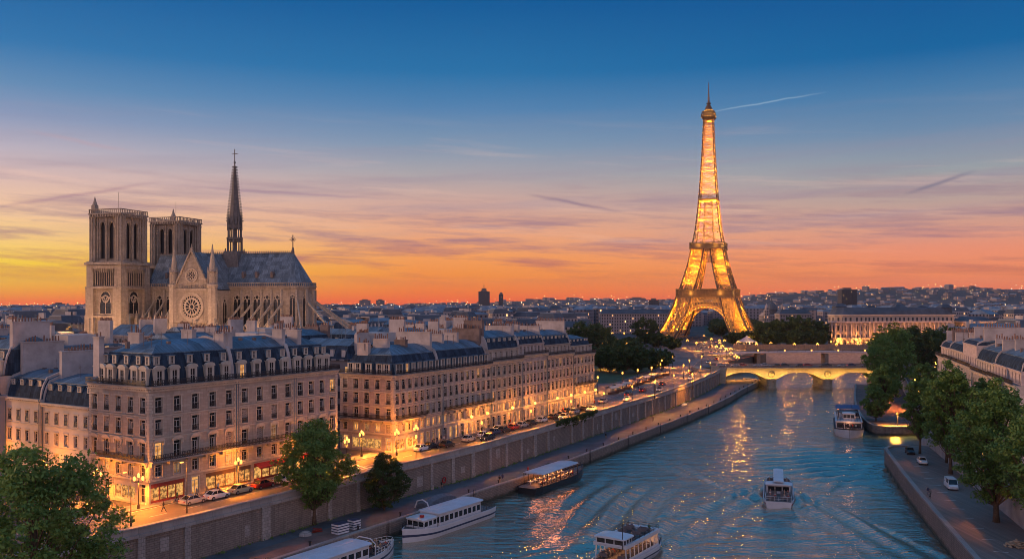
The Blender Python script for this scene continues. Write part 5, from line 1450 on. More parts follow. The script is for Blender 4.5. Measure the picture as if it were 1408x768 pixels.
        ab.build('arch_lamp', M['bulb_gold'], ar_)['kind'] = 'stuff'
        if k in (0, 1):
            for s_ in (-11, 0, 11): q_ = nn * (wo(0) - 3) + ux * s_; uplight((q_.x, q_.y, 3), 60000, (1.0, 0.35, 0.02), .8, T, 120)
    # platforms
    def platform(h, name, z0, z1, half, inner, rows, lamps, pw):
        mb = MB()
        mb.box(-half, -half, z0, half, half, z0 + .5) if False else None
        for k in range(4):
            a = k * PI / 2; ux = Vector((math.cos(a), math.sin(a), 0)); nn = Vector((math.sin(a), -math.cos(a), 0))
            for zz, w_ in ((z0, .9), ((z0 + z1) / 2, .4), (z1, .7)): mb.bar(nn * half - ux * half + Vector((0, 0, zz)), nn * half + ux * half + Vector((0, 0, zz)), w_)
            for i in range(rows + 1):
                s_ = -half + 2 * half * i / rows; s2 = s_ + 2 * half / rows
                mb.bar(nn * half + ux * s_ + Vector((0, 0, z0)), nn * half + ux * s_ + Vector((0, 0, z1)), .4)
                if i < rows:
                    mb.bar(nn * half + ux * s_ + Vector((0, 0, z0)), nn * half + ux * s2 + Vector((0, 0, (z0 + z1) / 2)), .25); mb.bar(nn * half + ux * s2 + Vector((0, 0, z0)), nn * half + ux * s_ + Vector((0, 0, (z0 + z1) / 2)), .25)
            # deck ring
            A_ = nn * half - ux * half; B_ = nn * half + ux * half; C_ = nn * inner + ux * inner; D_ = nn * inner - ux * inner
            for zz, th in ((z0 + .3, .6),):
                mb.add([(A_.x, A_.y, zz), (B_.x, B_.y, zz), (C_.x, C_.y, zz), (D_.x, D_.y, zz), (A_.x, A_.y, zz + th), (B_.x, B_.y, zz + th), (C_.x, C_.y, zz + th), (D_.x, D_.y, zz + th)], [(0, 1, 5, 4), (4, 5, 6, 7), (3, 2, 1, 0), (2, 3, 7, 6)])
            # pavilion wall set back
            mb.quad(tuple(nn * (half - 2.4) - ux * (half - 2.4) + Vector((0, 0, z0 + .9))), tuple(nn * (half - 2.4) + ux * (half - 2.4) + Vector((0, 0, z0 + .9))), tuple(nn * (half - 2.4) + ux * (half - 2.4) + Vector((0, 0, z1 - .6))), tuple(nn * (half - 2.4) - ux * (half - 2.4) + Vector((0, 0, z1 - .6))))
        po = mb.build(name, pmat('platform_iron', (.22, .14, .07), .6), T)
        for k in range(4):
            a = k * PI / 2 ; 
            for s_ in (-.5, .5):
                nn = Vector((math.sin(a), -math.cos(a), 0)); ux = Vector((math.cos(a), math.sin(a), 0)); p = nn * (half - 1.0) + ux * s_ * half
                if k in (0, 1): plight((p.x, p.y, (z0 + z1) / 2), pw, (1.0, 0.5, 0.1), .6, parent=po)
        return po
    platform(0, 'first_platform', 36.0, 43.0, 24.9, 15, 18, 8, 900)
    platform(0, 'second_platform', 78.5, 83.5, 14.6, 7, 12, 8, 900)
    # short ties between legs under the second platform
    mb = MB()
    for k in range(4):
        a = k * PI / 2; ux = Vector((math.cos(a), math.sin(a), 0)); nn = Vector((math.sin(a), -math.cos(a), 0))
        for zz in (68, 72, 78): mb.bar(nn * wo(zz) - ux * wo(zz) + Vector((0, 0, zz)), nn * wo(zz) + ux * wo(zz) + Vector((0, 0, zz)), .8)
        for i in range(-5, 5): mb.bar(nn * wo(68) + ux * (i * 1.8) + Vector((0, 0, 68)), nn * wo(78) + ux * ((i + 1) * 1.8) + Vector((0, 0, 78)), .4); mb.bar(nn * wo(68) + ux * ((i + 1) * 1.8) + Vector((0, 0, 68)), nn * wo(78) + ux * (i * 1.8) + Vector((0, 0, 78)), .4)
    mb.build('tie_girder', iron, T)
    # upper shaft
    mb = MB(); zs = [83.5]
    while zs[-1] < HT - 3: zs.append(min(HT, zs[-1] + max(4.2, wo(zs[-1]) * .95)))
    zs[-1] = HT
    def qf(z_): o = wo(z_); return [(-o, -o, z_), (o, -o, z_), (o, o, z_), (-o, o, z_)]
    truss(mb, qf, zs, .9, .46, 1)
    # inner column and stair landings give the shaft its density
    def qi(z_): o = max(1.2, wo(z_) * .38); return [(-o, -o, z_), (o, -o, z_), (o, o, z_), (-o, o, z_)]
    truss(mb, qi, [z_ for z_ in zs if z_ < 125], .3, .25, 1)
    mb.box(-8.5, -8.5, 121, 8.5, 8.5, 122.4)
    us = mb.build('upper_shaft', [iron, M['tower_dark']], T)
    for z_, p in ((86, 9000), (94, 8000), (102, 7500), (110, 7000), (118, 6500), (127, 5500), (136, 5000), (145, 4500), (154, 4200), (163, 3800), (172, 3400), (181, 3200), (189, 3000)):
        lm = MB(); lm.box(-.4, -.4, -.4, .4, .4, .4, 0); lm.box(-.3, -.3, .4, .3, .3, .55, 1)
        oo = wo(z_) * .66
        for q in ((oo, oo), (-oo, oo)) if z_ < 150 else ((0, oo * .9),):
            lo = lm.build('projector', [M['iron'], M['bulb_gold']], us, (q[0], q[1], z_)); uplight((0, 0, .8), p * (5.4 if z_ < 150 else 6.5), (1.0, 0.35, 0.02), .5, lo, 160)
    # top cabin
    mb = MB(); mb.frust(0, 0, 200, 3.7, 3.7, 203, 6.0, 6.0); mb.box(-6, -6, 203, 6, 6, 204.2); mb.box(-4.6, -4.6, 204.2, 4.6, 4.6, 207.5); mb.box(-5.4, -5.4, 207.5, 5.4, 5.4, 208.1)
    for k in range(13):
        s_ = -5.8 + k * 11.6 / 12
        for q in ((s_, -5.8), (s_, 5.8), (-5.8, s_), (5.8, s_)): mb.bar((q[0], q[1], 204.2), (q[0], q[1], 206.6), .25)
    mb.lathe(0, 0, [(3.6, 208.1), (3.4, 210.5), (2.2, 213), (1.2, 214.5), (1.0, 217)], 10); mb.box(-2, -2, 215.2, 2, 2, 215.6)
    cb = mb.build('top_cabin', M['tower_dark'], T, (0, 0, -9))
    b2 = MB()
    for k in range(16):
        a = 2 * PI * k / 16; b2.ball((6.3 * math.cos(a), 6.3 * math.sin(a), 203.4), .34, 5); b2.ball((3.8 * math.cos(a), 3.8 * math.sin(a), 209), .34, 5); b2.ball((5.0 * math.cos(a), 5.0 * math.sin(a), 206), .3, 5)
    b2.build('cabin_light', M['bulb_gold'], cb)
    for q in ((0, -9), (7, -6)): plight((q[0], q[1], 206), 1100, (1.0, .5, .1), .5, parent=cb)
    mb = MB(); mb.lathe(0, 0, [(.9, 217), (.8, 221), (.5, 221.5), (.45, 227), (.15, 234)], 7); mb.box(-1.1, -.2, 220, 1.1, .2, 220.5); mb.box(-.9, -.2, 223, .9, .2, 223.4)
    mb.build('antenna', M['chimney_brown'], T, (0, 0, -9))
lattice_tower()

# ================================================================ PALACE ON THE RIGHT BANK
def citymat(name, wall, lit, cellx, cellz, litcol=(1.0, 0.5, 0.18), lits=3.0, ww=0.42, wh=0.55, var=0.25):
    """facade of a distant building: procedural windows by metre cells, a few of them lit"""
    m = bpy.data.materials.new(name); m.use_nodes = True; t = NT(m.node_tree)
    b = m.node_tree.nodes['Principled BSDF']; b.inputs['Roughness'].default_value = 0.7
    ge = t.n('ShaderNodeNewGeometry'); pos = ge.outputs['Position']; nor = ge.outputs['Normal']
    tan = t.vm('NORMALIZE', t.vm('ADD', t.vm('CROSS_PRODUCT', (0, 0, 1), nor), (0.0001, 0, 0)))
    s_ = t.m('DIVIDE', t.vm('DOT_PRODUCT', pos, tan), cellx); pz = t.m('DIVIDE', t.sep(pos)[2], cellz)
    fs, fz = t.m('FRACT', s_), t.m('FRACT', pz); cs, cz = t.m('FLOOR', s_), t.m('FLOOR', pz)
    inx = t.m('LESS_THAN', t.m('ABSOLUTE', t.m('SUBTRACT', fs, .5)), ww / 2); inz = t.m('LESS_THAN', t.m('ABSOLUTE', t.m('SUBTRACT', fz, .5)), wh / 2)
    win = t.m('MULTIPLY', inx, inz)
    nzv = t.sep(nor)[2]; vert = t.m('LESS_THAN', t.m('ABSOLUTE', nzv), 0.3); win = t.m('MULTIPLY', win, vert)
    wn = t.n('ShaderNodeTexWhiteNoise'); t.l(t.comb(cs, cz, t.m('FLOOR', t.m('MULTIPLY', t.sep(tan)[0], 37.0))), wn.inputs['Vector'])
    islit = t.m('MULTIPLY', win, t.m('LESS_THAN', wn.outputs['Value'], lit))
    ri = ge.outputs['Random Per Island']; oi = t.n('ShaderNodeObjectInfo').outputs['Random']
    rr = t.m('FRACT', t.m('ADD', ri, oi))
    k = t.mapr(rr, 0, 1, 1 - var, 1 + var)
    wc = t.mix(1.0, tuple(wall) + (1,), t.comb(k, k, k), 'MULTIPLY')
    t.l(t.mix(win, wc, (0.03, 0.035, 0.045, 1)), b.inputs['Base Color'])
    b.inputs['Emission Color'].default_value = tuple(litcol) + (1,)
    t.l(t.m('MULTIPLY', islit, t.m('MULTIPLY', lits, t.m('ADD', .3, t.sep(wn.outputs['Color'])[1]))), b.inputs['Emission Strength'])
    return m
M['city_wall'] = citymat('city_wall', (0.27, 0.24, 0.245), .05, 2.6, 3.1, lits=2.0)
M['city_far'] = citymat('city_far', (0.19, 0.175, 0.20), .035, 4.2, 3.6, lits=2.6)
M['city_tower'] = citymat('city_tower', (0.05, 0.05, 0.06), .02, 3.0, 3.4, lits=2.0)
M['palace_wall'] = citymat('palace_wall', (0.40, 0.34, 0.30), .02, 3.4, 6.0, ww=.4, wh=.62, lits=1.5)
M['roof_city'] = pmat('roof_city', (0.15, 0.20, 0.26), 0.55, 0.35, 0.12, vec='pos')
M['roof_dark'] = pmat('roof_dark', (0.06, 0.075, 0.10), 0.6, 0.35, 0.12, vec='pos')
def palace():
    X0, Y0 = 232.0, 640.0
    P = empty('palace', (X0, Y0, GZ), 0, 'long colonnaded palace with curved end and glowing arcade at its foot', 'palace')
    wl = MB(); rf = MB(); col_ = MB(); arc = MB()
    # footprint: curved left end then straight to the right
    fr = [(6, 22), (1.5, 15), (0, 8), (2.0, 3.0), (7, 0.0), (14, -1.0), (24, 0), (92, 10), (92, 34), (20, 30)]
    n = len(fr); H = 22.0
    wl.add([(p[0], p[1], 0) for p in fr] + [(p[0], p[1], H) for p in fr], [(i, (i + 1) % n, n + (i + 1) % n, n + i) for i in range(n)])
    wl.build('wall', M['palace_wall'], P)
    cx, cy = sum(p[0] for p in fr) / n, sum(p[1] for p in fr) / n
    o1 = [(cx + (p[0] - cx) * 1.02, cy + (p[1] - cy) * 1.04) for p in fr]; o2 = [(cx + (p[0] - cx) * .86, cy + (p[1] - cy) * .62) for p in fr]
    rf.add([(p[0], p[1], H) for p in o1] + [(p[0], p[1], H + 1.0) for p in o1], [(i, (i + 1) % n, n + (i + 1) % n, n + i) for i in range(n)] + [tuple(range(n, 2 * n)), tuple(range(n - 1, -1, -1))], 0)
    rf.add([(p[0] * .99 + .3, p[1] * .98 + .3, H + 1) for p in fr] + [(p[0], p[1], H + 6.0) for p in o2], [(i, (i + 1) % n, n + (i + 1) % n, n + i) for i in range(n)] + [tuple(range(n, 2 * n))], 1)
    rf.build('roof', [M['limestone_pale'], M['roof_dark']], P)
    front = resample([(1.5, 15), (0, 8), (2.0, 3.0), (7, 0.0), (14, -1.0), (24, 0), (92, 10)], 3.4)
    for a, b in front:
        dx, dy = a - 46, b - 20; L = math.hypot(dx, dy); q = (a + dx / L * .5 * 0, b - .7)
        col_.lathe(q[0] - (0.5 if a < 6 else 0), q[1], [(.7, 6.4), (.55, 7.2), (.5, 16), (.8, 16.8)], 6)
        for zz in (6.3,): pass
    col_.build('colonnade', M['limestone_pale'], P)
    hb = MB()
    for (a, b), (c_, d_) in zip(front[:-1], front[1:]):
        hb.add([(a - .2, b - 1.4, 17), (c_ - .2, d_ - 1.4, 17), (c_, d_ + .2, 17), (a, b + .2, 17), (a - .2, b - 1.4, 18.2), (c_ - .2, d_ - 1.4, 18.2), (c_, d_ + .2, 18.2), (a, b + .2, 18.2)], [(0, 1, 5, 4), (4, 5, 6, 7), (3, 2, 1, 0), (2, 3, 7, 6)])
        arc.plate([(0, 0), (math.dist((a, b), (c_, d_)), 0), (math.dist((a, b), (c_, d_)), 6.2), (0, 6.2)], [arch_pts(math.dist((a, b), (c_, d_)) / 2, 2.2, .1, 3.8, 5.1, 3)], (a - .3, b - 2.2, 0), Vector((c_ - a, d_ - b, 0)).normalized(), (0, 0, 1), .8)
    hb.build('cornice', M['limestone_pale'], P)
    arc.build('arcade', M['limestone'], P)
    for k in range(15):
        a, b = front[int(k * (len(front) - 1) / 14)]
        lm = MB(); lm.ball((0, 0, 0), .55, 6)
        lo = lm.build('arcade_lamp', M['bulb'], P, (a, b - 3.6, 3.2)); 
        if k % 2 == 0: plight((0, -1.6, .5), 7000, (1.0, .33, .05), .5, parent=lo)
    for x, h in ((6, 7.5), (30, 6), (52, 7), (70, 5.5), (88, 7)):
        mb = MB(); mb.box(-4, -3, 0, 4, 5, h - 2); mb.frust(0, 1, h - 2, 4.4, 4.4, h + .5, 2.0, 2.0); mb.build('roof_pavilion', M['roof_dark'], P, (x + 4, 14 + x * .11, H + 1))
    w2 = empty('palace_wing', (X0 + 98, Y0 + 8, GZ), R(6), 'lower lit wing of pale stone beyond the palace end', 'palace')
    mb = MB(); mb.box(0, 0, 0, 26, 18, 17); mb.box(30, 4, 0, 62, 20, 14); mb.build('wall', M['palace_wall'], w2)
    mb = MB(); mb.frust(13, 9, 17, 13.4, 9.4, 18, 13.4, 9.4, 0); mb.frust(13, 9, 18, 12, 8, 21, 7, 3, 1); mb.frust(46, 12, 14, 16.4, 8.4, 15, 16.4, 8.4, 0); mb.frust(46, 12, 15, 15, 7, 18, 9, 2, 1); mb.build('roof', [M['limestone_pale'], M['roof_dark']], w2)
    for x in (4, 14, 24, 36, 50):
        lm = MB(); lm.ball((0, 0, 0), .5, 6); lo = lm.build('wall_lamp', M['bulb'], w2, (x, -3, 4)); plight((0, -1.4, 0), 7000, (1.0, .38, .1), .5, parent=lo)
palace()
# ================================================================ THE CITY
_bg = {}
def bgmesh(seed, near=False):
    """a city building of its own shape: body, mansard or hipped or flat roof, chimneys. Unit: metres, footprint about 18 x 13"""
    if (seed, near) in _bg: return _bg[(seed, near)]
    r_ = random.Random(seed * 7 + 1); L, Wd = r_.uniform(12, 26), r_.uniform(10, 15); H = r_.uniform(14, 21)
    body = MB(); body.box(-L / 2, -Wd / 2, 0, L / 2, Wd / 2, H, 0, bot=False); body.box(-L / 2 - .3, -Wd / 2 - .3, H - .4, L / 2 + .3, Wd / 2 + .3, H, 0)
    rf = MB(); k = r_.random()
    if k < .6:
        rf.frust(0, 0, H, L / 2 - .3, Wd / 2 - .3, H + 3.2, L / 2 - 1.2, Wd / 2 - 1.6, 1); rf.frust(0, 0, H + 3.2, L / 2 - 1.0, Wd / 2 - 1.5, H + 4.7, L / 2 - 1.6, .8, 0)
        n = int(L / 3)
        for i in range(n):
            x = -L / 2 + (i + .5) * L / n; 
            for sy in (-1, 1): rf.box(x - .5, sy * (Wd / 2 - .9) - .5, H + .5, x + .5, sy * (Wd / 2 - .9) + .5, H + 2.2, 2); rf.box(x - .62, sy * (Wd / 2 - .9) - .6, H + 2.2, x + .62, sy * (Wd / 2 - .9) + .6, H + 2.4, 0)
    elif k < .85: rf.frust(0, 0, H, L / 2 + .2, Wd / 2 + .2, H + 3.6, L / 2 - 2, .4, 0)
    else: rf.box(-L / 2, -Wd / 2, H, L / 2, Wd / 2, H + .5, 0); rf.box(-L / 4, -Wd / 4, H + .5, L / 4, Wd / 4, H + 3, 2)
    chs = []
    for i in range(r_.randint(1, 3)):
        ch = MB(); chs.append(ch)
        x = r_.choice((-L / 2 + .5, L / 2 - .5, r_.uniform(-L / 3, L / 3))); y0 = r_.uniform(-Wd / 2 + 1, 0); y1 = y0 + r_.uniform(3, 5.5); z1 = H + r_.uniform(5.2, 6.6)
        ch.box(x - .45, y0, H, x + .45, y1, z1, 0)
        if near:
            for q in range(int((y1 - y0) / .6)): ch.box(x - .13, y0 + .3 + q * .6 - .13, z1, x + .13, y0 + .3 + q * .6 + .13, z1 + r_.uniform(.5, 1.0), 1)
    for q in range(4 if near else 0):
        x, y = r_.uniform(-L / 3, L / 3), r_.uniform(-1, 1); rf.box(x - .03, y - .03, H + 3, x + .03, y + .03, H + 7.2, 0); rf.box(x - .5, y - .02, H + 6.8, x + .5, y + .02, H + 6.85, 0)
    _bg[(seed, near)] = (body.mesh('wall', [M['city_wall']]), rf.mesh('roof', [M['zinc'] if near else M['roof_city'], M['slate'] if near else M['roof_dark'], M['stucco']]), [c_.mesh('chimney', [M['chimney'] if seed % 3 else M['chimney_brown'], M['pot']]) for c_ in chs], L, Wd, H)
    return _bg[(seed, near)]
_bg1 = {}
def bgone(seed):
    if seed in _bg1: return _bg1[seed]
    r_ = random.Random(seed * 13 + 5); L, Wd, H = r_.uniform(14, 34), r_.uniform(11, 18), r_.uniform(15, 24)
    mb = MB(); mb.box(-L / 2, -Wd / 2, 0, L / 2, Wd / 2, H, 0, bot=False)
    if r_.random() < .7: mb.frust(0, 0, H, L / 2 - .2, Wd / 2 - .2, H + 3.4, L / 2 - 1.6, Wd / 2 - 2.2, 2); mb.box(-L / 2 + 1.7, -Wd / 2 + 2.3, H + 3.4, L / 2 - 1.7, Wd / 2 - 2.3, H + 3.9, 1)
    else: mb.frust(0, 0, H, L / 2 + .2, Wd / 2 + .2, H + 3.8, L / 2 - 3, .4, 1)
    for i in range(r_.randint(1, 4)):
        x = r_.uniform(-L / 2 + 1, L / 2 - 1); mb.box(x - .5, -2, H, x + .5, 2, H + 5.6, 3)
    _bg1[seed] = mb.mesh('city_house', [M['city_wall'], M['roof_city'], M['roof_dark'], M['chimney']]); return _bg1[seed]
def blocked(x, y):
    # river corridor, tower place, palace, cathedral, built-up quay fronts
    if y < ENDY + 14 and xat(LB, y) - 40 < x < xat(RB, y) + 34: return True
    if 470 < y < 960 and 60 < x < 345: return True
    if 960 < y < 1180 and 185 < x < 290: return True
    if 600 < y < 720 and 200 < x < 400: return True
    if -30 < x < 96 and 330 < y < 620: return True
    d = Vector((x + 152.5, y - 372)); e = d.dot(Vector((.956, -.292))); f = d.dot(Vector((.292, .956)))
    if -24 < e < 108 and -38 < f < 34: return True
    return False
taken = []
def free(x, y, r):
    for a, b, c in taken:
        if (a - x) ** 2 + (b - y) ** 2 < (r + c) ** 2: return False
    return True
# footprints of the modelled rows
for s in range(0, 44, 6): taken.append((*along(cA, s, 8), 9.0))
for s in range(0, 60, 6): taken.append((*along(cA, 6, 20 + s), 9.0))
for s in range(0, int(s6), 6): q = PB(s); taken.append((q[0] - uB.y * 7, q[1] + uB.x * 7, 8.5))
for s in range(0, 110, 6): q = PR(s, 7); taken.append((q[0], q[1], 8.5))
# near roofscape behind the first rows: individually built with their parts
near_spots = []
cand = []
for i in range(-26, 16):
    for j in range(0, 26):
        s, t_ = j * 16.5, 24 + (-i + 0) * 14.5
        q = (cB[0] - 30 + uB.x * (s - 100) - uB.y * (t_ - 24), cB[1] + uB.y * (s - 100) + uB.x * (t_ - 24) - 10)
        cand.append(q)
for i in range(0, 14):
    for j in range(0, 14):
        cand.append((PR(-60 + j * 17, 24 + i * 16)))
cand.sort(key=lambda q: math.hypot(*q))
k = 0
adjs = ['zinc roofed', 'grey roofed', 'blue roofed', 'slate roofed']
for q in cand:
    x, y = q[0] + rnd.uniform(-1, 1), q[1] + rnd.uniform(-1, 1)
    if y < 120 or abs(x) > y * .66 + 15 or y > 560: continue
    if blocked(x, y) or not free(x, y, 8.0): continue
    if k >= 130: break
    seed = rnd.randint(0, 13); near = y < 330
    side = 'left' if x < 60 else 'right'
    b_, r2, c_, L, Wd, H = bgmesh(seed, near)
    taken.append((x, y, 7.5))
    an = (angB if x < 60 else angR) + rnd.choice((0, PI / 2)) + rnd.uniform(-.06, .06)
    g_ = {'left': 'houses filling the blocks behind the left bank facades', 'right': 'houses filling the blocks behind the right bank row'}[side]
    zz = GZ + rnd.uniform(-.5, 1.5) + (H * -1 + 17.5) * .5
    t_ = empty('city_house', (x, y, GZ - 0.0), an, 'packed city house with metal roof and chimneys behind the %s bank facades' % side, 'house', g_)
    link('wall', b_, t_); link('roof', r2, t_); 
    for cc_ in c_: link('chimney', cc_, t_)
    if y < 215 and x < 60: t_.scale.z = .88
    k += 1
# middle distance: single-mesh houses up to the limit, the rest as one mass
# (position, size) on a jittered street grid
rg = random.Random(99); spots = []
yy = 430.0
while yy < 1750:
    step = 20 + yy * .010
    xx = -yy * .64
    while xx < yy * .64:
        if rg.random() < .86: spots.append((xx + rg.uniform(-3, 3), yy + rg.uniform(-5, 5)))
        xx += step * rg.uniform(.95, 1.45)
    yy += step * 1.05
spots = [s for s in spots if not blocked(*s) and free(s[0], s[1], 9)]
spots.sort(key=lambda q: q[1])
ind = spots[:165]; rest = spots[165:]
for x, y in ind:
    o = link('city_house', bgone(rg.randint(0, 15)), None, (x, y, GZ), rg.choice((0, .35, 1.2, 1.75, .8)))
    tag(o, 'distant city house among the dusk rooftops beyond the first blocks', 'house', 'distant city houses')
mass = MB()
def cbox(mb, x, y, z0, L, Wd, H, an, flat=False):
    c_, s_ = math.cos(an), math.sin(an)
    def P(u_, v_, z_): return (x + c_ * u_ - s_ * v_, y + s_ * u_ + c_ * v_, z_)
    h, w_ = L / 2, Wd / 2
    mb.add([P(-h, -w_, z0), P(h, -w_, z0), P(h, w_, z0), P(-h, w_, z0), P(-h, -w_, z0 + H), P(h, -w_, z0 + H), P(h, w_, z0 + H), P(-h, w_, z0 + H)], [(0, 1, 5, 4), (1, 2, 6, 5), (2, 3, 7, 6), (3, 0, 4, 7)], 0)
    e = .25 if flat else rg.uniform(1.5, 3.5); k_ = .98 if flat else .72
    z1 = z0 + H; mb.add([P(-h, -w_, z1), P(h, -w_, z1), P(h, w_, z1), P(-h, w_, z1), P(-h * k_, -w_ * k_ * .8, z1 + e), P(h * k_, -w_ * k_ * .8, z1 + e), P(h * k_, w_ * k_ * .8, z1 + e), P(-h * k_, w_ * k_ * .8, z1 + e)], [(0, 1, 5, 4), (1, 2, 6, 5), (2, 3, 7, 6), (3, 0, 4, 7), (4, 5, 6, 7)], 1 if rg.random() < .6 else 2)
for x, y in rest:
    cbox(mass, x, y, GZ, rg.uniform(14, 34), rg.uniform(11, 18), rg.uniform(13, 25), rg.choice((0, .35, 1.2, 1.75, .8)))
yy = 1750.0
while yy < 6000:
    step = 30 + (yy - 1750) * .02
    xx = -yy * .64
    while xx < yy * .64:
        x, y = xx + rg.uniform(-9, 9), yy + rg.uniform(-10, 10)
        H = rg.uniform(11, 23) if y < 2600 or rg.random() < .02 else rg.uniform(8, 14)
        if rg.random() < .84: cbox(mass, x, y, hillz(x, y) - 2, rg.uniform(16, 44), rg.uniform(14, 24), H * (.85 if y > 2500 else 1), rg.uniform(0, 3), rg.random() < .3)
        xx += step * rg.uniform(1.0, 1.7)
    yy += step * 1.3
tag(mass.build('distant_city', [M['city_far'], M['roof_city'], M['roof_dark']]), 'sea of far rooftops and facades running to the horizon', 'city', kind='stuff')
# far lights: street lamps too many to count
fl = MB()
for k in range(1000):
    y = 600 + 4200 * rg.random() ** 1.3; x = rg.uniform(-.62, .62) * y
    if blocked(x, y): continue
    z_ = (hillz(x, y) if y > 1500 else GZ) + rg.uniform(14, 26); s_ = .00045 * y * rg.uniform(.5, 1.1)
    fl.add([(x - s_, y, z_), (x + s_, y, z_), (x, y - s_, z_), (x, y + s_, z_), (x, y, z_ - s_), (x, y, z_ + s_)], [(0, 2, 5), (2, 1, 5), (1, 3, 5), (3, 0, 5), (2, 0, 4), (1, 2, 4), (3, 1, 4), (0, 3, 4)], 0 if rg.random() < .75 else 1)
tag(fl.build('distant_city_lights', [emat('far_lamp', (1.0, .50, .16), 6.0), emat('far_lamp_white', (1.0, .78, .55), 5.0)]), 'tiny warm lights scattered over the far city', 'city lights', kind='stuff')

# landmarks on the skyline 
def tower_block(px, ytop, D, wpx, label, mat='city_tower', depth=.7, cap=None, name='tower_block', ybase=424):
    x = (px - 704) / F * D; zt = CAMZ - (ytop - HOR) / F * D; w_ = wpx / F * D
    z0 = (hillz(x, D) if D > 1500 else GZ) - 2
    t_ = empty(name, (x, D, z0), R(rnd.uniform(-10, 10)), label, 'tower block'); H = zt - z0
    mb = MB(); mb.box(-w_ / 2, -w_ * depth / 2, 0, w_ / 2, w_ * depth / 2, H); mb.box(-w_ / 2 - .4, -w_ * depth / 2 - .4, H, w_ / 2 + .4, w_ * depth / 2 + .4, H + 1.5)
    n = max(3, int(w_ / 6))
    for i in range(n + 1): xx = -w_ / 2 + w_ * i / n; mb.box(xx - .5, -w_ * depth / 2 - .8, 0, xx + .5, -w_ * depth / 2, H)
    mb.build('shaft', M[mat], t_)
    rb_ = MB(); rb_.box(-w_ * .3, -w_ * .15, H + 1.5, w_ * .25, w_ * .15, H + 5)
    if cap == 'spire': rb_.box(-w_ * .22, -w_ * .2, H + 5, w_ * .22, w_ * .2, H + 12); rb_.bar((0, 0, H + 10), (0, 0, H + 24), 2.0); rb_.bar((0, 0, H + 24), (0, 0, H + 32), .8)
    elif cap == 'dome': rb_.ball((0, 0, H + 2), w_ * .42, 8, 0, 1.2)
    rb_.build('roof_plant', M['chimney_brown'], t_)
tower_block(1164.5, 399, 1700, 20, 'broad dark office tower standing alone on the right skyline', depth=.8)
tower_block(665.5, 401, 3000, 15, 'dark tower with a stepped top and mast in the middle of the skyline', cap='spire')
tower_block(689, 405, 3000, 5.5, 'slim dark tower with rounded top beside the masted tower', cap='dome')
tower_block(502, 413, 3200, 13, 'left one of the two squat tower blocks right of the cathedral', mat='city_far')
tower_block(523, 413, 3200, 11, 'right one of the two squat tower blocks right of the cathedral', mat='city_far')
tower_block(81, 418, 2600, 13, 'squat grey tower block on the skyline at far left', mat='city_far')
tower_block(899, 413, 1900, 13, 'dark blocky tower just left of the lattice tower', mat='city_tower')
tower_block(876, 410, 3600, 22, 'wide slab block on the low hill in the middle', mat='city_far', depth=.4)
# domed church right of the lattice tower
def domed(px, D, label, s=1.0, towers=True):
    x = (px - 704) / F * D; t_ = empty('domed_church', (x, D, GZ), R(8), label, 'church')
    mb = MB(); mb.box(-14 * s, -9 * s, 0, 14 * s, 9 * s, 20 * s); mb.frust(0, 0, 20 * s, 14 * s, 9 * s, 24 * s, 12 * s, .5)
    for sx in (-1, 1): mb.box(sx * 11 * s - 3 * s, -12 * s, 0, sx * 11 * s + 3 * s, -6 * s, 27 * s); mb.lathe(sx * 11 * s, -9 * s, [(3 * s, 27 * s), (2.4 * s, 31 * s), (.3, 36 * s)], 8)
    mb.build('wall', M['city_wall'], t_)
    mb = MB(); mb.lathe(0, 0, [(7 * s, 20 * s), (7 * s, 27 * s), (7.6 * s, 28 * s), (6.6 * s, 32 * s), (4.4 * s, 35.5 * s), (1.2 * s, 37.5 * s), (1.0 * s, 40 * s), (.2, 43 * s)], 12)
    mb.build('dome', M['roof_dark'], t_)
domed(1061, 1000, 'domed church with two small towers right of the lattice tower', .85)
# long institutional blocks left and right of the lattice tower
def slab(px0, px1, ytop, D, label, mat='city_wall'):
    x0, x1 = (px0 - 704) / F * D, (px1 - 704) / F * D; H = CAMZ - (ytop - HOR) / F * D - GZ - 5
    t_ = empty('long_building', (x0, D, GZ), 0, label, 'building'); mb = MB(); mb.box(0, 0, 0, x1 - x0, 16, H); mb.box(-.5, -.5, H - 1, x1 - x0 + .5, 16.5, H); mb.build('wall', M[mat], t_)
    mb = MB(); mb.frust((x1 - x0) / 2, 8, H, (x1 - x0) / 2, 8, H + 4.2, (x1 - x0) / 2 - 3, 2.5, 0)
    for i in range(int((x1 - x0) / 14)): mb.box(7 + i * 14 - .6, 6, H, 7 + i * 14 + .6, 10, H + 6.5, 1)
    mb.build('roof', [M['roof_dark'], M['chimney']], t_)
slab(826, 936, 424, 905, 'long dark roofed building behind the trees left of the lattice tower')
slab(1072, 1116, 424, 860, 'grey stone building with dark roof behind the trees right of the tower')
slab(735, 812, 440, 640, 'long low building with two rows of lit windows beyond the second block', 'palace_wall')

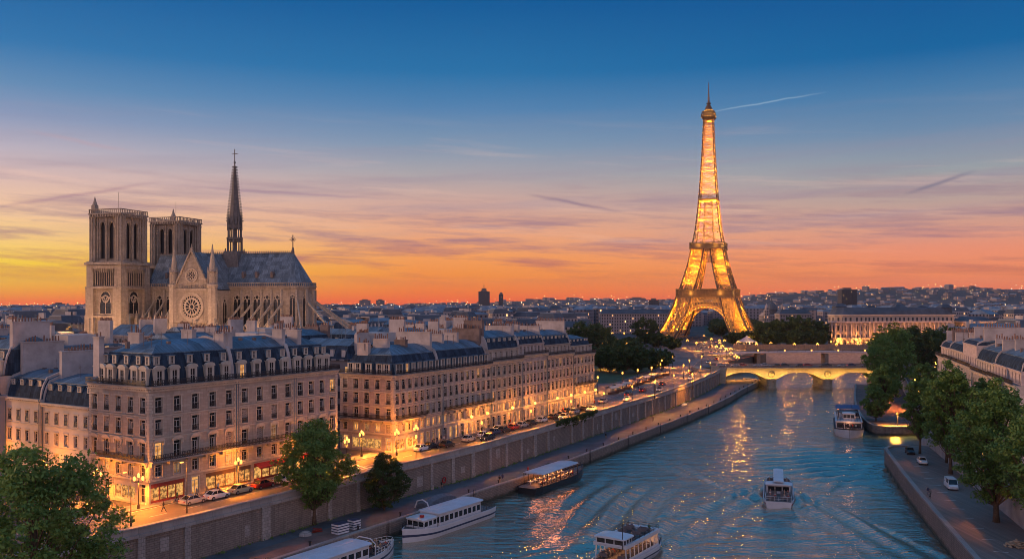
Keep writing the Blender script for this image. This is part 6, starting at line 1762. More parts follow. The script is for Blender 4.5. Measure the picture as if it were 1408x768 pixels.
# ================================================================ TREES
_tc = {}
def crown_mesh(seed, rx, rz, nc, per, leaf, mat, shape='oval'):
    key = (seed, rx, rz, nc, per, leaf, mat.name, shape)
    if key in _tc: return _tc[key]
    r_ = np.random.RandomState(seed)
    # clump centres inside an irregular envelope
    cs = []; lob = r_.uniform(0, 6.28, 6)
    while len(cs) < nc:
        d = r_.normal(size=3); d /= np.linalg.norm(d); rad = r_.uniform(.18, 1.0) ** .42
        zf = d[2] * rad
        k = 1 + .17 * math.sin(3 * math.atan2(d[1], d[0]) + lob[0]) + .13 * math.sin(5 * math.atan2(d[1], d[0]) + lob[1] + 3 * zf) + .12 * math.sin(7 * zf + lob[2])
        if shape == 'oval': wk = 1.0 - .38 * max(0, zf) ** 1.3 - .30 * max(0, -zf) ** 2
        elif shape == 'round': wk = 1.0
        else: wk = 1.0
        cs.append((d[0] * rad * rx * k * wk, d[1] * rad * rx * k * wk, zf * rz * (1 + .08 * math.sin(4 * math.atan2(d[1], d[0]) + lob[3]))))
    cs = np.array(cs)
    csz = r_.uniform(.45, 1.3, nc) * rx * .175
    C = np.repeat(cs, per, 0); SZ = np.repeat(csz, per)
    g = r_.normal(size=(nc * per, 3)); g /= np.maximum(np.linalg.norm(g, axis=1, keepdims=True), .01); g *= (r_.uniform(0, 1, (nc * per, 1)) ** .5)
    p = C + g * SZ[:, None] * np.array([1.15, 1.15, .8])
    n = len(p); nn_ = r_.normal(size=(n, 3)) * .75 + np.array([0, 0, .75]) + g * .5; nn_ /= np.linalg.norm(nn_, axis=1, keepdims=True)
    a = r_.normal(size=(n, 3)); a -= (a * nn_).sum(1, keepdims=True) * nn_; a /= np.linalg.norm(a, axis=1, keepdims=True)
    b = np.cross(nn_, a); b -= (b * a).sum(1, keepdims=True) * a; b /= np.linalg.norm(b, axis=1, keepdims=True)
    s = (leaf * r_.uniform(.45, 1.45, n))[:, None]
    v = np.stack([p - a * s, p + b * s * .55, p + a * s, p - b * s * .55], 1).reshape(-1, 3)
    me = bpy.data.meshes.new('crown'); me.vertices.add(4 * n); me.vertices.foreach_set('co', v.astype(np.float32).ravel())
    me.loops.add(4 * n); me.loops.foreach_set('vertex_index', np.arange(4 * n, dtype=np.int32))
    me.polygons.add(n); me.polygons.foreach_set('loop_start', np.arange(0, 4 * n, 4, dtype=np.int32)); me.polygons.foreach_set('loop_total', np.full(n, 4, dtype=np.int32))
    me.materials.append(mat); me.update(calc_edges=True)
    _tc[key] = (me, cs); return _tc[key]
def tree(x, y, z0, h, rx, label, group=None, seed=1, nc=260, per=70, leaf=.24, mat='leaf', shape='oval', stem=.2, cat='tree', lean=(0, 0), name='tree', trunkr=.32, rzk=None):
    """h total height, crown from stem*h to h"""
    ch = h * (1 - stem); rz = ch / 2; cz = z0 + h - rz
    t_ = empty(name, (x, y, z0), rnd.uniform(0, 6.28), label, cat, group)
    me, cs = crown_mesh(seed, 1.0 * rx, rz, nc, per, leaf, M[mat], shape)
    co_ = link('crown', me, t_, (lean[0], lean[1], h - rz))
    key = ('T', seed, round(rx, 1), round(h, 1), stem)
    if key not in _tc:
        r_ = random.Random(seed); mb = MB()
        top = h - rz * .5
        pts = [(0, 0, -.3), (.05, 0, h * stem * .5), (lean[0] * .4 + .1, lean[1] * .4, h * stem), (lean[0] * .8, lean[1] * .8, h * (stem + .25)), (lean[0], lean[1], top)]
        mb.tube(pts, [trunkr * 1.35, trunkr, trunkr * .85, trunkr * .55, .06], 8)
        for i in range(0, len(cs), max(1, len(cs) // 60)):
            c_ = cs[i]; e = Vector((c_[0] + lean[0], c_[1] + lean[1], c_[2] + h - rz)); st_ = max(h * stem * .8, e.z - rz * .7 - math.hypot(c_[0], c_[1]) * .4); st_ = min(st_, top - .5)
            s_ = Vector((lean[0] * st_ / top, lean[1] * st_ / top, st_)); m_ = s_.lerp(e, .5) + Vector((0, 0, -.3))
            mb.tube([s_, m_, e], [trunkr * .34, trunkr * .2, .03], 5, cap=False)
        _tc[key] = mb.mesh('trunk', [M['bark']], True)
    link('trunk', _tc[key], t_)
    return t_
# left side, big ones
tree(-49.5, 92, QZ, 22.6, 7.4, 'large dark plane tree filling the lower left corner of the photograph', seed=1, nc=400, per=85, leaf=.22, stem=.12, shape='round')
tree(-33.4, 149.5, QZ, 17.6, 6.0, 'tall tree on the lower quay in front of the red awning shops', seed=2, nc=330, per=80, leaf=.22, stem=.17, trunkr=.36)
tree(-23.0, 160, QZ, 10.6, 3.7, 'short bushy dark tree against the embankment wall beside the taller tree', seed=3, nc=170, per=90, leaf=.2, mat='leaf_dark', stem=.05, trunkr=.2)
# right bank, near rows
tree(80.3, 147, RZ, 23.2, 6.6, 'biggest green tree at the lower right, its trunk on the quay edge paving', seed=4, nc=380, per=85, leaf=.24, stem=.14, trunkr=.45)
tree(79.5, 132.5, RZ, 21.5, 7.0, 'tree with leaning trunk at the right edge of the photograph', seed=5, nc=300, per=80, leaf=.24, stem=.22, trunkr=.38, lean=(1.5, .5))
tree(93.0, 188, RZ, 24.0, 5.0, 'second large tree on the near right quay, behind the white van', seed=6, nc=330, per=75, leaf=.26, stem=.16, trunkr=.36)
tree(100.5, 189, GZ, 15.5, 4.6, 'bushy tree on the upper street in front of the white houses', seed=14, nc=300, per=70, leaf=.26, stem=.15, trunkr=.3)
tree(98.0, 213, RZ, 19.5, 3.9, 'slender tree at the tip of the near right quay, left one of the pair', seed=7, nc=240, per=75, leaf=.26, stem=.2, trunkr=.26)
tree(98.5, 201, RZ, 21.0, 4.2, 'slender tree at the tip of the near right quay, right one of the pair', seed=8, nc=240, per=75, leaf=.26, stem=.2, trunkr=.28)
tree(114.5, 279, 2.6, 10.5, 3.8, 'small round tree next to the lit quay lamp', seed=9, nc=150, per=60, leaf=.3, stem=.12, shape='round', trunkr=.22)
# far quay row
for k, (px, D, h, rx, lab) in enumerate(((1217, 330, 25, 7.0, 'tall green tree on the far quay, front of the riverside clump'), (1232, 352, 29, 7.6, 'tallest tree of the riverside clump on the far quay'), (1214, 372, 27, 7.4, 'tree of the riverside clump nearest the golden bridge'), (1214, 305, 15.5, 5.2, 'lower tree in front of the riverside clump on the far quay'))):
    x = (px - 704) / F * D
    tree(x, D, 2.6, h, rx, lab, seed=20 + k, nc=260, per=55, leaf=.36, stem=.16, trunkr=.34)
for k, (px, D, h, rx) in enumerate(((1262, 385, 22, 9), (1290, 400, 21, 9.5), (1308, 425, 20, 9), (1248, 430, 20, 9), (1330, 470, 17, 9), (1355, 480, 18, 10), (1385, 500, 16, 9))):
    x = (px - 704) / F * D
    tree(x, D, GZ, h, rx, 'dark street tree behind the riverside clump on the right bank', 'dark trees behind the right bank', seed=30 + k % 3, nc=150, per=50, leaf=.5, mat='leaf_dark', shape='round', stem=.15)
tree(146, 314, GZ, 10.5, 4.2, 'small tree lit orange by the street lamps beyond the slender trees', seed=9, nc=150, per=60, leaf=.34, stem=.12, shape='round', trunkr=.2)
# park on the left bank behind the second block
for k, (px, D, h, rx) in enumerate(((838, 402, 12, 6.2), (858, 396, 12.5, 6.8), (878, 398, 12, 6.5), (897, 406, 11, 6), (848, 430, 13, 7), (870, 430, 13, 7), (826, 410, 12, 6), (912, 425, 9, 4.5))):
    x = (px - 704) / F * D
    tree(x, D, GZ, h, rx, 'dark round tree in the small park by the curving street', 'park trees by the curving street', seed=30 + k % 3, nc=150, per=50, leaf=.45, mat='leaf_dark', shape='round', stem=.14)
for k, (px, D, h, rx) in enumerate(((805, 560, 20, 12), (888, 640, 21, 9.5), (822, 600, 17, 11), (540, 520, 18, 11), (556, 535, 16, 10), (845, 580, 8, 8), (868, 600, 8, 8), (905, 630, 10, 7), (925, 600, 8, 6))):
    x = (px - 704) / F * D
    if px in (540, 556): lab, gr = 'dark round tree rising above the rooftops right of the cathedral', 'trees above the rooftops'
    else: lab, gr = 'dark round tree among the gardens left of the lattice tower', 'garden trees left of the lattice tower'
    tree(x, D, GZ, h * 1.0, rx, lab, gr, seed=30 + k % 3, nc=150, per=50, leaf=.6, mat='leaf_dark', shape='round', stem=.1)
for k, (px, D, h, rx) in enumerate(((1052, 660, 17, 9), (1068, 650, 19, 9), (1084, 655, 21, 10), (1100, 640, 23, 10), (1116, 645, 20, 9), (1131, 650, 18, 8), (1060, 620, 12, 7), (1092, 615, 13, 7), (1122, 615, 13, 7), (1010, 670, 9, 7), (1024, 665, 10, 7), (1038, 672, 9, 6))):
    x = (px - 704) / F * D
    tree(x, D, GZ, h, rx, 'dark round tree in the gardens right of the lattice tower feet', 'garden trees right of the lattice tower', seed=30 + k % 3, nc=150, per=50, leaf=.6, mat='leaf_dark', shape='round', stem=.1)
for k in range(12):
    y = 830 + k * 26; 
    for sx in (-1, 1):
        x = 205 + (y - 780) * .22 + sx * 20
        tree(x, y, GZ, 11, 9, 'clipped dark tree in the double row behind the lattice tower', 'double row of trees behind the lattice tower', seed=30 + k % 3, nc=150, per=50, leaf=.8, mat='leaf_dark', shape='round', stem=.15)
# ivy hanging over the embankment wall
iv = MB(); ri = random.Random(4)
ivp = [p for p in resample(WALLS, .5) if 226 < p[1] < 250]
vs = []
for p in ivp:
    for k in range(46):
        dz = ri.random() ** 1.6 * (3.6 - abs(p[1] - 237) * .16) * (.55 + .45 * math.sin(p[1] * 1.9) * math.sin(p[1] * .7 + 1)); d = ri.uniform(.05, .7 - dz * .1)
        c_ = Vector((p[0] + .86 * d + ri.uniform(-.3, .3), p[1] - .5 * d + ri.uniform(-.3, .3), GZ + 1.6 - dz)); a = Vector((ri.gauss(0, 1), ri.gauss(0, 1), ri.gauss(0, 1))).normalized() * .22; b = a.cross(Vector((ri.gauss(0, 1), ri.gauss(0, 1), ri.gauss(0, 1)))).normalized() * .14
        iv.quad(c_ - a, c_ + b, c_ + a, c_ - b)
tag(iv.build('ivy', M['leaf_dark']), 'dark ivy hanging over the parapet of the left embankment wall', 'ivy')
# ================================================================ STREET LAMPS
def lamp_mesh(kind, lit):
    key = ('L', kind, lit)
    if key in _wc: return _wc[key]
    post = MB(); lan = MB()
    if kind == 'lantern':
        post.lathe(0, 0, [(.28, 0), (.24, .5), (.12, .7), (.08, 1.0), (.065, 4.0), (.11, 4.1), (.05, 4.3)], 8); post.bar((-.6, 0, 4.1), (.6, 0, 4.1), .07)
        for x in (-.6, .6): post.bar((x, 0, 4.1), (x, 0, 4.3), .06)
        for x, z_ in ((-.6, 4.3), (.6, 4.3), (0, 4.75)): lan.lathe(x, 0, [(.10, z_), (.22, z_ + .3), (.16, z_ + .55), (.02, z_ + .7)], 7)
        post.bar((0, 0, 4.2), (0, 0, 4.75), .06)
    elif kind == 'single':
        post.lathe(0, 0, [(.2, 0), (.16, .5), (.08, .7), (.06, 4.6), (.1, 4.7)], 7); lan.lathe(0, 0, [(.10, 4.7), (.24, 5.0), (.18, 5.3), (.02, 5.45)], 7)
    else:
        post.lathe(0, 0, [(.16, 0), (.12, .8), (.07, 1.2), (.05, 7.6)], 7); post.bar((0, 0, 7.55), (.0, -.9, 7.8), .06); lan.box(-.12, -1.2, 7.72, .12, -.7, 7.84)
    r_ = (post.mesh('post', [M['iron']]), lan.mesh('lantern', [M['bulb'] if lit else M['frame']]))
    _wc[key] = r_; return r_
def lamp(x, y, z, kind, label, group=None, power=0, hh=4.9, col=(1.0, .27, .02), rz=0.0, dx=0, dy=0):
    t_ = empty('street_lamp', (x, y, z), rz, label, 'street lamp', group); a, b = lamp_mesh(kind, power > 0)
    link('post', a, t_); link('lantern', b, t_)
    if power:
        li = bpy.data.lights.new('lamp_light', 'SPOT'); li.energy = power * 5.5; li.color = col; li.spot_size = R(142); li.spot_blend = 0.7; li.shadow_soft_size = .25
        o = bpy.data.objects.new('lamp_light', li); o.location = (dx, dy - (.95 if kind == 'tall' else 0), 4.05 if kind == 'lantern' else (7.6 if kind == 'tall' else 4.65)); COL.objects.link(o); o.parent = t_
        if kind == 'lantern': plight((dx, dy, hh + .7), power * .6, col, .3, parent=t_)
    return t_
lamp(-58.6 + .9, 137.0, GZ + .14, 'lantern', 'three globe lantern glowing at the street corner of the ornate house', power=2600, rz=.5)
GL = 'lit lanterns along the left bank street'
for s, t_, p in ((15.5, -2.6, 2600), (30, -2.6, 2400), (42.5, -2.6, 2600)):
    x, y = along(cA, s, t_); lamp(x, y, GZ + .14, 'lantern', 'glowing three globe lantern in front of the first block of shops', GL, p, rz=angL)
for px, py in ((478, 622), (528, 632), (566, 622), (655, 597), (697, 588), (759, 569), (797, 560)):
    pass
for s, t_, p in ((-7, 3, 2600), (-2.2, -2.4, 3200), (5, -2.2, 2600)):
    x, y = PB(s)[0] - uB.y * t_, PB(s)[1] + uB.x * t_; lamp(x, y, GZ + .14, 'lantern', 'glowing three globe lantern round the corner of the second block', 'lit lanterns at the second block corner', p, rz=angB)
for px in (640, 662, 697, 728, 759, 778, 797, 812):
    s = sB(px); x, y = PB(s)[0] + uB.y * 1.7, PB(s)[1] - uB.x * 1.7
    t_ = empty('wall_lamp', (x, y, GZ + 4.4), angB, 'glowing orange lamp on a bracket against the second block facade', 'wall lamp', 'bracket lamps on the second block')
    mb = MB(); mb.bar((0, 1.7, -.2), (0, 0, .3), .07); mb.build('bracket', M['iron'], t_); mb = MB(); mb.lathe(0, 0, [(.12, -.1), (.34, .15), (.3, .45), (.04, .65)], 7); mb.build('lantern', M['bulb'], t_)
    plight((0, -.5, .2), 2000, (1.0, .31, .03), .3, parent=t_)
for px, py in ((180, 724), (257, 706), ):  # posts that stand unlit; their light is added to brighten the road
    x, y = W(px, py, GZ); lamp(x, y, GZ + .14, 'tall', 'tall thin lamp post by the parapet, %s' % ('left one' if px == 180 else 'right one'), power=1700, rz=angL - PI / 2)
for s_, t_, nm in ((-4.5, 9, 'nearer one'), (-4.5, 24, 'farther one'), (-5, 40, 'farthest one')):
    x, y = along(cA, s_ + 1.6, t_); lamp(x, y, GZ, 'lantern', 'lit lantern in the side street in front of the pink houses, %s' % nm, power=2400)
for k, (x, y) in enumerate(((141, 297), (139.5, 307), (148, 321))): lamp(x, y, GZ, 'single', 'bright orange lamp beside the small lit tree on the right bank street', 'orange lamps by the small lit tree', 7000, 5, (1.0, .28, .04))
for k in range(7):
    a = Vector(av[k]); lamp(a.x + 9.5, a.y, GZ, 'lantern', 'lit lamp along the avenue to the lattice tower', 'avenue lamps', 4200, 5.0, (1.0, .33, .04)).scale = (1.1, 1.1, 1.1)
# parapet side lamps giving the road its glow
for i, p in enumerate(resample(offs([q for q in WALLS if q[1] > 150], 1.9), 24)):
    if p[1] > 400: break
    lamp(p[0], p[1], GZ + .14, 'single', 'small lit street lamp on the river side pavement of the left bank street', 'river side lamps of the left bank street', (1500 if i % 2 == 0 else 900) if p[1] < 240 else 3200, 5.0)
for i, (px, py) in enumerate(((822, 540), (856, 533), (877, 528), (896, 524), (910, 512), (925, 505), (900, 548), (940, 520), (948, 512), (952, 535), (965, 505), (832, 508), (858, 500), (880, 500))):
    x, y = W(px, py, GZ); lamp(x, y, GZ, 'single', 'lit street lamp around the park and plaza beyond the second block', 'plaza street lamps', 4500, 5.0, (1.0, .30, .03)).scale = (1.5, 1.5, 1.1)
for i, (px, py, pw) in enumerate(((830, 482, 4000), (862, 484, 4000), (842, 466, 0), (858, 466, 0), (874, 466, 0), (890, 466, 0), (925, 480, 6000), (945, 478, 6000), (958, 482, 6000), (978, 476, 6000), (996, 478, 0), (1015, 480, 5000), (1040, 484, 5000), (1060, 482, 0), (1092, 486, 6000), (1124, 486, 6000), (1150, 486, 6000), (1072, 474, 5000), (1108, 474, 0), (1180, 484, 5000), (968, 470, 5000), (1030, 474, 5000), (985, 488, 0), (1005, 492, 0))):
    x, y = W(px, py, GZ); y = min(y, 770)
    if xat(LB, y) - 2 < x < xat(RB, y) + 2 and y < ENDY: y = ENDY + 8; x = (px - 704) / F * y
    lamp(x, y, GZ, 'lantern', 'distant lit street lamp between the bridges and the lattice tower', 'distant lit street lamps', pw or 2500, 5.0, (1.0, .33, .04)).scale = (1.1, 1.1, 1.1)
# right bank street and quay
x, y = W(1238, 592, 2.6)
lamp(115.9, 266.6, 2.6 - 1.2, 'single', 'single lit lamp beside the small round tree on the far right quay', power=5200, hh=5, col=(1.0, .45, .06)).scale = (1.3, 1.3, 1.0)
for i, (xx, yy) in enumerate(((100, 196), (110.5, 228), (122, 256), (134, 283), (148, 312), (160, 338), (172, 366), (186, 395), (150, 290), (165, 325), (89, 160), (84, 140))):
    lamp(xx + 2.6, yy, GZ, 'single', 'lit orange street lamp half hidden by trees on the right bank street', 'right bank street lamps', 3800 if i < 10 else 2200, 5, (1.0, .33, .07))
lamp(86.5, 141, GZ, 'single', 'orange lamp behind the leaning tree at the right edge', power=2600, hh=5, col=(1.0, .33, .06))

# ================================================================ CARS
M['car_glass'] = pmat('car_glass', (0.015, 0.018, 0.02), 0.1, 0.1, 1)
M['rubber'] = pmat('rubber', (0.02, 0.02, 0.02), 0.9, 0.1, 1)
M['rim'] = pmat('rim', (0.35, 0.35, 0.36), 0.35, 0.1, 1, metal=.7)
M['head'] = emat('headlight', (1.0, .85, .6), 6.0)
M['headoff'] = pmat('headlight_off', (.6, .6, .6), .2, .1, 1)
M['tail'] = emat('taillight', (1.0, .05, .02), 5.0)
cars_c = {}
for n_, c_ in (('white', (.7, .7, .7)), ('silver', (.35, .36, .38)), ('black', (.02, .02, .025)), ('red', (.30, .02, .02)), ('blue', (.03, .05, .12)), ('cream', (.55, .48, .32))):
    cars_c[n_] = pmat('paint_' + n_, c_, .28, .06, 1.0, spec=.6)
def loft(mb, secs, m=0, close=True):
    """secs: list of rings of equal length"""
    n = len(secs[0]); b = len(mb.v)
    for s in secs: mb.v += [tuple(p) for p in s]
    for i in range(len(secs) - 1):
        for k in range(n): mb.f.append((b + i * n + k, b + i * n + (k + 1) % n, b + (i + 1) * n + (k + 1) % n, b + (i + 1) * n + k)); mb.mi.append(m)
    if close: mb.f.append(tuple(b + k for k in range(n - 1, -1, -1))); mb.mi.append(m); mb.f.append(tuple(b + (len(secs) - 1) * n + k for k in range(n))); mb.mi.append(m)
def car_meshes(kind='car'):
    key = ('car', kind)
    if key in _wc: return _wc[key]
    # x forward, length 4.3 (van 4.9)
    van = kind == 'van'
    if van: P_ = [(-2.4, .35, .9, .84), (-2.35, .3, 1.15, .9), (-1.2, .28, 1.2, .92), (.6, .28, 1.2, .92), (1.5, .28, 1.12, .9), (2.2, .3, .95, .85), (2.4, .38, .75, .75)]
    else: P_ = [(-2.15, .42, .78, .74), (-2.05, .32, .92, .82), (-1.3, .26, .98, .87), (0, .26, .97, .88), (.9, .26, .93, .87), (1.7, .28, .82, .84), (2.08, .32, .68, .76), (2.18, .42, .6, .68)]
    mb = MB(); secs = []
    for x, zb, zt, hw in P_: secs.append([(x, -hw, zb), (x, -hw * 1.02, (zb + zt) / 2), (x, -hw * .93, zt), (x, 0, zt + .03), (x, hw * .93, zt), (x, hw * 1.02, (zb + zt) / 2), (x, hw, zb), (x, 0, zb - .04)])
    loft(mb, secs)
    # roof on pillars
    if van: cab = [(-2.3, 1.1, .86), (-2.2, 1.95, .78), (1.0, 1.95, .78), (1.75, 1.1, .84)]
    else: cab = [(-1.75, .93, .80), (-1.05, 1.42, .62), (.15, 1.46, .62), (.95, .92, .80)]
    (xa, za, wa), (xb, zb_, wb), (xc, zc, wc), (xd, zd, wd_) = cab
    mb.add([(xb, -wb, zb_), (xc, -wc, zc), (xc, wc, zc), (xb, wb, zb_), (xb, -wb, zb_ + .06), (xc, -wc, zc + .05), (xc, wc, zc + .05), (xb, wb, zb_ + .06)], [(0, 1, 5, 4), (1, 2, 6, 5), (2, 3, 7, 6), (3, 0, 4, 7), (4, 5, 6, 7)])
    for sy in (-1, 1):
        mb.bar((xa, sy * wa, za), (xb, sy * wb, zb_), .08); mb.bar((xd, sy * wd_, zd), (xc, sy * wc, zc), .07); mb.bar(((xb + xc) / 2, sy * .86, za), ((xb + xc) / 2, sy * wb, zb_), .07)
        if van: mb.box(-2.2, sy * .8 - .03, 1.15, -.6, sy * .8 + .03, 1.9)
    body = mb.mesh('body', [cars_c['white']], False)
    gm = MB(); a_ = .985
    r0 = [(xa, -wa, za), (xd, -wd_, zd), (xd, wd_, zd), (xa, wa, za)]; r1 = [(xb, -wb * a_, zb_), (xc, -wc * a_, zc), (xc, wc * a_, zc), (xb, wb * a_, zb_)]
    gm.add([(p[0] * .97, p[1] * .985, p[2] - .02) for p in r0] + [(p[0] * .97, p[1] * .985, p[2] - .01) for p in r1], [(0, 1, 5, 4), (1, 2, 6, 5), (2, 3, 7, 6), (3, 0, 4, 7)])
    gl = gm.mesh('glass', [M['car_glass']])
    wm_ = MB(); pr = [(.30, -.1), (.33, -.06), (.33, .06), (.30, .1)]
    pts = [(0, -.1, 0), (0, .1, 0)]; wm_.tube(pts, [.33, .33], 12, 0); wm_.tube([(0, -.115, 0), (0, .115, 0)], [.19, .19], 8, 1)
    wh = wm_.mesh('wheel', [M['rubber'], M['rim']])
    hl = MB(); hl.ball((0, 0, 0), .11, 6, 0, .7); h_on = hl.mesh('headlight', [M['head']]); h_off = hl.mesh('headlight', [M['headoff']])
    tl = MB(); tl.box(-.04, -.14, -.07, .04, .14, .07); t_on = tl.mesh('taillight', [M['tail']]); t_off = tl.mesh('taillight', [cars_c['red']])
    _wc[key] = (body, gl, wh, h_on, h_off, t_on, t_off, van); return _wc[key]
_bodyc = {}
def car(x, y, z, ang, colr, label, group=None, kind='car', on=False, name='car'):
    body, gl, wh, h_on, h_off, t_on, t_off, van = car_meshes(kind)
    t_ = empty(name, (x, y, z), ang, label, 'van' if van else 'car', group)
    b = link('body', body, t_); b.material_slots[0].link = 'OBJECT'; b.material_slots[0].material = cars_c[colr]
    link('glass', gl, t_)
    for wx_, wy_ in ((-1.35, -.8), (-1.35, .8), (1.35, -.8), (1.35, .8)): link('wheel', wh, t_, (wx_, wy_, .33))
    e = 2.38 if van else 2.12
    for sy in (-1, 1): link('headlight', h_on if on else h_off, t_, (e - .04, sy * .55, .62)); link('taillight', t_on if on else t_off, t_, (-e - .02 + .02, sy * .6, .72))
    return t_
# five parked in front of the first block
for (px, py, c_, lab) in ((265, 692, 'silver', 'dark silver car parked nearest the street corner'), (298, 685, 'white', 'white car parked in front of the brown shopfront, second from the corner'), (331, 677, 'cream', 'pale yellow car parked under the street lantern, third from the corner'), (362, 670, 'red', 'dark red car parked at the red awning shops'), (391, 663, 'white', 'white car parked last in the row before the quay tree')):
    x, y = W(px, py, GZ); car(x, y, GZ + .01, angL + rnd.uniform(-.03, .03), c_, lab, on=False)
pc = ['black', 'silver', 'white', 'blue', 'black', 'red', 'silver', 'black', 'white', 'black', 'blue', 'silver', 'black']
for i, px in enumerate((588, 618, 640, 655, 668, 682, 694, 706, 722, 738, 750, 768, 782)):
    s = sB(px); q = PB(s); x, y = q[0] + uB.y * 5.2, q[1] - uB.x * 5.2
    car(x, y, GZ + .01, angB, pc[i], '%s car parked along the second block facade' % pc[i], 'cars parked along the second block')
for i, (px, py, c_, dirn) in enumerate(((601, 625, 'white', 1), (628, 622, 'black', 1), (663, 607, 'black', -1), (712, 596, 'white', 1), (742, 577, 'silver', -1), (775, 570, 'black', 1), (802, 566, 'white', -1), (826, 556, 'silver', 1), (846, 552, 'white', -1), (868, 546, 'black', 1), (888, 538, 'silver', -1), (905, 531, 'black', 1), (925, 522, 'white', -1), (858, 540, 'red', 1), (940, 515, 'black', 1))):
    x, y = W(px, py, GZ)
    k = [j for j in range(len(SL) - 1) if SL[j][1] <= y < SL[j + 1][1]]; a_ = math.atan2(SL[k[0] + 1][1] - SL[k[0]][1], SL[k[0] + 1][0] - SL[k[0]][0]) if k else 1
    # keep on the carriageway
    wx_ = xat(SL, y); d = (wx_ - x) * math.cos(a_ - PI / 2) if False else 0
    off_ = 5.2 if dirn < 0 else 9.8
    j = k[0]; nrm = Vector((-math.sin(a_), math.cos(a_))); base = Vector((xat(SL, y), y)); pp = base + nrm * off_
    car(pp.x, pp.y, GZ + .01, a_ + (PI if dirn < 0 else 0), c_, '%s car driving along the left bank street with its lights on' % c_, 'cars driving on the left bank street', on=True)
for i in range(16):
    xx = 99 + i * 5.1 + rnd.uniform(-1, 1); yy = 414.5 if i % 2 else 419.5
    car(xx, yy, 9.67, PI if i % 2 else 0, rnd.choice(pc), 'small car crossing the golden bridge with lights on', 'cars crossing the golden bridge', on=True)
for i in range(14):
    j = 1 + i * (len(av) - 4) / 14.0; a = Vector(av[int(j)]); b = Vector(av[int(j) + 1]); d = (b - a).normalized(); n_ = Vector((-d.y, d.x)); p = a.lerp(b, j % 1) + n_ * (3 if i % 2 else -3)
    if p.y < 440 or p.y > 760: continue
    car(p.x, p.y, GZ + .03, math.atan2(d.y, d.x) + (PI if i % 2 else 0), rnd.choice(pc), 'distant car on the avenue leading to the lattice tower', 'cars on the avenue to the lattice tower', on=True)
x, y = W(1308, 671, RZ); car(x, y, RZ, R(75) + PI, 'white', 'white van parked on the near right quay below the large tree', kind='van', name='van')
x, y = W(1268, 637, RZ); car(x, y, RZ, R(75) + PI, 'white', 'white car with dark windows parked near the tip of the right quay')
x, y = W(1254, 623, RZ); car(x - .5, y, RZ, R(75) + PI, 'black', 'dark car parked at the tip of the right quay, left of the white car')

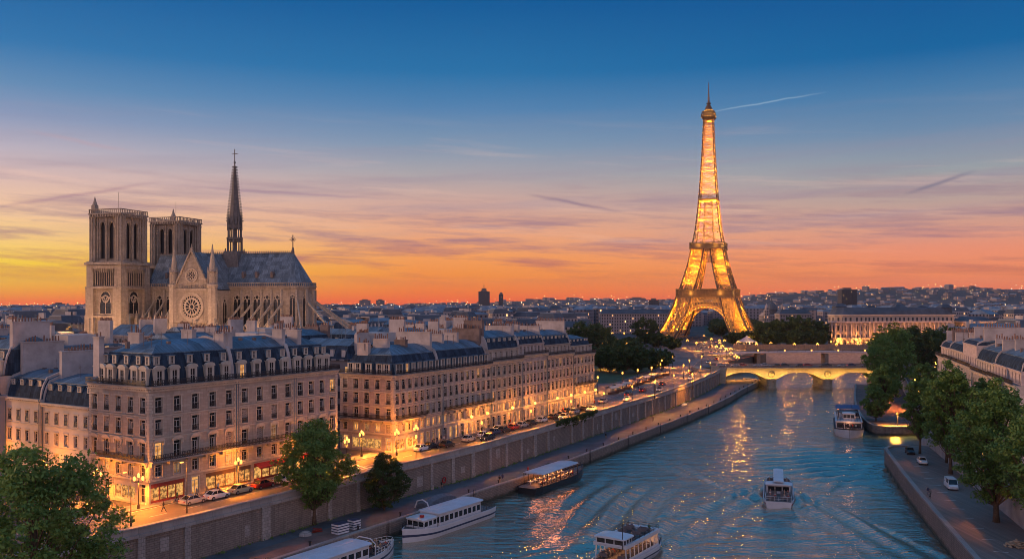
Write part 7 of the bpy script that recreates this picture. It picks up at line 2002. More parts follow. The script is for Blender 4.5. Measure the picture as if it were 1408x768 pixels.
# ================================================================ PEOPLE
M['skin'] = pmat('skin', (.45, .27, .19), .6, .08, 3)
cloth = [pmat('cloth_%s' % n_, c_, .85, .1, 3) for n_, c_ in (('navy', (.03, .04, .09)), ('black', (.02, .02, .02)), ('red', (.35, .04, .03)), ('white', (.6, .58, .55)), ('tan', (.3, .2, .12)), ('grey', (.15, .15, .16)), ('green', (.06, .12, .07)))]
M['hair'] = pmat('hair', (.03, .02, .015), .6, .1, 3)
def person_mesh(pose):
    key = ('P', pose)
    if key in _wc: return _wc[key]
    me = bpy.data.meshes.new('p'); ob = bpy.data.objects.new('p', me); COL.objects.link(ob)
    J = {}; E = []; r_ = {}
    def j(n_, p, r): J[n_] = (len(J), p); r_[n_] = r
    if pose == 'sit': hipz, kx, kz, fx = .50, .44, .52, .46
    else: hipz = .93
    sway = {'stand': 0.0, 'walk': .2, 'sit': 0.0}[pose]
    j('pel', (0, 0, hipz), .14); j('waist', (0, 0, hipz + .18), .125); j('chest', (0, 0, hipz + .38), .15); j('neckb', (0, 0, hipz + .53), .075); j('neck', (.01, 0, hipz + .60), .05); j('head', (.03, 0, hipz + .70), .085); j('top', (.02, 0, hipz + .79), .075)
    E += [('pel', 'waist'), ('waist', 'chest'), ('chest', 'neckb'), ('neckb', 'neck'), ('neck', 'head'), ('head', 'top')]
    for s, n_ in ((1, 'l'), (-1, 'r')):
        j('sh' + n_, (0, s * .19, hipz + .49), .06); j('el' + n_, ((-.05 + sway * s * .6) if pose != 'sit' else .1, s * .25, hipz + .24), .045); j('wr' + n_, ((.05 + sway * s * .9) if pose != 'sit' else .34, s * .22, hipz + .02 if pose != 'sit' else hipz + .16), .032); j('ha' + n_, ((.08 + sway * s) if pose != 'sit' else .42, s * .21, hipz - .06 if pose != 'sit' else hipz + .15), .036)
        E += [('neckb', 'sh' + n_), ('sh' + n_, 'el' + n_), ('el' + n_, 'wr' + n_), ('wr' + n_, 'ha' + n_)]
        if pose == 'sit': j('hp' + n_, (0, s * .10, hipz - .02), .10); j('kn' + n_, (kx, s * .12, kz - .02), .07); j('an' + n_, (fx, s * .12, .09), .045); j('to' + n_, (fx + .18, s * .13, .04), .04)
        else: j('hp' + n_, (0, s * .10, hipz - .06), .10); j('kn' + n_, (-sway * s * .7 + .02, s * .10, .50), .065); j('an' + n_, (-sway * s * 1.6, s * .10, .09), .042); j('to' + n_, (-sway * s * 1.6 + .17, s * .12, .035), .038)
        E += [('pel', 'hp' + n_), ('hp' + n_, 'kn' + n_), ('kn' + n_, 'an' + n_), ('an' + n_, 'to' + n_)]
    me.from_pydata([v[1] for v in J.values()], [(J[a][0], J[b][0]) for a, b in E], [])
    md = ob.modifiers.new('s', 'SKIN'); 
    lay = me.skin_vertices[0] if me.skin_vertices else None
    if lay is None:
        bpy.context.view_layer.objects.active = ob; bpy.ops.mesh.customdata_skin_add(); lay = me.skin_vertices[0]
    for n_, (i, p) in J.items(): lay.data[i].radius = (r_[n_], r_[n_] * (1.25 if n_ in ('chest', 'waist', 'pel') else 1.0)); lay.data[i].use_root = (n_ == 'pel')
    sb = ob.modifiers.new('u', 'SUBSURF'); sb.levels = 1; sb.render_levels = 1
    dg = bpy.context.evaluated_depsgraph_get(); dg.update()
    ev = bpy.data.meshes.new_from_object(ob.evaluated_get(dg)); bpy.data.objects.remove(ob); ev.name = 'person'
    for m in (cloth[0], cloth[1], M['skin'], M['hair']): ev.materials.append(m)
    for f in ev.polygons:
        c_ = f.center; f.use_smooth = True
        z_ = c_.z
        if z_ > hipz + .57: f.material_index = 3 if (z_ > hipz + .76 or (c_.x < 0 and z_ > hipz + .64)) else 2
        elif (abs(c_.y) > .15 and ((pose != 'sit' and z_ < hipz + .0 and z_ > hipz - .13) or (pose == 'sit' and c_.x > .36 and z_ > hipz + .08))): f.material_index = 2
        elif (pose == 'sit' and (z_ < hipz + .06)) or (pose != 'sit' and z_ < hipz - .0 and abs(c_.y) < .2): f.material_index = 1
        else: f.material_index = 0
    _wc[key] = ev; return ev
rp = random.Random(55)
def person(x, y, z, ang, pose, label, group=None, top=None):
    o = link('person', person_mesh(pose), None, (x, y, z), ang)
    for k, m in ((0, cloth[top if top is not None else rp.randint(0, 6)]), (1, cloth[rp.choice((0, 1, 4, 5))])): o.material_slots[k].link = 'OBJECT'; o.material_slots[k].material = m
    return tag(o, label, 'person', group)

# ================================================================ BOATS
M['boat_white'] = pmat('boat_white', (.62, .64, .68), .4, .1, .4)
M['boat_roof'] = pmat('boat_roof', (.55, .60, .68), .5, .12, .3)
M['boat_blue'] = pmat('boat_blue', (.02, .035, .09), .4, .1, 1)
M['boat_dark'] = pmat('boat_dark', (.018, .018, .022), .4, .1, 1)
M['boat_deck'] = pmat('boat_deck', (.14, .13, .13), .7, .25, .8)
M['canopy_blue'] = pmat('canopy_blue', (.06, .10, .22), .7, .15, .5)
M['boat_glow'] = emat('boat_glow', (1.0, .42, .14), 2.2)
M['seatm'] = pmat('seat', (.13, .12, .13), .7, .2, 2)
def hull(L, B, fb=1.3, stripe=None, mats=None, bow=.28, sheer=.6):
    """x forward; returns MB with hull(0), stripe(1), deck(2)"""
    mb = MB(); N = 22; secs = []
    def hb(u):  # half breadth, u 0 stern..1 bow
        if u < .08: return B / 2 * (.84 + 2 * u)
        if u < 1 - bow: return B / 2
        k = (u - (1 - bow)) / bow; return max(.03, B / 2 * (1 - k ** 2.0))
    for i in range(N + 1):
        u = i / N; x = -L / 2 + L * u; h = hb(u); zt = fb + sheer * max(0, (u - .6) / .4) ** 2 + .1 * (1 - u)
        xo = x + (.0 if u < .9 else (u - .9) * L * .03)
        secs.append([(x, -h * .86, -.4), (xo, -h * .97, zt * .42), (xo, -h * .985, zt * .62), (xo, -h, zt), (xo, h, zt), (xo, h * .985, zt * .62), (xo, h * .97, zt * .42), (x, h * .86, -.4)])
    n = 8; b = 0
    for s in secs: mb.v += s
    for i in range(N):
        for k, m in ((0, 0), (1, 1), (2, 0), (3, 2), (4, 0), (5, 1), (6, 0)):
            mb.f.append((i * n + k, (i + 1) * n + k, (i + 1) * n + k + 1, i * n + k + 1)); mb.mi.append(m)
    mb.f.append(tuple(range(n))); mb.mi.append(0)
    # bulwark rim
    for i in range(N):
        for k in (3, 4): a, c = Vector(secs[i][k]), Vector(secs[i + 1][k]); mb.bar(a + Vector((0, 0, .1)), c + Vector((0, 0, .1)), .12, 3, .3)
    return mb, hb
def railing(mb, pts, h=1.0, post=1.2, m=0):
    for a, b in zip(pts[:-1], pts[1:]):
        a = Vector(a); b = Vector(b); L = (b - a).length; n = max(1, int(L / post))
        for zz in (h, h * .5): mb.bar(a + Vector((0, 0, zz)), b + Vector((0, 0, zz)), .05, m)
        for i in range(n + 1): p = a.lerp(b, i / n); mb.bar(p, p + Vector((0, 0, h)), .05, m)
def cabin(mb, x0, x1, hw, z0, z1, nwin, wm_=1, fm=0, win=(0.3, 0.75), slant=0.0, glass_front=True):
    """cabin with side windows as real openings: frame strips and glass behind"""
    h = z1 - z0; za, zb = z0 + h * win[0], z0 + h * win[1]
    for sy in (-1, 1):
        y = sy * hw
        def q(xa, xb, zc, zd, m, off=0.0):
            yy = y - sy * off; mb.box(xa, min(yy, yy - sy * .06), zc, xb, max(yy, yy - sy * .06), zd, m)
        q(x0, x1, z0, za, fm); q(x0, x1, zb, z1, fm); L = x1 - x0; w_ = L / nwin
        for i in range(nwin + 1):
            c = x0 + i * w_; q(max(x0, c - w_ * .12), min(x1, c + w_ * .12), za, zb, fm)
        q(x0, x1, za, zb, wm_, .07)
    for xx, sg in ((x0, -1), (x1, 1)):
        mb.box(xx - .03, -hw + .06, z0, xx + .03, hw - .06, za, fm); mb.box(xx - .03, -hw + .06, zb, xx + .03, hw - .06, z1, fm); mb.box(xx - .02, -hw + .08, za, xx + .01, hw - .08, zb, wm_)
        for k in range(4): c = -hw + .1 + (2 * hw - .2) * k / 3; mb.box(xx - .04, c - .07, za, xx + .04, c + .07, zb, fm)
def roofslab(mb, x0, x1, hw, z, m=0, th=.14, camber=.18):
    n = 8; secs = []
    for xx in (x0, x0 + .3, x1 - .3, x1):
        r = []; e = .9 if xx in (x0, x1) else 1
        for k in range(n + 1): y = -hw * e + 2 * hw * e * k / n; r.append((xx, y, z + th + camber * (1 - (y / hw) ** 2)))
        r += [(xx, hw * e, z), (xx, -hw * e, z)]; secs.append(r)
    loft(mb, secs, m)
def put_people(bt, spots, z, label, group, ang0, pose='sit'):
    mw = Matrix.Translation(bt.location) @ Matrix.Rotation(bt.rotation_euler.z, 4, 'Z')
    for (x, y) in spots:
        p = mw @ Vector((x, y, z)); person(p.x, p.y, p.z, bt.rotation_euler.z + ang0 + rp.uniform(-.4, .4), pose, label, group)
def bench(mb_, x, y0, y1, z, m=4):
    mb = MB(); m = 0; mb.box(x - .25, y0, z + .38, x + .22, y1, z + .46, m); mb.box(x - .3, y0, z + .46, x - .22, y1, z + .95, m); mb.box(x - .1, y0 + .1, z, x + .1, y0 + .2, z + .38, m); mb.box(x - .1, y1 - .2, z, x + .1, y1 - .1, z + .38, m)
    mb.build('bench', M['seatm'], bt)
def boat_base(label, name, x, y, ang, L, B, m_hull, m_stripe, m_deck, m_rim, fb=1.3, sheer=.6, bow=.28):
    t_ = empty(name, (x, y, 0.0), ang, label, 'boat'); hb_, _ = hull(L, B, fb, bow=bow, sheer=sheer); hb_.build('hull', [M[m_hull], M[m_stripe], M[m_deck], M[m_rim]], t_); return t_
def angof(p, q): return math.atan2(q[1] - p[1], q[0] - p[0])
# 1 long white boat moored at the left quay
p0 = (-16.9, 148.6); p1 = (-3.6, 168.4); L = math.dist(p0, p1); cx, cy = (p0[0] + p1[0]) / 2 - 1.3, (p0[1] + p1[1]) / 2 - 1.2
bt = boat_base('long white tour boat with a flat white roof moored along the left lower quay', 'tour_boat', cx, cy, angof(p1, p0), L, 5.4, 'boat_white', 'boat_blue', 'boat_deck', 'boat_white', 1.5)
mb = MB(); cabin(mb, -L * .30, L * .20, 2.2, 1.5, 3.7, 9); mb.build('cabin', [M['boat_white'], M['glass']], bt)
mb = MB(); roofslab(mb, -L * .33, L * .215, 2.5, 3.7); mb.bar((-L * .32, 0, 3.98), (L * .20, 0, 3.98), .12); mb.build('roof', M['boat_roof'], bt)
mb = MB(); cabin(mb, L * .215, L * .36, 1.9, 1.5, 3.2, 3, win=(.38, .86)); roofslab(mb, L * .205, L * .375, 2.05, 3.2); mb.build('wheelhouse', [M['boat_white'], M['glass']], bt)
mb = MB(); railing(mb, [(-L * .49, -2.1, 1.6), (-L * .49, 2.1, 1.6), (-L * .33, 2.4, 1.6)], 1.0, .9); railing(mb, [(-L * .49, -2.1, 1.6), (-L * .33, -2.4, 1.6)]); railing(mb, [(L * .36, -1.9, 1.8), (L * .47, -.6, 2.1), (L * .47, .6, 2.1), (L * .36, 1.9, 1.8)], .9, .8); mb.build('railing', M['iron'], bt)
mb = MB()
for k in range(6): mb.lathe(-L * .3 + k * L * .12, -2.85, [(.16, .5), (.2, .6), (.2, 1.1), (.16, 1.2)], 6)
mb.build('fender', M['boat_blue'], bt)
mb = MB(); mb.tube([(L * .33, .8, 3.6), (L * .33, .8, 3.9)], [.4, .4], 10); mb.build('lifebuoy', M['awning_red'], bt)
# 2 boat cut by the bottom edge
p1 = (-19.0, 141.6); d_ = Vector((-.55, -.835)); L = 27; c_ = Vector(p1) + d_ * L / 2
bt = boat_base('white roofed tour boat with an open railed end, cut by the bottom photo edge', 'tour_boat', c_.x, c_.y, math.atan2(-d_.y, -d_.x), L, 5.6, 'boat_white', 'boat_blue', 'boat_deck', 'boat_white', 1.4)
mb = MB(); cabin(mb, -L * .42, L * .20, 2.3, 1.4, 3.5, 11); mb.build('cabin', [M['boat_white'], M['glass']], bt)
mb = MB(); roofslab(mb, -L * .44, L * .22, 2.6, 3.5); mb.bar((-L * .4, 0, 3.8), (L * .2, 0, 3.8), .12); mb.build('roof', M['boat_roof'], bt)
mb = MB(); pr = [(L * .25 + .2, -2.2 + 0, 1.5), (L * .25 + .2, -2.2, 3.2), (L * .25 + .2, -1.2, 3.9), (L * .25 + .2, 1.2, 3.9), (L * .25 + .2, 2.2, 3.2), (L * .25 + .2, 2.2, 1.5)]; mb.tube(pr, .09, 6)
railing(mb, [(L * .24, -2.5, 1.5), (L * .36, -2.2, 1.6), (L * .47, -.6, 1.9), (L * .47, .6, 1.9), (L * .36, 2.2, 1.6), (L * .24, 2.5, 1.5)], .9, .8); mb.build('railing', M['boat_white'], bt)
mb = MB()
for k in range(4): bench(mb, L * (.26 + .045 * k), -1.8, -.35, 1.45, 0); bench(mb, L * (.26 + .045 * k), .35, 1.8, 1.45, 0)
plight((L * .3, 0, 3.4), 60, (1, .6, .35), .3, parent=bt)
put_people(bt, [(L * (.265 + .045 * k), y) for k in range(4) for y in (-1.4, -.8, .8, 1.4)], 1.42, 'seated passenger on the open end of the white boat at the bottom edge', 'passengers on the boat at the bottom edge', 0)
# 3 dark restaurant boat
p0 = (2.0, 184.0); p1 = (15.6, 206.0); L = math.dist(p0, p1) - .5; cx, cy = (p0[0] + p1[0]) / 2 + .9, (p0[1] + p1[1]) / 2
bt = boat_base('dark hulled dinner boat with pale flat roof moored at the left quay', 'dinner_boat', cx, cy, angof(p0, p1), L, 5.2, 'boat_dark', 'boat_dark', 'boat_deck', 'boat_dark', 1.3, 1.0, .34)
mb = MB(); roofslab(mb, -L * .40, L * .24, 2.5, 3.9); mb.build('roof', M['boat_roof'], bt)
mb = MB()
for k in range(9):
    for sy in (-1, 1): mb.bar((-L * .39 + k * L * .077, sy * 2.25, 1.3), (-L * .39 + k * L * .077, sy * 2.35, 3.9), .1)
for sy in (-1, 1): mb.bar((-L * .39, sy * 2.3, 2.2), (L * .23, sy * 2.3, 2.2), .07)
railing(mb, [(L * .24, -2.2, 1.5), (L * .38, -1.4, 1.9), (L * .46, 0, 2.2), (L * .38, 1.4, 1.9), (L * .24, 2.2, 1.5)], .9, .9); mb.build('railing', M['boat_dark'], bt)
tb = MB()
for k in range(8):
    for sy in (-1, 1): x_ = -L * .35 + k * L * .077; tb.box(x_ - .45, sy * 1.3 - .5, 1.95, x_ + .45, sy * 1.3 + .5, 2.03, 0); tb.box(x_ - .06, sy * 1.3 - .06, 1.35, x_ + .06, sy * 1.3 + .06, 1.95, 0)
tb.build('table', M['boat_white'], bt)
lm = MB()
for k in range(8):
    for sy in (-1, 1): lm.ball((-L * .35 + k * L * .077, sy * 1.3, 2.2), .13, 5)
lm.build('table_lamp', M['bulb_soft'], bt)
for k in range(4): plight((-L * .31 + k * L * .155, 0, 3.3), 230, (1, .30, .09), .4, parent=bt)
put_people(bt, [(-L * .35 + k * L * .077 + e, y) for k in range(8) for y, e in ((-1.75, -.45), (1.75, .45), (-1.0, .45))], 1.32, 'seated diner at a table on the dark dinner boat', 'diners on the dark boat', PI / 2)
# 4 open top boat, bottom centre
p0 = (13.9, 131.5); p1 = (23.6, 146.4); L = math.dist(p0, p1) + .3; cx, cy = (p0[0] + p1[0]) / 2, (p0[1] + p1[1]) / 2
bt = boat_base('white double deck tour boat with railed open roof deck at the bottom centre', 'tour_boat', cx, cy, angof(p0, p1), L, 5.7, 'boat_white', 'boat_blue', 'boat_deck', 'boat_white', 1.1, .5, .3)
mb = MB(); 
for sy in (-1, 1):
    for k in range(9): mb.bar((-L * .40 + k * L * .08, sy * 2.6, 1.1), (-L * .40 + k * L * .08, sy * 2.45, 3.4), .14)
    mb.box(-L * .40, min(sy * 2.6, sy * 2.5), 1.1, L * .24, max(sy * 2.6, sy * 2.5), 1.75)
mb.box(L * .24 - .05, -2.5, 1.1, L * .24 + .05, 2.5, 3.4); mb.build('cabin', M['boat_white'], bt)
mb = MB(); mb.box(-L * .42, -2.75, 3.4, L * .26, 2.75, 3.55, 0); mb.box(-L * .40, -2.35, 3.555, L * .22, 2.35, 3.6, 1)
for sy in (-1, 1): mb.box(-L * .42, sy * 2.55 - .2, 3.55, L * .26, sy * 2.55 + .2, 3.95, 0)
mb.box(L * .2, -2.6, 3.55, L * .26, 2.6, 4.0, 0); mb.build('upper_deck', [M['boat_white'], M['boat_deck']], bt)
mb = MB(); cabin(mb, -L * .42, -L * .26, 2.3, 3.6, 4.7, 3, win=(.3, .9)); roofslab(mb, -L * .44, -L * .24, 2.6, 4.7); mb.build('wheelhouse', [M['boat_white'], M['glass']], bt)
mb = MB(); railing(mb, [(-L * .24, -2.6, 3.95), (L * .24, -2.6, 3.95), (L * .24, 2.6, 3.95), (-L * .24, 2.6, 3.95)], .7, 1.5); mb.bar((-L * .43, -2.2, 3.4), (-L * .43, -2.2, 7.2), .08); railing(mb, [(L * .27, -2.6, 1.2), (L * .38, -2.0, 1.3), (L * .46, 0, 1.6), (L * .38, 2.0, 1.3), (L * .27, 2.6, 1.2)], .9, .9); mb.build('railing', M['iron'], bt)
mb = MB()
for k in (0, 1, 3, 5, 6): bench(mb, -L * .2 + k * L * .055, .5, 2.0, 3.6, 0); bench(mb, -L * .2 + k * L * .055, -2.0, -.5, 3.6, 0)
for k in range(9): bench(mb, -L * .36 + k * L * .066, .9, 2.3, 1.15, 0); bench(mb, -L * .36 + k * L * .066, -2.3, -.9, 1.15, 0)
for x_ in (-.3, -.1, .1): plight((L * x_, 0, 3.0), 120, (1, .42, .16), .3, parent=bt)
put_people(bt, [(-L * .2 + k * L * .055, y) for k, y in ((0, .9), (0, 1.7), (1, -1.2), (3, 1.4), (5, -.9), (6, 1.1), (6, 1.8), (7, -1.5))], 3.58, 'seated passenger on the open upper deck of the double deck boat', 'passengers on the upper deck of the double deck boat', 0)
put_people(bt, [(-L * .36 + k * L * .066, y) for k in range(9) for y in (-1.9, 1.9, 1.2)], 1.12, 'seated passenger behind the rail on the lower deck of the double deck boat', 'passengers on the lower deck of the double deck boat', 0)
# 5 boat in mid river
L = 24; cx, cy = 55.3, 184.0
bt = boat_base('white tour boat with a narrow white canopy cruising in the middle of the river', 'tour_boat', cx, cy, R(73.5), L, 5.8, 'boat_white', 'awning_red', 'boat_deck', 'boat_white', 1.1, .5, .26)
mb = MB(); roofslab(mb, -L * .18, L * .42, 1.0, 3.5, 0, .12, .1); roofslab(mb, -L * .20, -L * .06, 2.6, 2.9, 0, .12, .2)
mb.build('canopy', M['boat_white'], bt)
mb = MB()
for k in range(7): 
    for sy in (-1, 1): mb.bar((-L * .16 + k * L * .09, sy * .9, 1.1), (-L * .16 + k * L * .09, sy * .9, 3.5), .08)
for sy in (-1, 1): mb.bar((-L * .19, sy * 2.4, 1.1), (-L * .19, sy * 2.4, 2.9), .1); mb.bar((-L * .07, sy * 2.4, 1.1), (-L * .07, sy * 2.4, 2.9), .1); railing(mb, [(-L * .47, sy * 2.4, 1.1), (-L * .2, sy * 2.7, 1.1), (L * .2, sy * 2.7, 1.1), (L * .36, sy * 1.9, 1.3)], .9, 1.2)
railing(mb, [(-L * .47, -2.4, 1.1), (-L * .47, 2.4, 1.1)], .9, .8); mb.build('railing', M['boat_white'], bt)
mb = MB(); cabin(mb, -L * .17, -L * .08, 2.2, 1.1, 2.85, 2, win=(.3, .85)); mb.build('wheelhouse', [M['boat_white'], M['glass']], bt)
mb = MB(); rows = []
for k in range(5): bench(mb, -L * .44 + k * L * .05, .35, 2.1, 1.15, 0); bench(mb, -L * .44 + k * L * .05, -2.1, -.35, 1.15, 0)
for k in range(7): bench(mb, L * .0 + k * L * .05, 1.1, 2.3, 1.15, 0); bench(mb, L * .0 + k * L * .05, -2.3, -1.1, 1.15, 0)
put_people(bt, [(-L * .44 + k * L * .05, y) for k in range(5) for y in (-1.8, -1.1, .7, 1.6)], 1.12, 'seated passenger on the open stern of the mid river boat', 'passengers on the mid river boat stern', PI)
put_people(bt, [(L * .0 + k * L * .05, y) for k in range(7) for y in (-1.7, 1.8)], 1.12, 'seated passenger beside the canopy of the mid river boat', 'passengers beside the mid river boat canopy', PI)
# 6 two deck boat moored at the far right quay
L = 32; dq = Vector((.33, .945)).normalized(); c_ = Vector((104.4, 275.5))
bt = boat_base('two deck excursion boat with blue canopy moored by the far right quay', 'excursion_boat', c_.x, c_.y, math.atan2(-dq.y, -dq.x), L, 8.4, 'boat_white', 'boat_white', 'boat_deck', 'boat_dark', 1.8, .7, .2)
mb = MB(); cabin(mb, -L * .40, L * .30, 3.6, 1.8, 4.1, 10, 1, 0, (.2, .8)); mb.box(-L * .42, -3.85, 4.1, L * .32, 3.85, 4.28); mb.build('cabin', [M['boat_white'], M['glass']], bt)
mb = MB(); 
for sy in (-1, 1): railing(mb, [(-L * .41, sy * 3.2, 4.28), (L * .31, sy * 3.2, 4.28)], 1.0, 1.2)
railing(mb, [(L * .31, -3.2, 4.28), (L * .31, 3.2, 4.28)], 1.0, .8)
railing(mb, [(L * .33, -3.2, 2.0), (L * .42, -2.4, 2.2), (L * .47, 0, 2.5), (L * .42, 2.4, 2.2), (L * .33, 3.2, 2.0)], 1.0, .8)
for k in range(7):
    for sy in (-1, 1): mb.bar((-L * .38 + k * L * .09, sy * 2.8, 4.28), (-L * .38 + k * L * .09, sy * 2.8, 6.6), .09)
mb.build('railing', M['iron'], bt)
mb = MB(); roofslab(mb, -L * .40, -L * .02, 3.6, 6.6); mb.build('canopy', M['canopy_blue'], bt)
mb = MB(); roofslab(mb, L * .0, L * .18, 2.7, 6.2); mb.build('awning', M['boat_dark'], bt)
mb = MB(); cabin(mb, L * .19, L * .28, 1.7, 4.28, 6.3, 2, win=(.4, .9)); roofslab(mb, L * .18, L * .29, 1.9, 6.3); mb.build('wheelhouse', [M['boat_white'], M['glass']], bt)
mb = MB(); mb.bar((-L * .3, 0, 6.8), (-L * .3, 0, 10), .1); mb.bar((L * .1, 1, 6.4), (L * .1, 1, 9), .08); mb.build('mast', M['iron'], bt)
for x_ in (-.25, 0, .2): plight((L * x_, 0, 5.8), 160, (1, .42, .2), .3, parent=bt)
plight((L * .36, 0, 3.6), 160, (1, .42, .2), .3, parent=bt)
put_people(bt, [(L * rp.uniform(-.38, .16), rp.uniform(-2.7, 2.7)) for k in range(22)], 4.28, 'guest standing on the upper deck of the excursion boat by the far right quay', 'guests on the excursion boat upper deck', 0, 'stand')
put_people(bt, [(L * rp.uniform(.33, .40), rp.uniform(-2.0, 2.0)) for k in range(9)], 1.98, 'guest standing on the foredeck of the excursion boat by the far right quay', 'guests on the excursion boat foredeck', 0, 'stand')
# small dark work boats on the far right quay wall
L = 12; bt = boat_base('small dark work barge moored between the excursion boat and the far right quay', 'barge', 110.2, 285.5, math.atan2(-.96, -.32), 13, 2.9, 'boat_dark', 'boat_dark', 'boat_deck', 'boat_dark', .9, .3)
mb = MB(); cabin(mb, -3.5, 0, 1.0, .9, 2.4, 3); roofslab(mb, -3.8, .3, 1.2, 2.4); mb.build('cabin', [M['boat_blue'], M['glass']], bt)
mb = MB()
for k in range(4): mb.box(1 + k * 1.0, -.8, .9, 1.7 + k * 1.0, .8, 1.5)
mb.build('cargo', M['quay_floor'], bt)

# ================================================================ QUAY CLUTTER AND WALKERS
for (px, py, an, ps, lab, tp) in ((687, 664, 1.0, 'stand', 'person in dark coat standing on the left quay, left of the pair', 1), (691, 662, 1.3, 'stand', 'person in navy jacket standing on the left quay, right of the pair', 0), (726, 651, 1.0, 'walk', 'person in red top standing at the quay edge above the dinner boat', 2), (607, 672, .8, 'walk', 'person in dark clothes walking near the embankment wall foot', 1), (898, 579, 1.0, 'walk', 'person in grey walking along the middle of the lower quay', 5), (833, 603, 1.0, 'walk', 'small person in black walking on the lower quay below the ivy', 1)):
    x, y = W(px, py, QZ); person(x, y, QZ, an, ps, lab, None, tp)
x, y = W(225, 703, GZ); person(x, y, GZ + .02, .5, 'walk', 'lone person in black crossing the street by the corner lamp', None, 1)
x, y = W(1276, 681, RZ); person(x, y, RZ, 1.9, 'walk', 'person in navy walking beside the parked cars on the near right quay', None, 0)
x, y = W(1279, 684, RZ); person(x, y, RZ, 1.9, 'walk', 'person in grey walking just behind the one in navy on the right quay', None, 5)
for k in range(26):
    s = rp.uniform(0, s6); q = PB(s); e = rp.uniform(1.0, 2.6); person(q[0] + uB.y * e, q[1] - uB.x * e, GZ + .14, angB + rp.choice((0, PI)), 'walk', 'passer by on the pavement of the second block', 'passers by along the second block')
for k in range(9):
    q = along(cA, rp.uniform(1, 42), -rp.uniform(.9, 2.0)); person(q[0], q[1], GZ + .14, angL + rp.choice((0, PI)), 'walk', 'passer by on the pavement in front of the first block shops', 'passers by along the first block')
for k in range(24):
    x, y = W(rp.uniform(860, 950), rp.uniform(522, 540), GZ)
    if x < xat(WALLS, min(y, 408)) - 14: person(x, y, GZ + .02, rp.uniform(0, 6), 'stand', 'person in the small crowd on the plaza beside the park', 'crowd on the plaza')
# striped crates, debris, tarpaulin, life rings, signs
def crate(x, y, z, ang, lab, mat, sx=1.6, sy=1.0, sz=1.0):
    t_ = empty('crate', (x, y, z), ang, lab, 'crate'); mb = MB(); mb.box(-sx / 2 + .04, -sy / 2 + .04, .08, sx / 2 - .04, sy / 2 - .04, sz - .05); mb.build('box', M['boat_blue'] if mat == 'boat_white' else M[mat], t_)
    mb = MB()
    for k in range(4): mb.box(-sx / 2, -sy / 2, .05 + k * sz * .25, sx / 2, sy / 2, .05 + k * sz * .25 + sz * .15)
    mb.build('slat', M[mat], t_); return t_
x, y = W(468, 732, QZ); crate(x, y, QZ, .9, 'white slatted crate on the left quay nearest the water, left of the pair', 'boat_white', 2.4, 1.6, 1.7)
x, y = W(487, 726, QZ); crate(x, y, QZ, .9, 'white slatted crate on the left quay, right of the pair', 'boat_white', 1.6, 1.5, 1.6)
x, y = W(436, 731, QZ)
mb = MB()
for k in range(7): a = k * .9; mb.bar((math.cos(a) * .9, math.sin(a) * .5, .1 + k * .07), (-math.cos(a) * .9, -math.sin(a) * .4, .15 + k * .08), .28, 0, .12)
tag(mb.build('planks', M['shop_red'], None, (x, y, QZ), .6), 'low heap of reddish planks at the foot of the quay tree', 'planks')
x, y = W(420, 735, QZ); mb = MB(); mb.lathe(0, 0, [(1.1, 0), (1.0, .3), (.6, .6), (.1, .7)], 9); tag(mb.build('rubble_heap', M['coping'], None, (x, y, QZ)), 'small grey rubble heap left of the reddish planks', 'heap')
x, y = W(611, 694, QZ)
t_ = empty('tarpaulin_shelter', (x - 1.0, y + 1.2, QZ), angL, 'grey tarpaulin covered shelter on the quay above the long white boat', 'shelter')
mb = MB(); secs = []
for k in range(9):
    u_ = k / 8; hgt = 1.7 * math.sin(PI * min(1, u_ * .9 + .1)) ** .6 + .2; xx = -5 + 10 * u_
    secs.append([(xx, -1.5 + .5 * u_, 0), (xx, -1.2 + .4 * u_, hgt * .75), (xx + .1 * math.sin(k * 2.1), 0, hgt), (xx, 1.2 - .2 * u_, hgt * .8), (xx, 1.6 - .3 * u_, 0)])
loft(mb, secs); mb.build('cover', pmat('tarpaulin', (.10, .12, .15), .7, .3, 1.0, .5, 2), t_)
mb = MB(); mb.tube([(-5.2, -1.6, .1), (-5.2, -1.1, 1.3), (-5.2, 0, 1.75), (-5.2, 1.2, 1.4), (-5.2, 1.7, .1)], .12, 6); mb.build('hoop', M['boat_white'], t_)
def ring(px, py, lab):
    x, y = W(px, py, QZ + 1.2); mb = MB(); pr = [(.55 * math.cos(k * PI / 8), 0, .55 * math.sin(k * PI / 8)) for k in range(17)]; mb.tube(pr, .14, 6, cap=False)
    x = xat(WALLS, y) + .5; tag(mb.build('life_ring', M['awning_red'], None, (x, y, QZ + 1.3), angL), lab, 'life ring')
ring(645, 660, 'red life ring hanging on the embankment wall above the moored boats')
# mooring bollards
for k, p in enumerate(resample(offs(EDGES, 1.4), 11)):
    if 118 < p[1] < 430:
        mb = MB(); mb.lathe(0, 0, [(.22, 0), (.16, .1), (.15, .5), (.26, .6), (.2, .75)], 8)
        tag(mb.build('bollard', M['iron'], None, (p[0], p[1], QZ)), 'squat iron mooring bollard on the left lower quay edge', 'bollard', 'mooring bollards on the left quay')
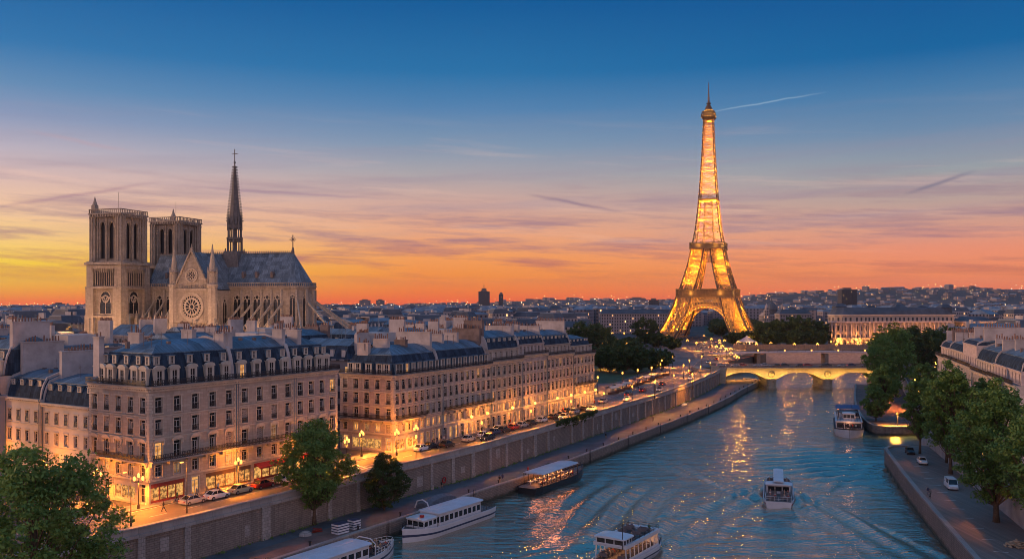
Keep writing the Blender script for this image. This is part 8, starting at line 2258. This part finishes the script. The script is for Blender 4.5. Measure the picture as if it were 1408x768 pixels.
# iron ladders let into the quay edge, weeds at the wall foot
for k, p in enumerate(resample(offs(EDGES, -.06), 27)):
    if 118 < p[1] < 400:
        i_ = min(range(len(EDGES) - 1), key=lambda q: abs(EDGES[q][1] - p[1])); an = math.atan2(EDGES[i_ + 1][1] - EDGES[i_][1], EDGES[i_ + 1][0] - EDGES[i_][0])
        mb = MB()
        for sx in (-.25, .25): mb.bar((sx, 0, -1), (sx, 0, 3.4), .06)
        for q in range(11): mb.bar((-.25, 0, -.6 + q * .3), (.25, 0, -.6 + q * .3), .04)
        tag(mb.build('ladder', M['iron'], None, (p[0], p[1], 0), an), 'iron ladder fixed to the water side of the left quay', 'ladder', 'iron ladders on the left quay')
wd_ = MB(); rw_ = random.Random(12)
for p in resample(offs(WALLS, -.5), 1.1):
    if p[1] < 110 or rw_.random() < .45: continue
    for q in range(rw_.randint(4, 26)):
        c_ = Vector((p[0] + rw_.gauss(0, .3), p[1] + rw_.gauss(0, .3), QZ + rw_.uniform(.03, .35))); a = Vector((rw_.gauss(0, .4), rw_.gauss(0, .4), 1)).normalized() * .16; b = a.cross(Vector((rw_.gauss(0, 1), rw_.gauss(0, 1), 0))).normalized() * .08
        wd_.quad(c_ - a, c_ + b, c_ + a, c_ - b)
tag(wd_.build('weeds', M['leaf']), 'scattered weeds along the foot of the embankment wall', 'weeds', kind='stuff')
# upturned dinghies / round objects on the far lower quay
for px, py, lab in ((950, 556, 'pale upturned dinghy on the far part of the lower quay'),):
    x, y = W(px, py, QZ); mb = MB(); secs = []
    for k in range(9):
        u_ = k / 8; h = math.sin(PI * u_) ** .5 + .02; secs.append([(-2 + 4 * u_, -.8 * h, 0), (-2 + 4 * u_, -.5 * h, .45 * h), (-2 + 4 * u_, 0, .6 * h), (-2 + 4 * u_, .5 * h, .45 * h), (-2 + 4 * u_, .8 * h, 0)])
    loft(mb, secs); tag(mb.build('dinghy', M['boat_white'], None, (x - 2.5, y, QZ), 1.0), lab, 'dinghy')
# heap of cut logs at the lower right
x, y = W(1397, 750, RZ)
t_ = empty('log_pile', (x, y, RZ), .4, 'heap of pale cut logs on the quay at the lower right corner', 'log pile')
rl_ = random.Random(3); mb = MB()
for k in range(70):
    a = rl_.uniform(0, 6.28); rr = rl_.random() ** .5 * 2.0; zz = max(.14, (1 - rr / 2.1) * 1.1 * rl_.uniform(.5, 1)); an = rl_.uniform(0, 3.1)
    d = Vector((math.cos(an) * .32, math.sin(an) * .32, rl_.uniform(-.05, .05))); p = Vector((math.cos(a) * rr, math.sin(a) * rr * .7, zz)); mb.tube([p - d, p + d], [.15, .14], 6)
lo = mb.build('logs', pmat('cut_wood', (.42, .30, .20), .85, .4, 1.2), t_); lo['kind'] = 'stuff'
# parasols / cafe stalls on the plaza and the little fair tent near the tower foot
def tent(px, py, zg, D, r_, lab, m1='chimney', glow=True):
    x = (px - 704) / F * D; t_ = empty('tent', (x, D, GZ), 0, lab, 'tent'); mb = MB(); mb.lathe(0, 0, [(r_, 3.4), (r_ * .6, 4.8), (r_ * .15, 6.8), (.05, 8.0)], 10); mb.build('canopy', M[m1], t_)
    mb = MB()
    for k in range(10): a = 2 * PI * (k + .5) / 10; mb.bar((r_ * .97 * math.cos(a), r_ * .97 * math.sin(a), 0), (r_ * .97 * math.cos(a), r_ * .97 * math.sin(a), 3.4), .25)
    mb.build('post', M['trim'], t_)
    mb = MB()
    for k in range(10): a = 2 * PI * k / 10; mb.ball((r_ * .9 * math.cos(a), r_ * .9 * math.sin(a), 3.1), .3, 5)
    mb.build('lamp', M['bulb_soft'], t_); plight((0, -r_ - 2, 3.0), 5000, (1, .5, .2), .5, parent=t_); plight((0, 0, 2.6), 3000, (1, .45, .2), .5, parent=t_)
tent(1027, 470, 0, 640, 7.5, 'glowing fairground carousel tent at the foot of the lattice tower')
def stall(x, y, an, lab, gr, L_=5.0):
    t_ = empty('market_stall', (x, y, GZ), an, lab, 'stall', gr); mb = MB()
    for qx in (-L_ / 2, L_ / 2):
        for qy in (-1, 1): mb.bar((qx, qy, 0), (qx, qy, 2.4), .1)
    mb.build('frame', M['iron'], t_); mb = MB(); mb.add([(-L_ / 2 - .2, -1.4, 2.3), (L_ / 2 + .2, -1.4, 2.3), (L_ / 2 + .2, 0, 3.0), (-L_ / 2 - .2, 0, 3.0), (L_ / 2 + .2, 1.4, 2.3), (-L_ / 2 - .2, 1.4, 2.3)], [(0, 1, 2, 3), (3, 2, 4, 5)]); mb.build('canopy', M['trim'] if rp.random() < .75 else M['chimney_brown'], t_)
    mb = MB(); mb.box(-L_ / 2 + .1, -.8, 0, L_ / 2 - .1, .3, .95); mb.build('counter', M['shop_brown'], t_)
for k in range(9):
    x, y = W(842 + k * 9, 542 - k * 3.2, GZ); stall(x, y, .9, 'open market stall in the row between the park and the curving street', 'market stalls by the park')

# ================================================================ EVENING HAZE
hz = MB(); hz.box(-9100, -400, -5, 9100, 9100, 262)
hm = bpy.data.materials.new('haze'); hm.use_nodes = True; hm.node_tree.nodes.clear(); t = NT(hm.node_tree)
pv = t.n('ShaderNodeVolumePrincipled'); pv.inputs['Color'].default_value = (.82, .84, .95, 1); pv.inputs['Density'].default_value = 3.2e-5; pv.inputs['Anisotropy'].default_value = .25
t.l(pv.outputs[0], t.n('ShaderNodeOutputMaterial').inputs['Volume'])
tag(hz.build('haze', hm), 'thin violet evening haze over the whole city', 'haze', kind='stuff')
